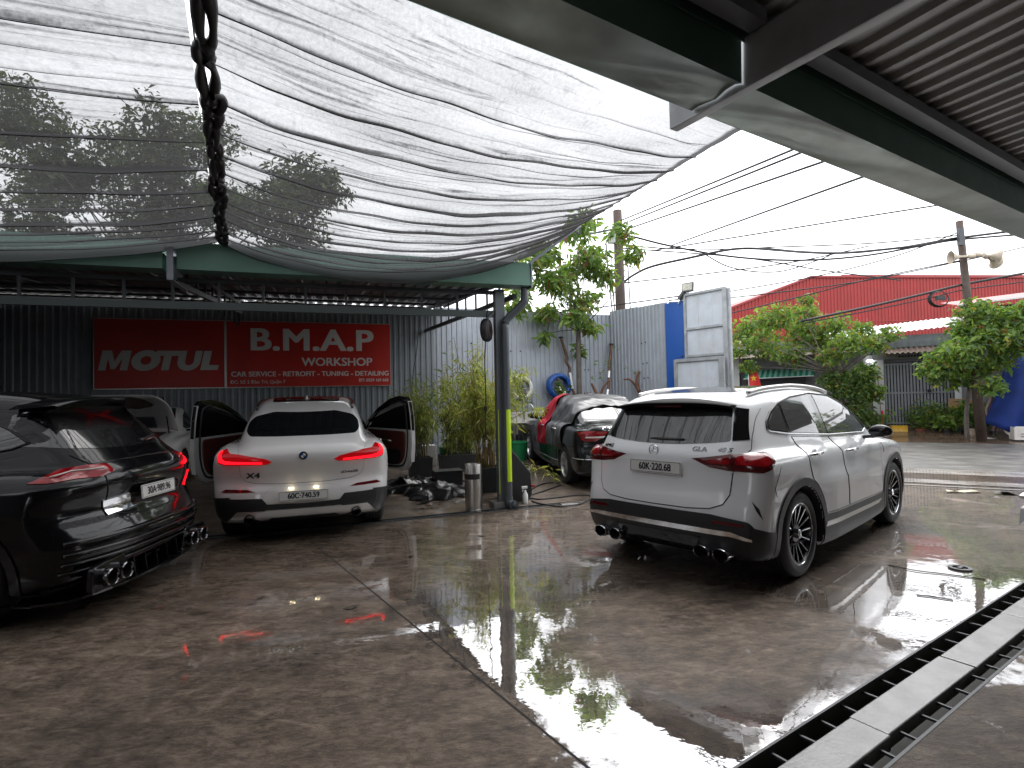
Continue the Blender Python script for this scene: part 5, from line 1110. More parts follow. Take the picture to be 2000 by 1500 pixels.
# ------------------------------------------------------------------ shade net in two panels
def net_mat():
    m = bpy.data.materials.new('black_shade_net'); m.use_nodes = True; n, l = m.node_tree.nodes, m.node_tree.links; b = n['Principled BSDF']; out = n['Material Output']
    b.inputs['Base Color'].default_value = (.030, .029, .031, 1); b.inputs['Roughness'].default_value = .55
    uv = n.new('ShaderNodeUVMap'); uv.uv_map = 'UVMap'
    def nz(sx, sy, sc, det, r=.6, dist=0):
        mp = n.new('ShaderNodeMapping'); mp.inputs['Scale'].default_value = (sx, sy, 1); l.new(uv.outputs[0], mp.inputs[0]); q = n.new('ShaderNodeTexNoise'); q.inputs['Scale'].default_value = sc; q.inputs['Detail'].default_value = det; q.inputs['Roughness'].default_value = r; q.inputs['Distortion'].default_value = dist; l.new(mp.outputs[0], q.inputs['Vector']); return q.outputs[0]
    def rg(s, a, c, d, e):
        q = n.new('ShaderNodeMapRange'); q.inputs[1].default_value = a; q.inputs[2].default_value = c; q.inputs[3].default_value = d; q.inputs[4].default_value = e; l.new(s, q.inputs[0]); return q.outputs[0]
    def ad(a, c):
        q = n.new('ShaderNodeMath'); q.operation = 'ADD'; l.new(a, q.inputs[0]); l.new(c, q.inputs[1]); return q.outputs[0]
    base = rg(nz(1, 3, .5, 5), .3, .7, .63, .80); streak = rg(nz(.30, 7, 1.0, 8, .66, 1.8), .54, .68, 0, .26); grain = rg(nz(1, 1, 30, 2, .9), .35, .65, -.035, .035); warp = rg(nz(2.0, 1.2, 2.2, 6, .7, 2.5), .57, .66, 0, .05)
    at = n.new('ShaderNodeAttribute'); at.attribute_name = 'fold'
    f = ad(ad(ad(base, streak), ad(grain, warp)), at.outputs['Fac'])
    cl = n.new('ShaderNodeClamp'); cl.inputs[1].default_value = .05; cl.inputs[2].default_value = .97; l.new(f, cl.inputs[0])
    tr = n.new('ShaderNodeBsdfTransparent'); tl = n.new('ShaderNodeBsdfTranslucent'); tl.inputs[0].default_value = (.06, .06, .063, 1)
    mx0 = n.new('ShaderNodeMixShader'); mx0.inputs[0].default_value = .35; l.new(b.outputs[0], mx0.inputs[1]); l.new(tl.outputs[0], mx0.inputs[2])
    mx = n.new('ShaderNodeMixShader'); l.new(cl.outputs[0], mx.inputs[0]); l.new(tr.outputs[0], mx.inputs[1]); l.new(mx0.outputs[0], mx.inputs[2]); l.new(mx.outputs[0], out.inputs[0])
    return m
M['net'] = net_mat()
def net_panel(name, A, B, C, D, sag_far, sag_near, folds, seed, nu=72, hang=.0, sagpow=1.0):
    """sheet from rope edge A-D (u=0) to free edge B-C (u=1); v runs from the far edge (0) to the near edge (1); pleats gather at folds"""
    rs = np.random.RandomState(seed); A, B, C, D = (np.array(q, float) for q in (A, B, C, D))
    vv = set(np.linspace(0, 1, 64).tolist())
    for (v, w, dp_, k) in folds:
        for s in (-1.6, -1, -.62, -.3, -.1, .1, .3, .62, 1, 1.6): vv.add(min(1, max(0, v + s * w)))
    V = np.array(sorted(vv)); U = np.linspace(0, 1, nu); P = np.zeros((len(V), nu, 3)); F = np.zeros((len(V), nu))
    ph = rs.rand(12) * 6.28
    for i, v in enumerate(V):
        e0 = A + (D - A) * v; e1 = B + (C - B) * v; s = sag_far * (1 - v) ** sagpow + sag_near * v
        L = e0[None] + (e1 - e0)[None] * U[:, None]
        # between two folds the cloth billows down a little
        z = -s * 4 * U * (1 - U)
        fr = 0 * U; dk = 0 * U
        for q, (fv, w, dp_, k) in enumerate(folds):
            d = (v - fv) / w; wob = 1 + .35 * np.sin(U * (3 + q % 4) + ph[q % 12]) + .15 * np.sin(U * (11 + q % 5) + ph[(q + 5) % 12]); e = np.exp(-d * d * 2.2)
            fr = fr - .60 * dp_ * e * wob; dk = dk + .75 * k * np.exp(-d * d * 4) * np.clip(.75 + .5 * np.sin(U * (7 + q % 5) + ph[(q + 3) % 12]), .2, 1.2)
        cr = .008 * np.sin(U * 31 + v * 40 + ph[1]) * np.sin(v * 63 + U * 9 + ph[2]) + .006 * np.sin(U * 17 - v * 80 + ph[3])
        edge = np.minimum(1, np.minimum(U, 1 - U) * 12)
        L[:, 2] += z + (fr + cr) * (.35 + .65 * edge)
        if hang and v < .05: L[:, 2] -= hang * (1 - v / .05) * (4 * U * (1 - U)) ** .5
        P[i] = L; F[i] = dk + .34 * max(0, min(1, (.06 - v) / .02)) + (.3 * np.clip((U - .975) / .01, 0, 1) if name == 'shade_net' and seed == 4 else 0)
    mb = MB(); mb.grid(P); o = mb.build(name, M['net'], None, smooth=True); me = o.data
    uvl = me.uv_layers.new(name='UVMap'); W_ = np.linalg.norm(B - A); H_ = np.linalg.norm(D - A)
    UVv = np.stack([np.repeat(U[None], len(V), 0) * W_, np.repeat(V[:, None], nu, 1) * H_], -1).reshape(-1, 2)
    li = np.empty(len(me.loops), int); me.loops.foreach_get('vertex_index', li); uvl.data.foreach_set('uv', UVv[li].ravel())
    a = me.attributes.new('fold', 'FLOAT', 'POINT'); a.data.foreach_set('value', F.ravel())
    for (fv, w, dp_, k) in [q for q in folds if q[3] > .2]:       # gathering cord in every fold
        i = int(np.argmin(np.abs(V - fv))); mbc = MB(); mbc.tube([tuple(q - np.array([0, 0, .004])) for q in P[i]], [.0022 + .0075 * k * (.25 + .75 * abs(math.sin(t * 2.3 + fv * 40)) * abs(math.sin(t * 5.1 + fv * 17))) for t in U * 3], 5); mbc.build('cord', M['cable'], o, smooth=True)
    return o, P, U, V
RA = wp(-3.55, -.30, 3.50); RD = Vector((-1.06, 1.83, 3.46))
def ropept(f): return RA.lerp(RD, f)
BC = wp(1.14, -.30, 4.08); CC = Vector((1.54, 3.40, 3.24))
fr_ = [(.012, .010, .05, .35), (.05, .010, .06, .4), (.095, .009, .05, .35), (.14, .008, .05, .3), (.19, .012, .075, .45), (.245, .008, .05, .35), (.30, .009, .06, .4), (.37, .007, .045, .35), (.43, .006, .04, .3), (.50, .008, .05, .45), (.575, .006, .035, .3), (.66, .007, .045, .4), (.74, .005, .03, .3), (.83, .006, .03, .3)]
DR = RD.lerp(RA, -.02)
_r = np.random.RandomState(77)
fr_ += [(float(v), .003, .018, .16) for v in _r.uniform(.03, .97, 15)]; fr_.sort()
nr, PR, UR, VR = net_panel('shade_net', RA, BC, CC, Vector((-1.02, 1.80, 3.47)), .56, .04, fr_, 4, hang=.10)
tag(nr, 'right-hand panel of black shade net sagging in long folds between the two canopies', 'shade net', 'shade net panels')
fl_ = [(.02, .012, .05, .4), (.06, .010, .05, .4), (.11, .009, .05, .35), (.16, .009, .05, .35), (.21, .014, .08, .5), (.28, .008, .05, .35), (.35, .012, .06, .45), (.45, .008, .05, .35), (.55, .006, .04, .3), (.66, .006, .04, .3), (.78, .005, .03, .25)]
BL = wp(-10.6, -.36, 3.62); CL = Vector((-9.0, -2.2, 3.5))
fl_ += [(float(v), .004, .02, .16) for v in _r.uniform(.03, .97, 12)]; fl_.sort()
nl, PL, UL_, VL = net_panel('shade_net', RA - Vector((.05, .02, .01)), BL, CL, RD - Vector((.07, .03, .02)), .42, .10, fl_, 9, hang=.06)
tag(nl, 'left-hand panel of black shade net in front of the large tree', 'shade net', 'shade net panels')
# black lacing between the panels, and the wire beside it
lc = link('lacing', None); lc.location = RA; tag(lc, 'chunky black webbing lacing knotted between the two shade net panels', 'lacing')
dv = (RD - RA); Lr = dv.length; dv = dv / Lr; sx_ = dv.cross(Vector((0, 0, 1))).normalized()
pos = 0.02; k = 0
while pos < Lr * .98:
    ln = (.17, .28, .12, .33, .22, .30, .16)[k % 7] * (1 + pos * .10); wd = .052 + .008 * (k % 3)
    mb = MB(); pts = []
    for a in np.linspace(0, 2 * PI, 19):
        pts.append(dv * (pos + ln / 2 + ln * .56 * math.cos(a)) + sx_ * (wd * .62 * math.sin(a) * (1 + .25 * math.sin(k)) + .012 * math.sin(k * 1.7)) + Vector((0, 0, -.02 - .02 * math.sin(a * 2 + k))))
    mb.tube(pts, [.027 + .008 * math.sin(3 * q + k) for q in np.linspace(0, 6, 19)], 7, False); mb.build('loop', M['cable'], lc, smooth=True)
    if k % 2 == 0:
        mb = MB(); mb.tube([dv * (pos + ln * .1) + sx_ * .03, dv * (pos + ln * .55) - sx_ * .01 - Vector((0, 0, .03)), dv * (pos + ln) - sx_ * .02], .028, 7); mb.build('strap', M['cable'], lc, smooth=True)
    pos += ln * .93; k += 1
mb = MB(); mb.tube([RA + sx_ * .05, RA.lerp(RD, .5) + sx_ * .055 - Vector((0, 0, .02)), RD + sx_ * .05], .005, 6); tag(mb.build('wire_rope', M['steel']), 'thin steel wire running beside the black lacing', 'wire')
# support arm that holds the net's far corner
na = link('net_arm', None); na.location = wp(.35, -.25, 3.46); tag(na, 'steel arm with a hook end holding the net corner above the canopy end', 'arm')
b0 = BC - na.location
mb = MB(); mb.bar((0, 0, 0), b0 + Vector((.03, .02, 0)), .04); mb.build('bar', M['steel'], na)
mb = MB(); mb.bar(b0 + Vector((.02, .02, .06)), b0 + Vector((.02, .02, -.14)), .03); mb.bar(b0 + Vector((-.10, .0, -.05)), b0 + Vector((.02, .02, -.14)), .02); mb.build('hook', M['steel_dark'], na)
# ------------------------------------------------------------------ plants
def leaf_mat(name, c, tr=.42):
    m = bpy.data.materials.new(name); m.use_nodes = True; n, l = m.node_tree.nodes, m.node_tree.links; b = n['Principled BSDF']
    b.inputs['Base Color'].default_value = (*c, 1); b.inputs['Roughness'].default_value = .42
    t = n.new('ShaderNodeBsdfTranslucent'); t.inputs[0].default_value = (c[0] * 1.6, c[1] * 1.7, c[2] * .8, 1); mx = n.new('ShaderNodeMixShader'); mx.inputs[0].default_value = tr
    l.new(b.outputs[0], mx.inputs[1]); l.new(t.outputs[0], mx.inputs[2]); l.new(mx.outputs[0], n['Material Output'].inputs[0]); return m
LV = dict(green=[leaf_mat('leaf_mid', (.10, .175, .036)), leaf_mat('leaf_light', (.17, .25, .045)), leaf_mat('leaf_dark', (.055, .105, .028)), leaf_mat('leaf_yellowing', (.24, .21, .04)), leaf_mat('leaf_rust', (.16, .06, .025))],
          bamboo=[leaf_mat('bamboo_leaf', (.20, .24, .055)), leaf_mat('bamboo_leaf_pale', (.36, .37, .10)), leaf_mat('bamboo_leaf_dark', (.10, .14, .035)), leaf_mat('bamboo_leaf_dry', (.26, .20, .07))])
M['bark'] = mat('bark', (.10, .085, .070), .8, var=.4, vscale=9, bump=.6, bscale=25)
M['cane'] = mat('bamboo_cane', (.20, .14, .045), .5, var=.35, vscale=12)
M['cane_dark'] = mat('old_bamboo_cane', (.12, .11, .05), .55, var=.35, vscale=12)
M['twig'] = mat('twig', (.055, .042, .032), .8)
def leaf_mesh(name, C, size, asp, mats, weights, parent=None, droop=.3, seed=0, svar=.48, matrix=None):
    """one four-sided bent leaf per centre"""
    rs = np.random.RandomState(seed); C = np.asarray(C, float); n = len(C)
    a = rs.rand(n) * 2 * PI; el = rs.randn(n) * .55 - droop
    d = np.stack([np.cos(a) * np.cos(el), np.sin(a) * np.cos(el), np.sin(el)], 1)
    r = rs.randn(n, 3); r[:, 2] *= .5; s = np.cross(d, r); s /= np.linalg.norm(s, axis=1)[:, None] + 1e-9; nn = np.cross(d, s)
    L_ = size * (1 + svar * rs.randn(n)).clip(.4, 1.9)[:, None]; Wd = L_ * asp
    v = np.stack([C, C + d * L_ * .45 + s * Wd * .5 + nn * L_ * .05, C + d * L_ - np.array([0, 0, 1.]) * L_ * .12, C + d * L_ * .45 - s * Wd * .5 + nn * L_ * .05], 1).reshape(-1, 3)
    me = bpy.data.meshes.new(name); me.from_pydata(v.tolist(), [], [(4 * i, 4 * i + 1, 4 * i + 2, 4 * i + 3) for i in range(n)])
    for m in mats: me.materials.append(m)
    me.polygons.foreach_set('material_index', rs.choice(len(mats), n, p=weights).astype(np.int32)); me.update()
    o = link(name, me, parent)
    if parent is not None: o['kind'] = 'stuff'
    return o
def clump(c, r, n, rs, flat=.8):
    """points in a ragged ball, denser toward its skin"""
    q = rs.randn(n, 3); q /= np.linalg.norm(q, axis=1)[:, None]; q *= (rs.rand(n) ** .45)[:, None]; q[:, 2] *= flat
    return np.array(c)[None] + q * r
def sprays(c, r, n, rs, flat=.8, per=9, tight=.22):
    """leaf tufts: small groups on short twigs, gaps between them"""
    k = max(1, n // per); cs = clump(c, r, k, rs, flat); return np.concatenate([clump(x, r * tight + .04, per, rs, .8) for x in cs])
def limb(mb, a, b, r0, r1, bend=.1, n=7, rs=NR):
    a, b = np.array(a, float), np.array(b, float); k = rs.randn(3) * bend * np.linalg.norm(b - a); k[2] = abs(k[2]) * .5
    mb.tube([a + (b - a) * t + k * 4 * t * (1 - t) * .5 for t in np.linspace(0, 1, n)], [r0 + (r1 - r0) * t for t in np.linspace(0, 1, n)], 7)
def tree(label, base, clusters, leaf, n, asp, trunk_r, fork, seed, group=None, weights=(.4, .25, .27, .05, .03), mats=None, name='tree', tight=.22, droop=.3, flat=.8, per=9):
    t = link(name, None); t.location = base; tag(t, label, 'tree', group); rs = np.random.RandomState(seed); b = np.array(base, float)
    mb = MB(); fk = np.array(fork, float) - b
    limb(mb, (0, 0, -.1), fk, trunk_r, trunk_r * .7, .04, 10, rs)
    mb2 = MB()
    lr = trunk_r * .42 * min(1, (7 / len(clusters)) ** .6)
    for (c, r) in clusters:
        c = np.array(c, float) - b; limb(mb, fk + rs.randn(3) * .03, c - np.array([0, 0, r * .2]), lr, lr * .25, .18, 7, rs)
        for _ in range(5): limb(mb, c + rs.randn(3) * r * .15, c + rs.randn(3) * r * .5, lr * .22, .004, .2, 4, rs)
    mb.build('trunk', M['bark'], t, smooth=True)
    tot = sum(r ** 2 for _, r in clusters)
    C = np.concatenate([sprays(np.array(c) - b, r, int(n * r * r / tot), rs, flat, per, tight) for c, r in clusters])
    leaf_mesh('crown', C, leaf, asp, mats or LV['green'], weights, t, droop, seed)
    return t
# large tree beyond the wall, seen through the net
rs = np.random.RandomState(5); cl = []
for x, zt in ((-14.6, 10.3), (-13.4, 10.2), (-12.4, 9.5), (-11.5, 9.9), (-10.3, 8.7), (-9.4, 9.3), (-8.6, 9.7), (-7.9, 8.9), (-7.2, 8.5), (-6.4, 8.3), (-5.7, 8.4)):
    z = zt - .5; k = 0
    while z > 4.4:
        if rs.rand() > .16 or k == 0: cl.append(((x + rs.randn() * .35 - .25 * k * (x > -7), 15.2 + rs.randn() * 1.0, z), .75 + rs.rand() * .45))
        z -= .95 + rs.rand() * .4; k += 1
LV['big'] = [leaf_mat('big_leaf', (.058, .080, .026), .3), leaf_mat('big_leaf_light', (.10, .125, .04), .3), leaf_mat('big_leaf_dark', (.032, .047, .017), .25)]
tree('large dense green tree beyond the wall, seen through the left shade net', (-10.4, 16.2, 0), cl, .145, 62000, .36, .20, (-10.2, 16.0, 4.4), 21, weights=(.45, .2, .35), mats=LV['big'], per=12, tight=.26)
# slender tree by the grey wall
tc_ = [(2.13, 4.19, .30), (1.87, 3.7, .30), (2.55, 4.95, .34), (3.09, 5.36, .34), (3.66, 5.91, .30), (2.93, 4.23, .36), (3.46, 3.87, .36), (3.9, 4.78, .34), (4.32, 4.55, .30), (4.5, 5.55, .28), (4.77, 5.0, .28), (3.72, 3.25, .24), (3.56, 2.72, .16), (2.63, 3.11, .16), (2.15, 4.80, .32), (3.18, 3.49, .28), (2.71, 3.66, .30), (4.2, 5.2, .30), (3.63, 5.02, .36), (2.53, 4.4, .34), (3.34, 4.62, .36), (1.75, 4.3, .24), (3.2, 2.0, .10)]
cl = [(tuple(wp(u, 4.6 + NR.randn() * .35, z)), r * 1.12) for u, z, r in tc_[:-1]]
tree('slender leafy tree with bare mottled trunk in front of the grey wall', tuple(gnd(3.46, 4.65)), cl, .165, 5600, .32, .075, tuple(wp(3.46, 4.65, 3.2)), 31, weights=(.42, .30, .18, .06, .04), tight=.30, droop=.45, per=7)
def spt(a, b, z): return tuple(sp(a, b, z))
# street trees opposite
cl = []
rs = np.random.RandomState(8)
for a, z, r in ((-4.1, 3.7, .55), (-3.6, 4.0, .6), (-4.3, 3.0, .45), (-3.4, 3.2, .6), (-2.9, 4.0, .6), (-2.1, 4.35, .50), (-2.3, 3.7, .6), (-1.7, 3.4, .6), (-2.6, 2.9, .5), (-1.2, 3.8, .5), (-.9, 3.1, .5), (-.4, 3.6, .4), (-.2, 3.0, .38), (.2, 3.35, .30), (-3.9, 2.5, .3), (-1.4, 2.7, .4), (-2.05, 4.75, .26)):
    cl.append((spt(a, 7.7 + rs.randn() * .5, z), r * 1.03))
tree('wide umbrella-shaped street tree in front of the house with the green awning', spt(-1.15, 7.7, .05), cl, .135, 10500, .40, .10, spt(-1.2, 7.7, 2.1), 41, weights=(.36, .36, .18, .05, .05))
cl = []
for a, z, r in ((-1.3, 1.9, .5), (-.9, 1.6, .5), (-.5, 2.1, .45), (-.3, 1.5, .40), (-1.5, 1.2, .35), (-.7, 1.0, .35)): cl.append((spt(a, 7.9 + rs.randn() * .3, z), r))
tree('dark bushy shrub growing under the umbrella-shaped street tree', spt(-.8, 7.95, .05), cl, .11, 6000, .42, .04, spt(-.8, 7.9, .7), 43, weights=(.35, .15, .45, .03, .02), name='shrub')
cl = []
for a, z, r in ((1.3, 2.4, .42), (1.75, 2.6, .45), (1.1, 2.1, .32), (1.6, 2.0, .45), (2.1, 2.1, .45), (2.1, 2.9, .45), (2.6, 3.0, .5), (2.5, 3.6, .48), (3.1, 3.5, .5), (3.2, 2.8, .45), (1.9, 3.3, .35), (2.2, 3.8, .40), (3.5, 3.1, .4), (2.7, 2.4, .4), (2.4, 1.6, .3)): cl.append((spt(a, 6.95 + rs.randn() * .35, z), r * 1.15))
tree('leafy street tree wrapped round the foot of the loudspeaker pole', spt(2.0, 7.5, .05), cl, .135, 9500, .42, .07, spt(2.1, 7.5, 1.6), 47, weights=(.38, .30, .26, .03, .03))
# potted bamboo
M['pot'] = mat('black_planter', (.016, .017, .018), .4, var=.2)
def bamboo(label, u, v, pot, stems, h, spread, foliage, nleaf, seed, w=(.40, .22, .28, .10), cane='cane', leafsz=.12):
    g = gnd(u, v); b = empty('potted_bamboo', label, 'plant', g, R(18.5), 'potted bamboos by the workshop column'); rs = np.random.RandomState(seed)
    a, bb, c = pot; q = MB(); q.add([(sx * a / 2 * s, sy * bb / 2 * s, z) for z, s in ((0, .92), (c, 1)) for sx, sy in ((-1, -1), (1, -1), (1, 1), (-1, 1))], [(0, 3, 2, 1), (0, 1, 5, 4), (1, 2, 6, 5), (2, 3, 7, 6), (3, 0, 4, 7)]); q.build('planter', M['pot'], b, solid=.02, bevel=.006)
    so = MB(); so.box((0, 0, c - .06), (a * .94, bb * .94, .04)); so.build('soil', M['bark'], b)
    st = MB(); tips = []
    for i in range(stems):
        p0 = np.array([rs.uniform(-.36, .36) * a, rs.uniform(-.36, .36) * bb, c - .05]); lean = rs.randn(2) * spread; hh = h * rs.uniform(.55, 1.05)
        pts = [p0 + np.array([lean[0] * t ** 1.7, lean[1] * t ** 1.7, hh * t - .10 * hh * (t ** 4) * np.hypot(*lean) / (spread + .01)]) for t in np.linspace(0, 1, 7)]
        st.tube(pts, [.008 - .006 * t for t in np.linspace(0, 1, 7)], 5); tips.append(pts)
    so_ = st.build('stems', M[cane], b, smooth=True); so_['kind'] = 'stuff'
    C = []
    for i in range(nleaf // 12):
        pts = tips[rs.randint(len(tips))]; t = rs.uniform(*foliage); k = min(5, int(t * 6)); f = t * 6 - k; p = pts[k] * (1 - f) + pts[k + 1] * f
        C.append(clump(p + rs.randn(3) * np.array([.07, .07, .05]), .10, 12, rs, .9))
    leaf_mesh('leaves', np.concatenate(C), leafsz, .13, LV['bamboo'], w, b, .6, seed, .3)
    return b
bamboo('young green bamboo in a black square planter beside the open car door', -.73, 2.99, (.42, .36, .36), 34, 1.75, .30, (.35, 1), 2600, 3, (.34, .12, .46, .08), 'cane_dark')
bamboo('dense bamboo in a planter behind the steel bin, against the wall', .08, 3.3, (.75, .34, .34), 46, 1.85, .26, (.12, 1), 4300, 4, (.42, .22, .26, .10), 'cane_dark')
bamboo('golden-stemmed bamboo clump in a black planter directly behind the column', .05, 1.15, (.46, .40, .40), 60, 2.05, .36, (.46, 1), 6500, 5, (.34, .46, .08, .12), 'cane')
b = link('bamboo_sprig', None); b.location = wp(.60, .9, .06); tag(b, 'low arching bamboo sprig leaning out of the planter beside the column', 'plant')
mb = MB(); mb.tube(spline([(-.35, .1, .2), (-.1, .05, .42), (.2, 0, .40), (.45, -.05, .28)], 4), .005, 5); mb.build('stem', M['cane'], b)
leaf_mesh('leaves', np.concatenate([clump((x, .0, .40 - .5 * max(0, x) ** 2 * 1.2), .10, 14, NR) for x in np.linspace(-.1, .5, 6)]), .13, .14, LV['bamboo'], (.3, .5, .1, .1), b, .4, 6)
# tall thin shoot standing above the bamboo
b = link('bamboo_shoot', None); b.location = gnd(.35, 4.0); tag(b, 'single tall thin bamboo shoot with sparse leaves against the grey wall', 'plant')
mb = MB(); mb.tube(spline([(0, 0, 0), (.02, 0, 1.2), (-.02, 0, 2.0), (-.15, 0, 2.75)], 4), .005, 5); mb.build('stem', M['cane_dark'], b)
leaf_mesh('leaves', np.concatenate([clump((-.02 - .02 * k + NR.randn() * .05, 0, 1.75 + .13 * k), .08, 7, NR) for k in range(8)]), .12, .14, LV['bamboo'], (.3, .1, .3, .3), b, .5, 7)
# ------------------------------------------------------------------ things round the workshop column
M['steel_brushed'] = mat('brushed_stainless', (.50, .48, .45), .32, metal=1.0, var=.08, vscale=2)
b = empty('litter_bin', 'tall brushed steel litter bin with a black slot band, left of the column', 'bin', gnd(-.47, -.08), R(-50))
mb = MB(); mb.lathe([(.0, .0), (.118, 0), (.12, .01), (.122, .02), (.122, .635), (.118, .645), (.112, .645), (.108, .61), (0, .60)], n=36); mb.build('drum', M['steel_brushed'], b, auto=30)
mb = MB(); an = np.linspace(R(-150), R(10), 14); mb.grid([[(.1235 * math.cos(a), .1235 * math.sin(a), z) for a in an] for z in (.44, .515)]); mb.build('slot', M['groove'], b, smooth=True)
mb = MB(); mb.lathe([(.121, .0), (.126, .003), (.126, .022), (.122, .026)], n=36); mb.build('base_ring', M['steel_brushed'], b, auto=30)
# cable reel on the truss with a hanging lead
b = empty('cable_reel', 'round black cable reel hung on the column below the canopy truss', 'cable reel', wp(-.24, -.10, 2.53), R(18.5))
T = Matrix.Rotation(R(90), 4, 'Y') @ Matrix.Rotation(R(35), 4, 'X')
mb = MB(); mb.lathe([(0, .055), (.10, .055), (.15, .045), (.168, .02), (.168, -.02), (.15, -.045), (.10, -.055), (0, -.055)], T, 28); mb.build('drum', M['trim'], b, auto=40)
mb = MB(); mb.lathe([(.055, .058), (.10, .060), (.105, .054)], T, 24); mb.build('side_ring', mat('dark_red_plastic', (.06, .03, .03), .4), b, auto=40)
mb = MB(); mb.bar((0, 0, .15), (.12, .05, .26), .03); mb.build('hanger', M['steel_dark'], b)
b = link('hanging_lead', None); b.location = wp(-.26, -.12, 2.38); tag(b, 'black lead hanging from the cable reel with a plug at its end', 'cable')
mb = MB(); mb.tube(spline([(0, 0, 0), (-.02, 0, -.3), (-.015, 0, -.8), (-.03, 0, -1.15), (-.02, 0, -1.42)], 5), .009, 6); mb.build('lead', M['cable'], b, smooth=True)
mb = MB(); mb.tube([(-.02, 0, -.93), (-.024, 0, -.99)], .02, 8); mb.build('knot', M['cable'], b); mb = MB(); mb.tube([(-.02, 0, -1.40), (-.02, 0, -1.50)], .012, 8); mb.build('plug', M['satin'], b)
mb = MB(); mb.tube([wp(-.23, -.05, 2.70), wp(-.16, .0, 2.95), wp(-.12, .02, 3.15)], .006, 5); tag(mb.build('feed_cable', M['cable']), 'thin black cable running up from the reel to the canopy', 'cable')
mb = MB(); mb.tube(spline([wp(-.35, 5.1, 3.6), wp(-.42, 5.1, 2.8), wp(-.55, 5.1, 1.9), wp(-.5, 5.1, .9)], 5), .010, 5); tag(mb.build('wall_cable', M['cable']), 'dark cable hanging down the grey wall left of the bamboo', 'cable')
# slanted black housing, spray bottle, hoses
b = empty('machine_housing', 'black slanted sheet housing standing right of the column', 'machine', gnd(.24, .38), R(18.5))
mb = MB(); P = [(-.16, 0), (.20, 0), (.26, .10), (.24, .42), (-.05, .78), (-.16, .80)]; mb.prism(P, Matrix(((1, 0, 0, 0), (0, 0, 1, -.2), (0, 1, 0, 0), (0, 0, 0, 1))), .42); mb.build('shell', M['trim'], b, bevel=.012)
mb = MB(); mb.box((.22, .1, .43), (.10, .05, .02)); mb.tube([(.25, -.21, .22), (.28, -.24, .22)], .02, 8); mb.build('latch', M['brake_red'], b)
b = empty('spray_bottle', 'white spray bottle standing beside the black housing', 'bottle', gnd(.34, .05), .4)
mb = MB(); mb.lathe([(0, 0), (.038, 0), (.04, .01), (.04, .13), (.018, .17), (.014, .20)], n=16); mb.build('flask', M['plate'], b, auto=40)
mb = MB(); mb.box((-.01, 0, .235), (.09, .025, .035)); mb.bar((-.03, 0, .22), (-.045, 0, .17), .012); mb.build('trigger', M['plate'], b, bevel=.004)
def hose(label, pts, r=.011, m='cable', cat='hose'): 
    mb = MB(); mb.tube(spline([Vector(p) for p in pts], 8), r, 7); return tag(mb.build('hose', M[m], smooth=True), label, cat, 'hoses on the floor by the column')
def hz(u, v): return tuple(wp(u, v, zf(v) + .016))
hose('black hose looping out to the drain from the black housing', [hz(.50, .35), hz(.62, .18), hz(.95, .20), hz(1.25, .25), hz(1.42, .15), hz(1.30, -.10), hz(1.0, -.34), hz(.75, -.36), hz(.55, -.16), hz(.46, .10)])
hose('black hose in a far loop beside the dark saloon', [hz(.44, .55), hz(.7, .85), hz(1.05, 1.25), hz(1.3, 1.35), hz(1.38, 1.15), hz(1.15, .92), hz(.9, .72), hz(.6, .5), hz(.5, .25)])
hose('short hose end beside the spray bottle', [hz(.46, .10), hz(.52, -.12), hz(.70, -.36), hz(.80, -.42)], .010)
hose('black hose lying behind the plastic sheeting heap', [hz(-.45, 2.5), hz(-.3, 2.3), hz(-.1, 2.1), hz(.0, 1.8)], .012)
mb = MB(); mb.bar(hz(.78, -.28), hz(1.02, -.30), .02, .012); tag(mb.build('scraper', M['plate']), 'short white plastic stick lying by the slot drain', 'stick')
# heaps of black sheeting
M['bag'] = mat('black_plastic_sheeting', (.010, .010, .011), .30, spec=.5, bump=.9, bscale=16)
def heap(label, u, v, L_, W_, H_, seed, sharp=1.0, rz=0.0):
    rs = np.random.RandomState(seed); nx, ny = 46, 34; x = np.linspace(-1, 1, nx); y = np.linspace(-1, 1, ny); X, Y = np.meshgrid(x, y, indexing='ij')
    e = np.clip(1 - (np.abs(X) ** 2.5 + np.abs(Y) ** 2.5), 0, 1) ** .6; Z = np.zeros_like(X)
    for k in range(14):
        a, f, p = rs.rand() * PI, rs.uniform(1.2, 5), rs.rand() * 6; Z += (1 - np.abs(np.sin((X * math.cos(a) * L_ / W_ + Y * math.sin(a)) * f + p + rs.rand() * np.sin(X * 3 + Y * 4)))) ** 2 / f
    Z = e * H_ * (.25 + .75 * Z / Z.max()); P = np.stack([X * L_ / 2 + .05 * np.sin(Y * 7), Y * W_ / 2 + .05 * np.sin(X * 9), Z + .006], -1)
    mb = MB(); mb.grid(P); o = mb.build('sheeting_heap', M['bag'], None, smooth=True); o.location = gnd(u, v); o.rotation_euler = (0, 0, R(18.5) + rz); tag(o, label, 'plastic sheeting', 'heaps of black sheeting'); return o
heap('crumpled black plastic sheeting heap nearest the pearl white car', -1.12, 1.75, .95, .75, .26, 3)
heap('black plastic sheeting heap spread behind the steel bin', -.72, 1.15, 1.05, .85, .24, 5, rz=.3)
b = empty('bumper_cover', 'curved black bumper strip lying in front of the sheeting heap', 'car part', gnd(-1.25, 1.15), R(10))
mb = MB(); mb.tube(spline([(-.50, -.22, .03), (-.35, .0, .12), (0, .12, .16), (.45, .16, .14)], 6), .022, 7); mb.build('strip', M['gloss_black'], b, smooth=True)
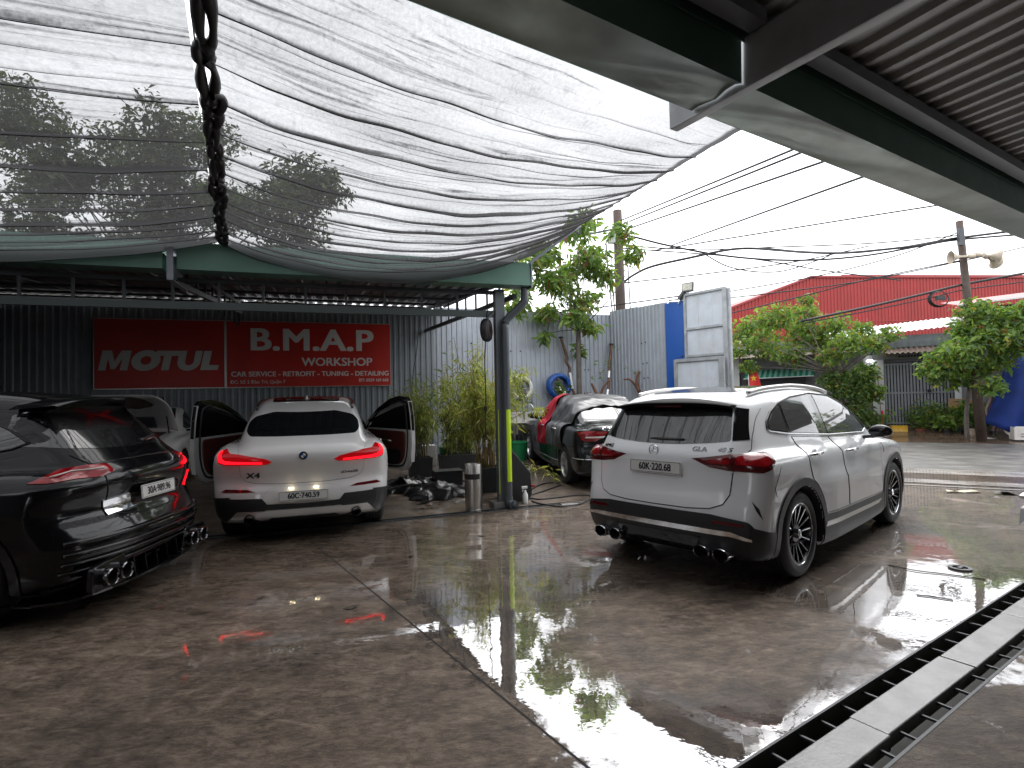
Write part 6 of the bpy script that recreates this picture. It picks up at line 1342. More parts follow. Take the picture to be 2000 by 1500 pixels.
b = empty('storage_box', 'low black box standing behind the sheeting, in front of the dense bamboo', 'box', gnd(-.42, 1.95), R(18.5)); mb = MB(); mb.box((0, 0, .12), (.48, .34, .24)); mb.build('tub', M['pot'], b, bevel=.01); mb = MB(); mb.box((0, 0, .245), (.50, .36, .02)); mb.build('lid', M['trim'], b, bevel=.004)
for k in range(9):
    mb = MB(); a = RNG.random() * 6; c = gnd(-.75 + RNG.uniform(-.5, .4), .35 + RNG.uniform(-.15, .25)) + Vector((0, 0, .008)); s = RNG.uniform(.02, .05)
    mb.add([c + Vector((math.cos(a + q) * s * (1 + .4 * (q > 3)), math.sin(a + q) * s, .01 * (q == 0))) for q in (0, 1.3, 2.6, 3.6, 5)], [(0, 1, 2, 3, 4)]); tag(mb.build('fallen_leaf', M['cable'] if k % 3 else LV['green'][4]), 'small fallen leaf on the wet floor by the heap', 'leaf', 'fallen leaves by the heap')
for k, (x, y) in enumerate(((-.38, 6.3), (-.95, 6.75), (-1.0, 6.45), (-.55, 6.35), (.35, 5.75), (-.2, 7.0), (.05, 7.15), (-1.35, 6.85), (-1.25, 4.2), (-1.05, 5.55), (-2.05, 4.45))):
    mb = MB(); a = RNG.random() * 6; c = Vector((x, y, .006)); s = RNG.uniform(.022, .045)
    mb.add([c + Vector((math.cos(a + q) * s * (1.5 if q in (0, 3.14) else .6), math.sin(a + q) * s, .012 * (q == 0))) for q in (0, 1.2, 2.2, 3.14, 4.2, 5.2)], [tuple(range(6))]); tag(mb.build('fallen_leaf', M['twig']), 'dark fallen leaf stuck to the wet open yard', 'leaf', 'fallen leaves on the yard')
# bucket, foam box, barrel, sink
M['bucket'] = mat('green_bucket_plastic', (.012, .15, .055), .3)
b = empty('bucket', 'green plastic bucket with white print between the bamboos, by the wall', 'bucket', gnd(.0, 4.15), 0)
mb = MB(); mb.lathe([(0, 0), (.115, 0), (.118, .01), (.14, .36), (.148, .365), (.148, .39), (.138, .39), (.13, .37), (0, .06)], n=28); mb.build('pail', M['bucket'], b, auto=40)
mb = MB(); an = np.linspace(R(-120), R(-40), 8); mb.grid([[((.120 + .022 * (z / .36) + .001) * math.cos(a), (.120 + .022 * (z / .36) + .001) * math.sin(a), z) for a in an] for z in (.13, .24)]); mb.build('print', mat('pale_green_print', (.22, .42, .34), .4, var=.5, vscale=18), b, smooth=True)
b = empty('foam_box', 'white foam box on the floor behind the young bamboo', 'box', gnd(-.36, 4.2), R(18.5)); mb = MB(); mb.box((0, 0, .22), (.30, .26, .44)); mb.build('foam', mat('white_foam', (.60, .60, .58), .8), b, bevel=.01)
b = empty('barrel', 'bright green plastic tub beside the sink, behind the column', 'tub', gnd(1.42, 3.55), 0)
mb = MB(); mb.lathe([(0, 0), (.17, 0), (.19, .03), (.225, .46), (.24, .47), (.24, .50), (.215, .50), (.19, .08), (0, .07)], n=28); mb.build('tub', mat('bright_green_plastic', (.02, .24, .09), .3), b, auto=40)
b = empty('sink_unit', 'stainless steel sink unit with a curved tap against the grey wall', 'sink', gnd(2.15, 4.75), R(18.5))
mb = MB(); mb.box((0, 0, .80), (.95, .55, .04)); mb.box((0, .265, .92), (.95, .02, .24)); mb.box((-.12, -.02, .66), (.50, .42, .26)); mb.build('basin', M['steel_brushed'], b, bevel=.006)
for x in (-.44, .44):
    for y in (-.24, .24): mb = MB(); mb.bar((x, y, 0), (x, y, .79), .035); mb.build('leg', M['steel_brushed'], b)
mb = MB(); mb.tube(spline([(-.02, .2, .82), (-.02, .2, 1.12), (.02, .16, 1.22), (.10, .10, 1.22), (.14, .06, 1.14)], 5), .013, 8); mb.build('tap', M['chrome'], b, smooth=True)
mb = MB(); mb.box((.2, 0, .35), (.4, .4, .6)); mb.build('cupboard', M['well'], b)
# tyres on the wall used as planters
M['tyre_white'] = mat('white_painted_tyre', (.62, .62, .60), .5, var=.12, vscale=6); M['tyre_blue'] = mat('blue_painted_tyre', (.012, .075, .30), .45, var=.2, vscale=5)
def tyre_planter(label, u, z, m, r, n):
    b = link('tyre_planter', None); b.matrix_world = FW @ Matrix.Translation((u, 5.12, z)); tag(b, label, 'tyre planter', 'painted tyres hung on the wall')
    T = Matrix.Rotation(R(90), 4, 'X'); ri = r * .66
    mb = MB(); mb.lathe([(ri, .20), (ri + .03, .225), (r - .06, .225), (r - .01, .19), (r, .15), (r, .03), (r - .03, -.02), (ri, -.02), (ri, .02), (r - .04, .05), (r - .04, .16), (ri + .02, .185)], T, 40, True); mb.build('tyre', m, b, auto=45)
    leaf_mesh('plant', np.concatenate([clump((NR.randn() * .08, -.20, -ri * .55 + NR.randn() * .09), .10, 9, NR) for _ in range(n)]), .085, .45, LV['green'], (.4, .3, .2, .05, .05), b, .2, 12)
    mb = MB(); mb.box((0, -.12, -ri * .8), (ri * 1.1, .16, .08)); mb.build('soil', M['bark'], b)
    return b
tyre_planter('white painted tyre planter on the wall, half hidden by bamboo', 2.05, 1.80, M['tyre_white'], .31, 10)
b = tyre_planter('blue painted tyre planter on the wall with a flowering plant', 3.06, 1.84, M['tyre_blue'], .32, 18)
for k in range(6):
    mb = MB(); mb.lathe([(0, .01), (.022, .004), (.0, -.006)], Matrix.Translation((.02 + NR.randn() * .09, -.30, -.17 + NR.randn() * .07)) @ Matrix.Rotation(R(80), 4, 'X'), 6); mb.build('flower', M['plate'], b)
# old exhaust pipes leaning on the wall
M['rust'] = mat('rusty_pipe', (.16, .085, .055), .6, metal=.3, var=.4, vscale=12, dirt=(.06, .04, .03), dscale=15)
def exh_pipe(label, pts, muff, loc):
    b = link('exhaust_pipe', None); b.location = wp(loc[0], 5.0, 0); b.rotation_euler = (0, 0, R(18.5)); tag(b, label, 'exhaust pipe', 'old exhaust pipes leaning on the wall')
    L0 = [(x - loc[0], (v - 5.0), z) for x, v, z in pts]; mb = MB(); mb.tube(spline(L0, 6), .036, 10); mb.build('pipe', M['rust'], b, smooth=True)
    for (p, q, r) in muff: mb = MB(); mb.tube([Vector((p[0] - loc[0], p[1] - 5, p[2])), Vector((q[0] - loc[0], q[1] - 5, q[2]))], r, 14); mb.build('muffler', M['rim_silver'], b, auto=40)
    mb = MB(); mb.lathe([(.03, -.02), (.06, -.02), (.06, .02), (.03, .02)], Matrix.Translation(Vector(L0[0])), 14); mb.build('flange', M['cable'], b)
exh_pipe('rusty exhaust pipe with a bright silencer leaning left of the tree trunk', [(3.20, 5.12, 3.06), (3.22, 5.10, 2.95), (3.31, 5.08, 2.62), (3.29, 5.05, 2.45), (3.37, 5.02, 2.28), (3.36, 5.0, 2.05), (3.40, 4.95, 1.75), (3.50, 4.85, 1.45), (3.62, 4.75, .95), (3.70, 4.70, .30)], [((3.355, 5.0, 2.16), (3.395, 4.95, 1.76), .062)], (3.45, 0))
exh_pipe('rusty exhaust pipe with a short resonator leaning right of the tree trunk', [(4.60, 5.10, 2.90), (4.57, 5.08, 2.65), (4.51, 5.06, 2.40), (4.48, 5.03, 2.15), (4.44, 5.0, 1.85), (4.33, 4.92, 1.45), (4.25, 4.85, .9), (4.2, 4.8, .3)], [((4.49, 5.04, 2.20), (4.46, 5.02, 2.03), .05), ((4.40, 4.97, 1.72), (4.31, 4.90, 1.40), .052)], (4.4, 0))
# driftwood stumps with thin vines, a shelf with bottles
def stump(label, u, v, pts, seed):
    b = link('driftwood', None); b.location = gnd(u, v); tag(b, label, 'driftwood'); mb = MB()
    for q in pts: mb.tube(spline(q, 4), [.05 - .03 * t for t in np.linspace(0, 1, len(spline(q, 4)))], 7)
    mb.build('stump', mat('reddish_driftwood', (.13, .06, .035), .8, var=.4, vscale=10, bump=.5, bscale=30), b, smooth=True); return b
b = stump('gnarled reddish driftwood stump beside the right corrugated wall', 4.95, 4.3, [[(0.1, 0, .2), (.05, 0, 1.0), (-.05, 0, 1.5), (-.25, 0, 1.78), (-.42, 0, 1.80)], [(-.05, 0, 1.5), (-.10, 0, 1.75), (-.05, 0, 1.95), (.0, .05, 1.98)], [(.05, 0, 1.2), (.2, 0, 1.45), (.15, 0, 1.6)]], 1)
leaf_mesh('vine_leaves', np.concatenate([clump((x, .05, z), .06, 7, NR) for x, z in ((.15, 1.95), (.35, 2.05), (.5, 2.15), (.62, 2.2), (.72, 2.15), (-.1, 2.0), (-.35, 2.1))]), .07, .4, LV['green'], (.5, .2, .2, .05, .05), b, .2, 14)
mb = MB(); mb.tube(spline([(0, 0, 1.6), (.2, .03, 1.95), (.45, .04, 2.12), (.78, .05, 2.2)], 5), .005, 5); mb.build('vine', M['twig'], b)
b = stump('forked driftwood stump with wispy shoots right of the tree trunk', 3.85, 4.35, [[(0, 0, .2), (0, 0, 1.2), (.05, 0, 1.55), (.25, 0, 1.80)], [(.0, 0, 1.3), (-.15, 0, 1.6), (-.2, 0, 1.72)]], 2)
leaf_mesh('shoot_leaves', np.concatenate([clump((x, .02, z), .09, 9, NR) for x, z in ((-.15, 1.85), (.0, 1.95), (.12, 2.1), (.25, 2.2), (.05, 1.8), (.32, 2.3), (.4, 2.55), (-.05, 2.2))]), .07, .3, LV['green'], (.4, .2, .3, .05, .05), b, .1, 15)
b = empty('plank_shelf', 'small wooden shelf on a post behind the roof of the dark saloon', 'shelf', gnd(3.45, 4.30), R(18.5))
mb = MB(); mb.box((0, 0, 1.28), (.42, .18, .025)); mb.build('board', M['rust'], b); mb = MB(); mb.bar((0, .05, 0), (0, .05, 1.27), .06); mb.build('post', M['bark'], b)
for k, (x, m, lb) in enumerate(((-.12, mat('brown_bottle', (.22, .09, .05), .4), 'brown bottle at the left end of the small shelf'), (-.04, mat('navy_bottle', (.03, .035, .09), .4), 'dark navy bottle on the small shelf'), (.04, mat('tan_bottle', (.34, .19, .13), .4), 'tan bottle in the middle of the small shelf'), (.12, M['plate'], 'white bottle at the right end of the small shelf'))):
    o = empty('bottle', lb, 'bottle', wp(3.45 + x, 4.30, zf(4.3) + 1.2925)); mb = MB(); mb.lathe([(0, 0), (.032, 0), (.034, .01), (.034, .13), (.016, .165), (.016, .185)], n=14); mb.build('flask', m, o, auto=40); mb = MB(); mb.lathe([(.018, .185), (.018, .205), (0, .205)], n=12); mb.build('cap', M['rust'], o)
# ------------------------------------------------------------------ gate end: blue panel, framed boards, floodlights
def ep(x, y, z): return FE @ Vector((x, y, z))
b = link('blue_panel', None); b.matrix_world = FE @ Matrix.Translation((1.775, -.02, 0)); tag(b, 'tall blue painted steel panel at the end of the right wall', 'panel')
M['blue'] = mat('blue_paint', (.012, .085, .36), .42, var=.15, vscale=2, dirt=(.02, .06, .22), dscale=2, damt=.6)
mb = MB(); mb.box((.265, 0, 1.86), (.53, .03, 3.72)); mb.build('plate', M['blue'], b, bevel=.004)
mb = MB(); mb.box((.44, -.03, 2.44), (.05, .03, .03)); mb.build('latch', M['steel_dark'], b)
M['board'] = mat('weathered_white_board', (.50, .54, .59), .5, var=.08, vscale=3, dirt=(.40, .37, .34), dscale=2.2, damt=.7)
M['boardframe'] = mat('grey_board_frame', (.30, .32, .33), .45, metal=.3, var=.15, dirt=(.50, .50, .52), dscale=4, damt=.8)
def framed(label, x0, x1, y, z0, z1, mids, w=.055):
    b = link('framed_board', None); b.matrix_world = FE @ Matrix.Translation((x0, y, 0)); tag(b, label, 'board', 'framed sheet boards at the gate'); W_ = x1 - x0
    zs = [z0] + mids + [z1]
    for i in range(len(zs) - 1):
        k = 3
        for j in range(k): mb = MB(); mb.box((W_ * (j + .5) / k, .0, (zs[i] + zs[i + 1]) / 2), (W_ / k - .004, .012, zs[i + 1] - zs[i] - .01)); mb.build('panel', M['board'], b)
    for z in zs: mb = MB(); mb.box((W_ / 2, -.025, z), (W_ - .02, .045, w)); mb.build('rail', M['boardframe'], b, bevel=.004)
    for x, ww in ((.02, w), (W_ - .03, w * 1.7)): mb = MB(); mb.box((x, -.026, (z0 + z1) / 2), (ww, .052, z1 - z0 + .05)); mb.build('stile', M['boardframe'], b, bevel=.004)
    return b
framed('tall white sheet board with grey frame beside the blue panel', 2.32, 3.36, -.03, .1, 3.83, [1.30, 2.42, 3.04])
framed('low white sheet board with grey frame standing before the tall board', 2.10, 3.31, -.14, .35, 2.33, [1.5], .075)
mb = MB(); mb.box((.03, .0, 1.9), (.075, .075, 3.84)); o = mb.build('gate_post', M['boardframe'], None, bevel=.006); o.matrix_world = FE @ Matrix.Translation((3.36, 0, 0)); tag(o, 'square grey steel post at the right edge of the framed boards', 'post')
def flood(label, x, z, rz, rx):
    b = link('floodlight', None); b.matrix_world = FE @ Matrix.Translation((x, -.05, z)) @ Matrix.Rotation(rz, 4, 'Z') @ Matrix.Rotation(rx, 4, 'X'); tag(b, label, 'floodlight', 'floodlights on the blue panel')
    mb = MB(); mb.box((0, 0, .14), (.27, .06, .22)); mb.build('case', M['steel_dark'], b, bevel=.01); mb = MB(); mb.box((0, -.032, .145), (.22, .006, .16)); mb.build('lens', mat('floodlight_lens', (.42, .42, .34), .15, var=.3, vscale=20), b); mb = MB(); mb.bar((0, .02, -.06), (0, .02, .06), .03); mb.build('bracket', M['steel'], b); return b
flood('square floodlight facing the yard on top of the white board', 2.42, 3.86, R(10), R(-8)); flood('second floodlight seen edge on above the blue panel', 2.18, 3.72, R(-70), R(-35))
# ------------------------------------------------------------------ poles and wires
M['pole'] = mat('brown_concrete_pole', (.055, .036, .028), .75, var=.3, vscale=4, dirt=(.09, .075, .065), dscale=5)
b = empty('utility_pole', 'tall brown utility pole behind the grey wall, left of the street', 'pole', (3.08, 15.3, 0)); mb = MB(); mb.tube([(0.02, 0, 0), (-.02, 0, 6.75)], [.17, .125], 12); mb.build('shaft', M['pole'], b, smooth=True)
mb = MB(); mb.box((-.22, -.12, 5.92), (.20, .14, .24)); mb.box((-.36, -.12, 5.86), (.05, .10, .22), ry=R(25)); mb.build('junction_box', M['boardframe'], b); mb = MB(); mb.bar((-.1, -.12, 6.2), (-1.0, -.1, 6.05), .05); mb.build('cross_arm', M['steel_dark'], b)
for x, z in ((.15, 6.02), (.22, 6.02)): mb = MB(); mb.lathe([(0, 0), (.035, .01), (.035, .05), (0, .06)], Matrix.Translation((x, -.1, z)), 8); mb.build('insulator', M['steel_dark'], b)
mb = MB(); mb.tube([(.35, .3, 3.4), (.30, .3, 5.2)], .02, 6); mb.build('conduit', M['steel'], b)
PR = sp(2.15, 7.2)
b = empty('utility_pole', 'leaning utility pole with loudspeakers on the far side of the street', 'pole', PR); mb = MB(); mb.tube([(.12, -.05, 0), (-.20, .02, 6.45)], [.13, .09], 12); mb.build('shaft', M['pole'], b, smooth=True)
mb = MB(); mb.box((-.30, -.12, 5.95), (.14, .10, .50)); mb.build('bracket', M['steel_dark'], b); mb = MB(); mb.bar((-.55, -.16, 5.32), (.50, -.16, 5.36), .05); mb.build('cross_arm', M['steel_dark'], b)
M['horn'] = mat('cream_horn', (.42, .36, .28), .5, var=.15)
def horn(label, loc, rz, tilt):
    o = link('loudspeaker', None); o.location = Vector(PR) + Vector(loc); o.rotation_euler = (0, R(90) + tilt, rz); tag(o, label, 'loudspeaker', 'loudspeakers on the leaning pole')
    mb = MB(); mb.lathe([(.03, -.20), (.035, 0), (.06, .10), (.13, .22), (.19, .28), (.18, .28), (.12, .21), (.03, .02)], n=20); mb.build('horn', M['horn'], o, auto=40); mb = MB(); mb.lathe([(0, -.34), (.07, -.33), (.07, -.18), (0, -.17)], n=14); mb.build('driver', M['horn'], o, auto=40)
horn('large horn loudspeaker pointing left on the leaning pole', (-.38, -.22, 5.34), R(170), 0); horn('horn loudspeaker pointing right on the leaning pole', (.38, -.22, 5.36), R(-20), R(10)); horn('small horn loudspeaker behind, tilted down on the leaning pole', (.55, -.1, 5.28), R(20), R(18))
WIRES = dict(
 a=('thick drooping cable bundle from the left pole top to the loudspeaker pole', .035, [(3.14, 15.31, 5.8), (3.28, 15.31, 6.02), (3.54, 15.33, 6.0), (4.41, 15.39, 5.78), (5.88, 15.5, 5.5), (7.38, 15.6, 5.35), (8.9, 15.71, 5.34), (10.44, 15.81, 5.47), (12.01, 15.92, 5.73), (13.15, 16.01, 5.91), (15.55, 16.17, 6.09)]),
 b=('thick tangled cable bundle rising in the middle between the two poles', .045, [(3.14, 15.3, 4.7), (3.5, 15.33, 4.95), (4.03, 15.37, 5.18), (5.14, 15.44, 5.42), (6.33, 15.53, 5.65), (7.24, 15.59, 5.66), (8.29, 15.66, 5.57), (9.52, 15.75, 5.53), (10.76, 15.84, 5.62), (12.02, 15.92, 5.76), (13.15, 16.01, 5.96), (15.55, 16.17, 6.24)]),
 c=('thin straight cable above the tangled bundle', .014, [(6.33, 15.53, 5.65), (7.39, 15.6, 5.7), (10.46, 15.82, 5.81), (13.13, 16.0, 6.03)]),
 c2=('thin slack cable just below the tangled bundle', .012, [(6.9, 15.55, 5.66), (8.6, 15.6, 5.52), (10.4, 15.8, 5.56), (13.13, 16.0, 5.98)]),
 d=('thin cable joining the left pole to the tangled bundle', .014, [(3.15, 15.31, 5.80), (4.41, 15.39, 5.68), (6.33, 15.53, 5.65)]),
 e=('thin looped cable hanging low under the bundles', .009, [(5.51, 15.47, 5.53), (6.17, 15.52, 5.17), (7.06, 15.58, 5.0), (7.97, 15.64, 5.05), (9.21, 15.73, 5.45)]),
 f=('thin cable falling from the left pole toward the red warehouse', .009, [(3.2, 15.35, 5.70), (6.63, 15.55, 5.41), (8.88, 15.71, 5.05), (11.34, 15.88, 4.73)]),
 g=('thin pale cable rising from low on the left pole', .008, [(3.2, 15.34, 4.72), (5.87, 15.49, 4.99), (8.28, 15.66, 5.3), (10.45, 15.82, 5.74)]),
 h=('black service cable rising from the gate to the loudspeaker pole top', .018, [(4.2, 14.5, 4.05), (5.77, 15.49, 4.38), (8.88, 15.71, 4.88), (11.22, 15.87, 5.44), (13.15, 16.01, 6.12)]),
 i=('black service cable crossing the red warehouse halfway up', .018, [(4.2, 14.5, 4.0), (5.77, 15.49, 4.22), (9.79, 15.77, 4.66), (12.94, 15.99, 5.22), (15.53, 16.17, 5.75)]),
 j=('black service cable above the umbrella-shaped tree', .016, [(5.82, 15.49, 3.74), (8.25, 15.66, 4.27), (10.41, 15.81, 4.77), (13.2, 16.02, 5.30)]),
 k=('heavy black cable bundle in front of the red warehouse', .050, [(8.3, 15.69, 3.58), (10.38, 15.81, 3.98), (11.95, 15.92, 4.31), (13.3, 16.02, 4.6), (15.49, 16.17, 4.96)]),
 l=('thinner cable slung under the heavy black bundle', .022, [(8.4, 15.69, 3.52), (10.38, 15.81, 3.86), (12.26, 15.94, 4.22), (13.3, 16.04, 4.44), (15.48, 16.17, 4.69)]),
 m=('thin cable dropping beside the left pole', .010, [(2.87, 15.29, 5.47), (2.87, 15.29, 4.61), (2.93, 15.29, 3.6)]), n=('second thin cable dropping left of the left pole', .010, [(2.70, 15.2, 5.9), (2.75, 15.2, 4.9), (2.85, 15.2, 3.6)]),
 o=('cable running along the top of the grey walls', .014, [(1.0, 14.6, 3.80), (2.18, 15.0, 3.96), (3.0, 14.6, 4.0), (4.36, 13.6, 4.02)]),
 p=('uppermost overhead wire going up from the left pole', .014, [(3.10, 15.3, 6.45), (4.18, 8, 5.11), (4.6, 4.9, 4.55)]), q=('second overhead wire going up from the left pole', .014, [(3.10, 15.3, 6.33), (4.29, 8, 5.06), (4.75, 4.9, 4.52)]), r=('third overhead wire going up from the left pole', .012, [(3.12, 15.3, 6.16), (4.61, 8, 4.92), (5.2, 4.9, 4.4)]),
 s=('faint fourth wire rising to the near canopy', .006, [(4.53, 15.3, 5.73), (5.18, 8, 4.68), (5.45, 5.0, 4.25)]), t=('faint thin wire crossing high toward the right', .006, [(4.0, 15.3, 5.6), (9.5, 12, 5.6), (12.5, 10.5, 5.6)]))
for k, (lb, r, pts) in WIRES.items():
    mb = MB(); mb.tube(spline(pts, 6), max(r * .8, .018), 6); tag(mb.build('overhead_cable', M['cable'], smooth=True), lb, 'cable', 'overhead cables between the poles')
b = link('cable_coil', None); b.location = (12.45, 15.92, 4.17); tag(b, 'round coil of spare black cable with a splice box under the heavy bundle', 'cable coil'); mb = MB()
for k in range(4): mb.tube([((.225 + .012 * k) * math.cos(t) * 1.15, .02 * k - .03, (.205 + .010 * k) * math.sin(t)) for t in np.linspace(0, 2 * PI, 25)], .014, 6, False)
mb.build('coil', M['cable'], b, smooth=True); mb = MB(); mb.box((.02, -.02, .02), (.26, .10, .13)); mb.build('splice_box', M['trim'], b, bevel=.01)
# ------------------------------------------------------------------ the far side of the street
FS = Matrix.Translation(S0) @ Matrix.Rotation(R(-31), 4, 'Z')      # x along the street, y away
def hobj(o, x, y, z=0): o.matrix_world = FS @ Matrix.Translation((x, y, z)); return o
M['plaster'] = mat('pale_plaster', (.52, .53, .54), .7, var=.08, dirt=(.30, .30, .29), dscale=1.5, damt=.5); M['plaster_dk'] = mat('grey_plaster', (.20, .205, .21), .7, var=.12)
M['shade'] = mat('dark_shutter', (.035, .036, .04), .6, var=.2); M['gate'] = mat('grey_gate_steel', (.22, .23, .25), .5, metal=.2, var=.12); M['gate_gap'] = mat('dark_gate_gap', (.012, .012, .013), .9)
M['tin_white'] = mat('white_tin_roof', (.66, .67, .68), .5, var=.05); M['tin_brown'] = mat('rusted_tin', (.16, .12, .10), .7, var=.4, vscale=3, dirt=(.13, .06, .045), dscale=3); M['tin_grey'] = mat('blue_grey_tin', (.15, .175, .18), .5, var=.15)
M['base_green'] = mat('green_painted_base', (.03, .10, .07), .5)
gz = .30
h1 = hobj(link('shop_house', None), -9, 9.7); tag(h1, 'low dark shop house with a green and white striped tin awning', 'house')
mb = MB(); mb.box((4.3, 2.0, 1.8), (8.6, 3.6, 3.4)); mb.build('wall', M['plaster_dk'], h1)
mb = MB(); mb.box((5.6, .02, 1.35), (2.2, .28, 2.1)); mb.build('shutter_recess', M['shade'], h1)
for k in range(16): mb = MB(); mb.box((4.62 + k * .135, -.13, 1.35), (.10, .02, 2.1)); mb.build('slat', M['shade'], h1)
mb = MB(); mb.box((4.15, -.04, 1.7), (.62, .3, 2.6)); mb.build('pale_wall', M['plaster'], h1); mb = MB(); mb.box((3.6, .1, 2.95), (1.9, .3, .5)); mb.build('pale_wall', M['plaster'], h1)
mb = MB(); xs_, zs_ = [], []
mb.mi = 0
for k in range(25):
    mb.mi = k % 2; x = 4.72 + k * .092; mb.add([(x, -.10, 2.42 + .012 * (k % 2)), (x + .092, -.10, 2.42 + .012 * (k % 2)), (x + .092, -.85, 2.10 + .012 * (k % 2)), (x, -.85, 2.10 + .012 * (k % 2))], [(0, 1, 2, 3)])
mb.build('awning', [mat('green_tin', (.015, .22, .14), .45), mat('pale_green_tin', (.22, .42, .36), .45)], h1, solid=.006)
mb = MB(); mb.bar((4.7, -.86, 2.09), (7.04, -.86, 2.12), .03); mb.build('awning_rail', M['plaster'], h1)
mb = MB(); P = [[(x, y, z + .02 * (i % 2)) for i, x in enumerate(np.linspace(3.4, 8.7, 60))] for y, z in ((-1.0, 2.86), (1.5, 3.25), (3.8, 3.4))]; mb.grid(P); mb.build('roof', M['tin_brown'], h1)
h2 = hobj(link('gate_house', None), -.45, 10.0); tag(h2, 'single-storey house with grey folding steel gate and white tin roof', 'house')
mb = MB(); mb.box((2.0, 2.2, 1.6), (4.3, 4.2, 3.2)); mb.build('wall', M['plaster_dk'], h2)
for x, w in ((.42, .34), (2.62, .18)):
    mb = MB(); mb.box((x, .02, 1.50), (w, .20, 2.3)); o = mb.build('pillar', M['plaster'], h2); mb = MB(); mb.box((x, .015, .52), (w + .02, .22, .36)); mb.build('pillar_base', M['base_green'], o)
mb = MB(); mb.box((1.56, .06, 1.42), (1.95, .05, 2.2)); mb.build('gate_backing', M['gate_gap'], h2)
for k in range(21): mb = MB(); mb.box((.64 + k * .0915, .02 + .012 * (k % 2), 1.42), (.058, .02, 2.16)); mb.build('gate_slat', M['gate'], h2)
for z in (.40, 1.45, 2.45): mb = MB(); mb.box((1.55, .0, z), (1.95, .025, .05)); mb.build('gate_rail', M['gate'], h2)
mb = MB(); mb.box((1.86, -.03, 1.50), (.10, .04, .10)); mb.build('padlock', M['cable'], h2)
for k in range(9): mb = MB(); mb.box((.0 - .02 + k * .055 - .42, .03, 1.2), (.022, .02, 1.5)); mb.build('side_bar', M['gate_gap'], h2)
mb = MB(); mb.box((1.7, -.06, 2.80), (2.9, .14, .34)); mb.build('beam', M['plaster_dk'], h2)
for k in range(9): mb = MB(); mb.box((1.06 + k * .085, -.135, 2.71), (.055, .012, .055)); mb.build('vent_hole', M['gate_gap'], h2)
mb = MB(); mb.box((.18, -.12, 2.60), (.15, .06, .06)); lp = mb.build('lamp', mat('lit_lamp', (.9, .9, .9), .4, emit=(1, 1, 1), estr=7.0), h2)
P = [[(x, y, z + .025 * math.sin(x * 42)) for x in np.linspace(.55, 3.3, 110)] for y, z in ((-1.05, 2.78), (-.5, 2.93), (-.12, 3.02))]; mb = MB(); mb.grid(P); mb.build('awning', M['tin_brown'], h2)
P = [[(x, y + .01 * math.sin(x * 30), z) for x in np.linspace(.4, 3.4, 60)] for y, z in ((-.22, 3.02), (-.25, 3.2), (-.25, 3.42))]; mb = MB(); mb.grid(P); mb.build('fascia', M['tin_grey'], h2)
P = [[(x, y, z + .02 * math.sin(x * 40) + .055 * x) for x in np.linspace(-1.6, 3.6, 140)] for y, z in ((-.55, 3.47), (.8, 3.75), (2.2, 4.02))]; mb = MB(); mb.grid(P); mb.build('roof', M['tin_white'], h2)
mb = MB(); mb.bar((.48, -.14, .35), (.40, -.10, 2.1), .02); tag(hobj(mb.build('broom_stick', M['rust']), -.45, 10.0), 'brown stick leaning against the white pillar of the gate house', 'stick')
h3 = hobj(link('tin_house', None), 3.3, 9.4); tag(h3, 'grey tin-clad house with a red rimmed roof at the right edge', 'house')
mb = MB(); P = [[(x, .04 * (i % 2), z) for i, x in enumerate(np.linspace(0, 24, 240))] for z in (0, 4.15)]; mb.grid(P); mb.build('wall', M['tin_grey'], h3)
mb = MB(); mb.box((.15, -.03, 3.95), (1.1, .05, .4)); mb.build('dark_opening', M['gate_gap'], h3)
mb = MB(); mb.grid([[(x, y, z + .05 * min(x, 5)) for x in np.linspace(-1.2, 24, 60)] for y, z in ((-.5, 4.26), (3, 4.8))]); mb.build('roof', mat('red_tin', (.28, .02, .016), .5, var=.1), h3, solid=.03); mb = MB(); mb.bar((-1.2, -.52, 4.20), (5, -.52, 4.51), .05); mb.bar((5, -.52, 4.51), (24, -.52, 4.51), .05); mb.build('roof_rim', M['tin_white'], h3)
# red warehouse
M['wh_red'] = mat('red_cladding', (.30, .017, .015), .5, var=.12, vscale=.5, dirt=(.19, .013, .012), dscale=1.1, damt=.6)
wh = link('warehouse', None); wh.location = (12.0, 29.6, 0); wh.rotation_euler = (0, 0, R(6)); tag(wh, 'huge red corrugated metal warehouse rising behind the street houses', 'warehouse')
def ztop(x): return np.interp(x, [-6, 0, 4.5, 40], [4.0, 6.2, 7.82, 7.82])
xs, zs = rib_profile(2.0, .20, .035)
for k in range(15):
    x0 = -4 + 2 * k; mb = MB(); mb.grid([[(x0 + x, -d, z0 if z0 == 0 else float(ztop(x0 + x))) for x, d in zip(xs, zs)] for z0 in (0, 1)]); mb.build('cladding_sheet', M['wh_red'], wh)
mb = MB(); mb.add([(-6, .1, 4.0), (4.5, .1, 7.86), (4.5, 25, 7.86), (-6, 25, 4.0)], [(0, 1, 2, 3)]); mb.add([(4.5, .1, 7.86), (30, .1, 7.86), (30, 25, 7.86), (4.5, 25, 7.86)], [(0, 1, 2, 3)]); mb.build('roof', M['wh_red'], wh, solid=.05)
mb = MB(); mb.bar((-6, -.06, 4.04), (4.5, -.06, 7.86), .10); mb.bar((4.5, -.06, 7.86), (28, -.06, 7.86), .10); mb.build('verge_flashing', mat('dull_red_flashing', (.30, .03, .03), .5), wh)
for z in (2.9, 5.4): mb = MB(); mb.box((12, -.04, z), (26, .012, .05)); mb.build('sheet_lap', M['wh_red'], wh)
mb = MB(); mb.box((18, .6, 7.93), (23, 1, .16)); mb.build('ridge_vent', M['wh_red'], wh)
for x in (13.0, 23.5): mb = MB(); mb.tube([(x, 1, 7.8), (x, 1, 8.7)], .02, 5); mb.build('lightning_rod', M['steel'], wh)
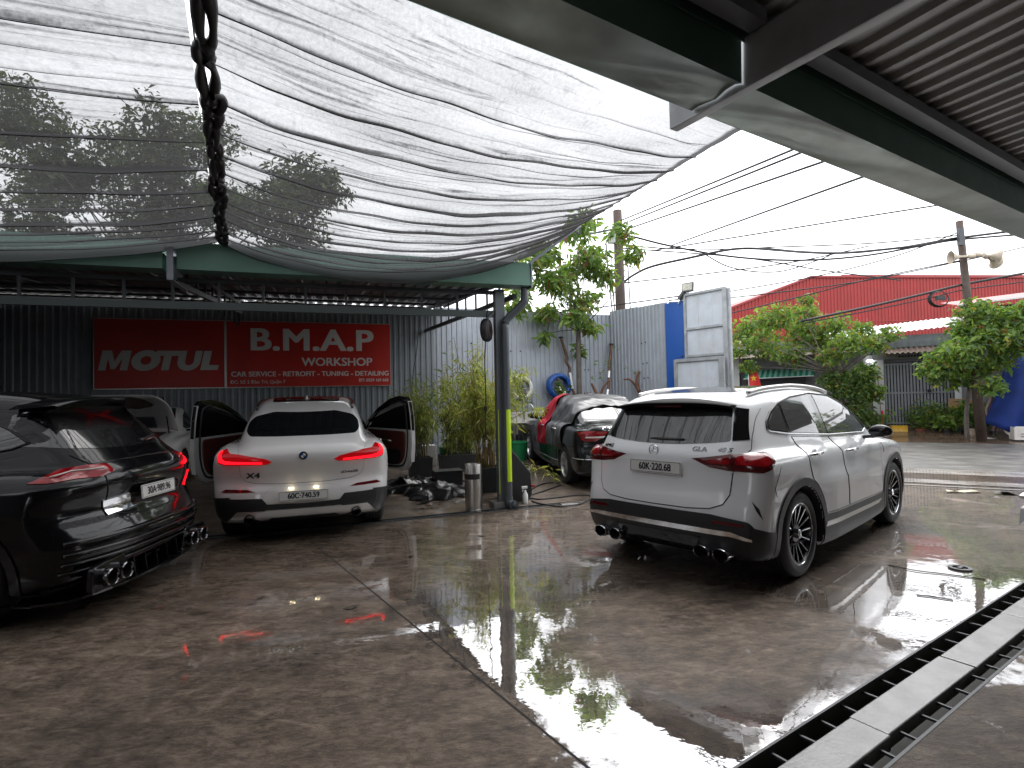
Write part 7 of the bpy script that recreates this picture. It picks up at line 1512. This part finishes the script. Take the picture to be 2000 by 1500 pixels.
# flag
b = hobj(link('flag', None), -3.95, 7.6); tag(b, 'red flag with a yellow star hanging from a pole before the green awning', 'flag')
mb = MB(); mb.tube([(0, 0, .1), (0, 0, 2.55)], .012, 6); mb.build('pole', M['satin'], b)
P = [[(.30 * u + .10 * v * u, .05 * math.sin(u * 5 + v * 3), 2.46 - .72 * v - .16 * u * (1 - v)) for u in np.linspace(0, 1, 9)] for v in np.linspace(0, 1, 11)]; mb = MB(); mb.grid(P); fo = mb.build('cloth', mat('flag_red', (.55, .012, .012), .6), b, smooth=True)
mb = MB(); st = [(.17 + (.115 if i % 2 == 0 else .045) * math.sin(2 * PI * i / 10), -.065, 2.08 + (.125 if i % 2 == 0 else .05) * math.cos(2 * PI * i / 10)) for i in range(10)]; mb.add([(.17, -.075, 2.08)] + st, [(0, i + 1, (i + 1) % 10 + 1) for i in range(10)]); mb.build('star', mat('flag_yellow', (.75, .45, .02), .6), b)
# tarp, crates and pots on the verge
M['tarp'] = mat('blue_tarpaulin', (.008, .024, .13), .7, spec=.2, var=.3, vscale=2, bump=.3, bscale=9)
P = []
for v in np.linspace(0, 1, 16):
    row = []
    for u in np.linspace(0, 1, 30):
        x = 2.95 + .10 * (1 - v) - .52 * v ** 1.6 * (1 - u) + u * (1.3 + .9 * v); z = (2.62 - u * .75) * (1 - v) + (.42 + .30 * abs(u - .35) - .28 * np.exp(-((u - .30) / .2) ** 2)) * v
        row.append((x, 8.0 + .16 * math.sin(u * 17 + v * 2) * v + .3 * u - .25 * v, z + .02))
    P.append(row)
mb = MB(); mb.grid(P); o = mb.build('tarpaulin', M['tarp'], None, smooth=True, solid=.006); hobj(o, 0, 0); tag(o, 'large dark blue tarpaulin draped beside the loudspeaker pole', 'tarpaulin')
def crate(label, x, y, d, m, rz=0, open_=False, nm='crate'):
    b = hobj(link(nm, None), x, y, 0.06); b.rotation_euler = (0, 0, R(-31) + rz); tag(b, label, 'box'); a, c, h = d
    if open_:
        for s in (-1, 1): mb = MB(); mb.box((0, s * (c / 2 - .01), h / 2), (a, .02, h)); mb.build('side', m, b, bevel=.006); mb = MB(); mb.box((s * (a / 2 - .01), 0, h / 2), (.02, c - .045, h)); mb.build('end', m, b, bevel=.006)
        mb = MB(); mb.box((0, 0, .012), (a - .05, c - .05, .02)); mb.build('bottom', m, b)
        for z in (.10, .17): mb = MB(); mb.box((-.02, -c / 2 - .002, z), (a * .55, .004, .03)); mb.build('hand_slot', M['gate'], b)
    else:
        mb = MB(); mb.box((0, 0, h / 2), (a, c, h)); mb.build('tub', m, b, bevel=.015); mb = MB(); mb.box((0, 0, h + .012), (a + .02, c + .02, .024)); mb.build('lid', m, b, bevel=.006); mb = MB(); mb.box((0, -c / 2 - .003, h * .55), (a * .7, .004, h * .3)); mb.build('label_panel', mat('faded_label', (.62, .38, .10), .5, var=.3, vscale=25), b)
    return b
crate('yellow plastic crate on the pavement edge in front of the gate', .44, 9.1, (.46, .34, .27), mat('yellow_plastic', (.62, .36, .02), .4, var=.12), R(6))
crate('white foam crate lying at the foot of the blue tarpaulin', 3.35, 7.6, (.70, .45, .36), mat('dirty_white_foam', (.62, .60, .56), .7, dirt=(.3, .27, .24), dscale=6), R(4), True)
for x, y, a, c, z, lb in ((2.05, 9.3, .48, .4, .85, 'brown cardboard sheet standing behind the street plants'), (2.45, 9.25, .40, .3, .80, 'second brown cardboard sheet behind the potted plants')):
    mb = MB(); mb.box((0, 0, z), (a, .02, .75), ry=.05); tag(hobj(mb.build('cardboard', mat('cardboard', (.30, .17, .09), .8, var=.15)), x, y), lb, 'cardboard')
mb = MB(); mb.tube([(0, 0, .05), (0, 0, .85)], [.05, .04], 10); o = mb.build('bollard', mat('red_plastic', (.50, .02, .02), .4), None, auto=40); hobj(o, .02, 9.4); tag(o, 'slim red plastic marker post beside the white pillar', 'post')
def potted(label, x, y, pot, potr, h, n, size, asp, w, seed, spread=.3, droop=.2):
    b = hobj(link('potted_plant', None), x, y, .05); tag(b, label, 'plant', 'potted plants along the far pavement'); rs = np.random.RandomState(seed)
    mb = MB(); mb.lathe([(0, 0), (potr * .7, 0), (potr, potr * 1.3), (potr * 1.08, potr * 1.3), (potr * 1.08, potr * 1.5), (potr * .9, potr * 1.5), (potr * .8, potr * 1.2), (0, potr * 1.2)], n=18); mb.build('pot', pot, b, auto=40)
    leaf_mesh('leaves', np.concatenate([sprays((rs.randn() * spread * .4, rs.randn() * spread * .3, potr * 1.5 + h * .5), spread, n // 4, rs, h / spread * .5) for _ in range(4)]), size, asp, LV['green'], w, b, droop, seed)
    st = MB()
    for _ in range(6): limb(st, (0, 0, potr), (rs.randn() * spread * .5, rs.randn() * spread * .4, potr * 1.5 + h * .7), .012, .004, .1, 4, rs)
    st.build('stems', M['twig'], b); return b
terr = mat('terracotta', (.26, .055, .045), .6, var=.15); cream = mat('cream_pot', (.48, .40, .32), .6, var=.2)
potted('small grassy plant in a red bowl beside the yellow crate', 1.05, 9.2, terr, .13, .40, 220, .22, .10, (.5, .2, .25, .05, 0), 61, .18, -.7)
potted('broad bright green bush on the pavement edge right of the red bowl', 1.72, 9.0, M['pot'], .16, .40, 420, .14, .5, (.35, .5, .1, .03, .02), 62, .34)
potted('dark spreading shrub standing in front of the grey gate', 1.45, 9.45, M['pot'], .18, .85, 1100, .12, .36, (.3, .1, .5, .06, .04), 63, .50)
potted('blue-green fan-leaved plant behind the cream bowl', 2.25, 9.1, M['pot'], .16, .9, 600, .20, .3, (.45, .1, .4, .05, 0), 64, .36, -.1)
potted('drooping plant in the cream bowl on the far pavement', 2.28, 8.75, cream, .17, .35, 200, .12, .4, (.3, .1, .5, .05, .05), 65, .20)
potted('reddish leafy shrub beside the blue tarpaulin', 2.75, 8.9, M['pot'], .16, .80, 800, .11, .42, (.35, .25, .25, .05, .10), 66, .38)
potted('low flowering hedge plant below the dark bushy shrub', -.30, 8.7, M['pot'], .18, .65, 1300, .09, .45, (.42, .22, .28, .06, .02), 67, .55)
potted('red-leaved cordyline at the foot of the umbrella-shaped tree', -1.35, 8.3, terr, .17, .9, 420, .24, .16, (.1, .05, .2, .15, .5), 68, .26, -.3)
mb = MB(); P = [[(.12 * u - .06 + .05 * math.sin(v * 9), .03 * math.sin(u * 7 + v * 5), 1.45 - 1.2 * v) for u in np.linspace(0, 2, 8)] for v in np.linspace(0, 1, 12)]; mb.grid(P); tag(hobj(mb.build('rag', mat('greyish_pink_rag', (.28, .20, .19), .8, var=.2), None, smooth=True), 2.68, 8.35), 'grey-pink rag hanging beside the blue tarpaulin', 'cloth')
mb = MB(); P = [[(.30 * v * v + .09 * u + .02 * math.sin(v * 8), -.25 * v, .55 * (1 - v) + .03 * math.sin(u * 4) + .02) for u in np.linspace(0, 1, 5)] for v in np.linspace(0, 1, 10)]; mb.grid(P); tag(hobj(mb.build('white_sheet', mat('dirty_white_plastic', (.50, .47, .44), .5), None, smooth=True), 2.80, 7.9, .02), 'strip of dirty white plastic trailing out from under the tarpaulin', 'plastic sheet')
mb = MB(); mb.grid([[(.12 * u, .06 * v, .02 * math.sin(u * 5 + v * 3) + .02) for u in range(4)] for v in range(4)]); tag(hobj(mb.build('scrap', M['plate'], None, smooth=True), 2.45, 8.2, .02), 'crumpled white scrap on the ground left of the tarpaulin', 'litter')
for k, (x, r) in enumerate(((-6, 1.2), (9, 1.5), (14, 1.6), (19, 1.8))):
    cl = [((spt(x + rs.randn() * r, 9.5 + rs.randn(), 2.6 + rs.rand() * 2.2)), .9) for _ in range(6)]
    if k: tree(('', 'broad leafy roadside tree nearest beyond the blue tarpaulin', 'second broad roadside tree beyond the blue tarpaulin', 'farthest broad roadside tree beyond the blue tarpaulin')[k], spt(x, 9.5, .05), cl, .18, 1500, .42, .12, spt(x, 9.5, 1.8), 80 + k, 'far roadside trees')
# litter in the yard: cover ring, twig, paper
b = empty('drain_ring', 'small round drain ring standing in the bright puddle', 'drain cover', (3.83, 4.79, 0)); mb = MB(); mb.lathe([(.055, .0), (.085, .0), (.085, .014), (.055, .014)], n=26, closed=True); mb.build('ring', M['steel_dark'], b); mb = MB(); mb.box((0, 0, .01), (.06, .03, .014), rz=.5); mb.build('bar', M['steel_dark'], b)
mb = MB(); mb.tube(spline([(3.30, 4.92, .006), (3.42, 4.75, .008), (3.58, 4.66, .006), (3.80, 4.50, .006)], 4), .0045, 5); tag(mb.build('twig', M['twig']), 'dark twig lying in the puddle near the drain', 'twig')
mb = MB(); mb.tube([(3.02, 4.20, .005), (3.10, 4.16, .006), (3.20, 4.08, .005)], .0045, 5); tag(mb.build('twig', M['twig']), 'short dark twig at the edge of the drain slabs', 'twig')
mb = MB(); mb.grid([[(6.45 + .11 * u + .03 * v, 8.25 + .05 * v - .02 * u, .025 + .012 * math.sin(u * 2.2 + v)) for u in range(5)] for v in range(3)]); tag(mb.build('paper', mat('yellowed_paper', (.55, .52, .34), .7), None, smooth=True), 'yellowed sheet of paper lying near the gate rail', 'litter')
mb = MB(); mb.grid([[(7.0 + .06 * u, 8.05 - .03 * u + .04 * v, .02 + .03 * math.sin(u + v)) for u in range(5)] for v in range(3)]); tag(mb.build('rag', M['cable'], None, smooth=True), 'small dark rag lying on the gate strip', 'litter')
# motorbike whose tail just enters the right edge
mb_ = empty('motorbike', 'dark motorbike at the right edge of the picture, only its tail in view', 'motorbike', (4.16, 4.50, 0), R(12))
for x in (.34, 1.62):
    q = MB(); q.lathe([(.24, -.05), (.28, -.045), (.305, -.02), (.31, 0), (.305, .02), (.28, .045), (.24, .05)], Matrix.Translation((x, 0, .31)) @ Matrix.Rotation(R(90), 4, 'X'), 32); o = q.build('wheel', M['tyre'], mb_, smooth=True)
    q = MB(); q.lathe([(.235, -.03), (.245, 0), (.235, .03)], Matrix.Translation((x, 0, .31)) @ Matrix.Rotation(R(90), 4, 'X'), 32)
    for k in range(6): q.bar((x, 0, .31), (x + .236 * math.cos(k * PI / 3), 0, .31 + .236 * math.sin(k * PI / 3)), .02)
    q.build('rim', M['rim_black'], o)
q = MB(); q.add([(-.09, 0, .44), (.02, -.06, .56), (.02, .06, .56), (.20, -.07, .66), (.20, .07, .66), (.02, 0, .50), (.2, 0, .60)], [(0, 1, 2), (1, 3, 4, 2), (0, 5, 1), (0, 2, 5), (1, 5, 6, 3), (2, 4, 6, 5)]); q.build('mudguard', M['gloss_black'], mb_)
q = MB(); q.add([(-.02, 0, .68), (.10, -.08, .78), (.10, .08, .78), (.6, -.12, .80), (.6, .12, .80), (.6, -.10, .58), (.6, .10, .58), (.12, -.06, .64), (.12, .06, .64)], [(0, 1, 2), (1, 3, 4, 2), (0, 7, 1), (0, 2, 8), (1, 7, 5, 3), (2, 4, 6, 8), (7, 8, 6, 5), (0, 8, 7), (3, 5, 6, 4)]); q.build('tail_cowl', M['dark_paint'], mb_)
q = MB(); q.box((.05, 0, .66), (.05, .14, .03), ry=-.5); q.build('plate_light', M['plate'], mb_); q = MB(); q.box((.65, 0, .84), (.75, .25, .08)); q.build('seat', M['trim'], mb_, bevel=.03)
q = MB(); q.box((.95, 0, .50), (.75, .26, .36)); q.build('engine_cover', M['dark_paint'], mb_, bevel=.06); q = MB(); q.box((1.30, 0, .72), (.12, .40, .62), ry=-.35); q.build('leg_shield', M['dark_paint'], mb_, bevel=.03)
for s in (-1, 1): q = MB(); q.bar((1.40, s * .07, 1.0), (1.62, s * .07, .31), .04); q.build('fork', M['steel_dark'], mb_); q = MB(); q.bar((.30, s * .10, .31), (.85, s * .10, .38), .05); q.build('swing_arm', M['satin'], mb_)
q = MB(); q.tube(spline([(1.22, -.36, 1.05), (1.36, -.2, 1.08), (1.40, 0, 1.04), (1.36, .2, 1.08), (1.22, .36, 1.05)], 4), .014, 7); q.build('handlebar', M['trim'], mb_); q = MB(); q.lathe([(0, .1), (.07, .08), (.09, 0), (0, -.02)], Matrix.Translation((1.46, 0, .98)) @ Matrix.Rotation(R(90), 4, 'Y'), 16); q.build('headlamp', M['chrome'], mb_, smooth=True)
q = MB(); q.tube([(.10, -.13, .34), (.55, -.13, .30), (.9, -.10, .30)], [.05, .05, .025], 10); q.build('exhaust', M['satin'], mb_, smooth=True)
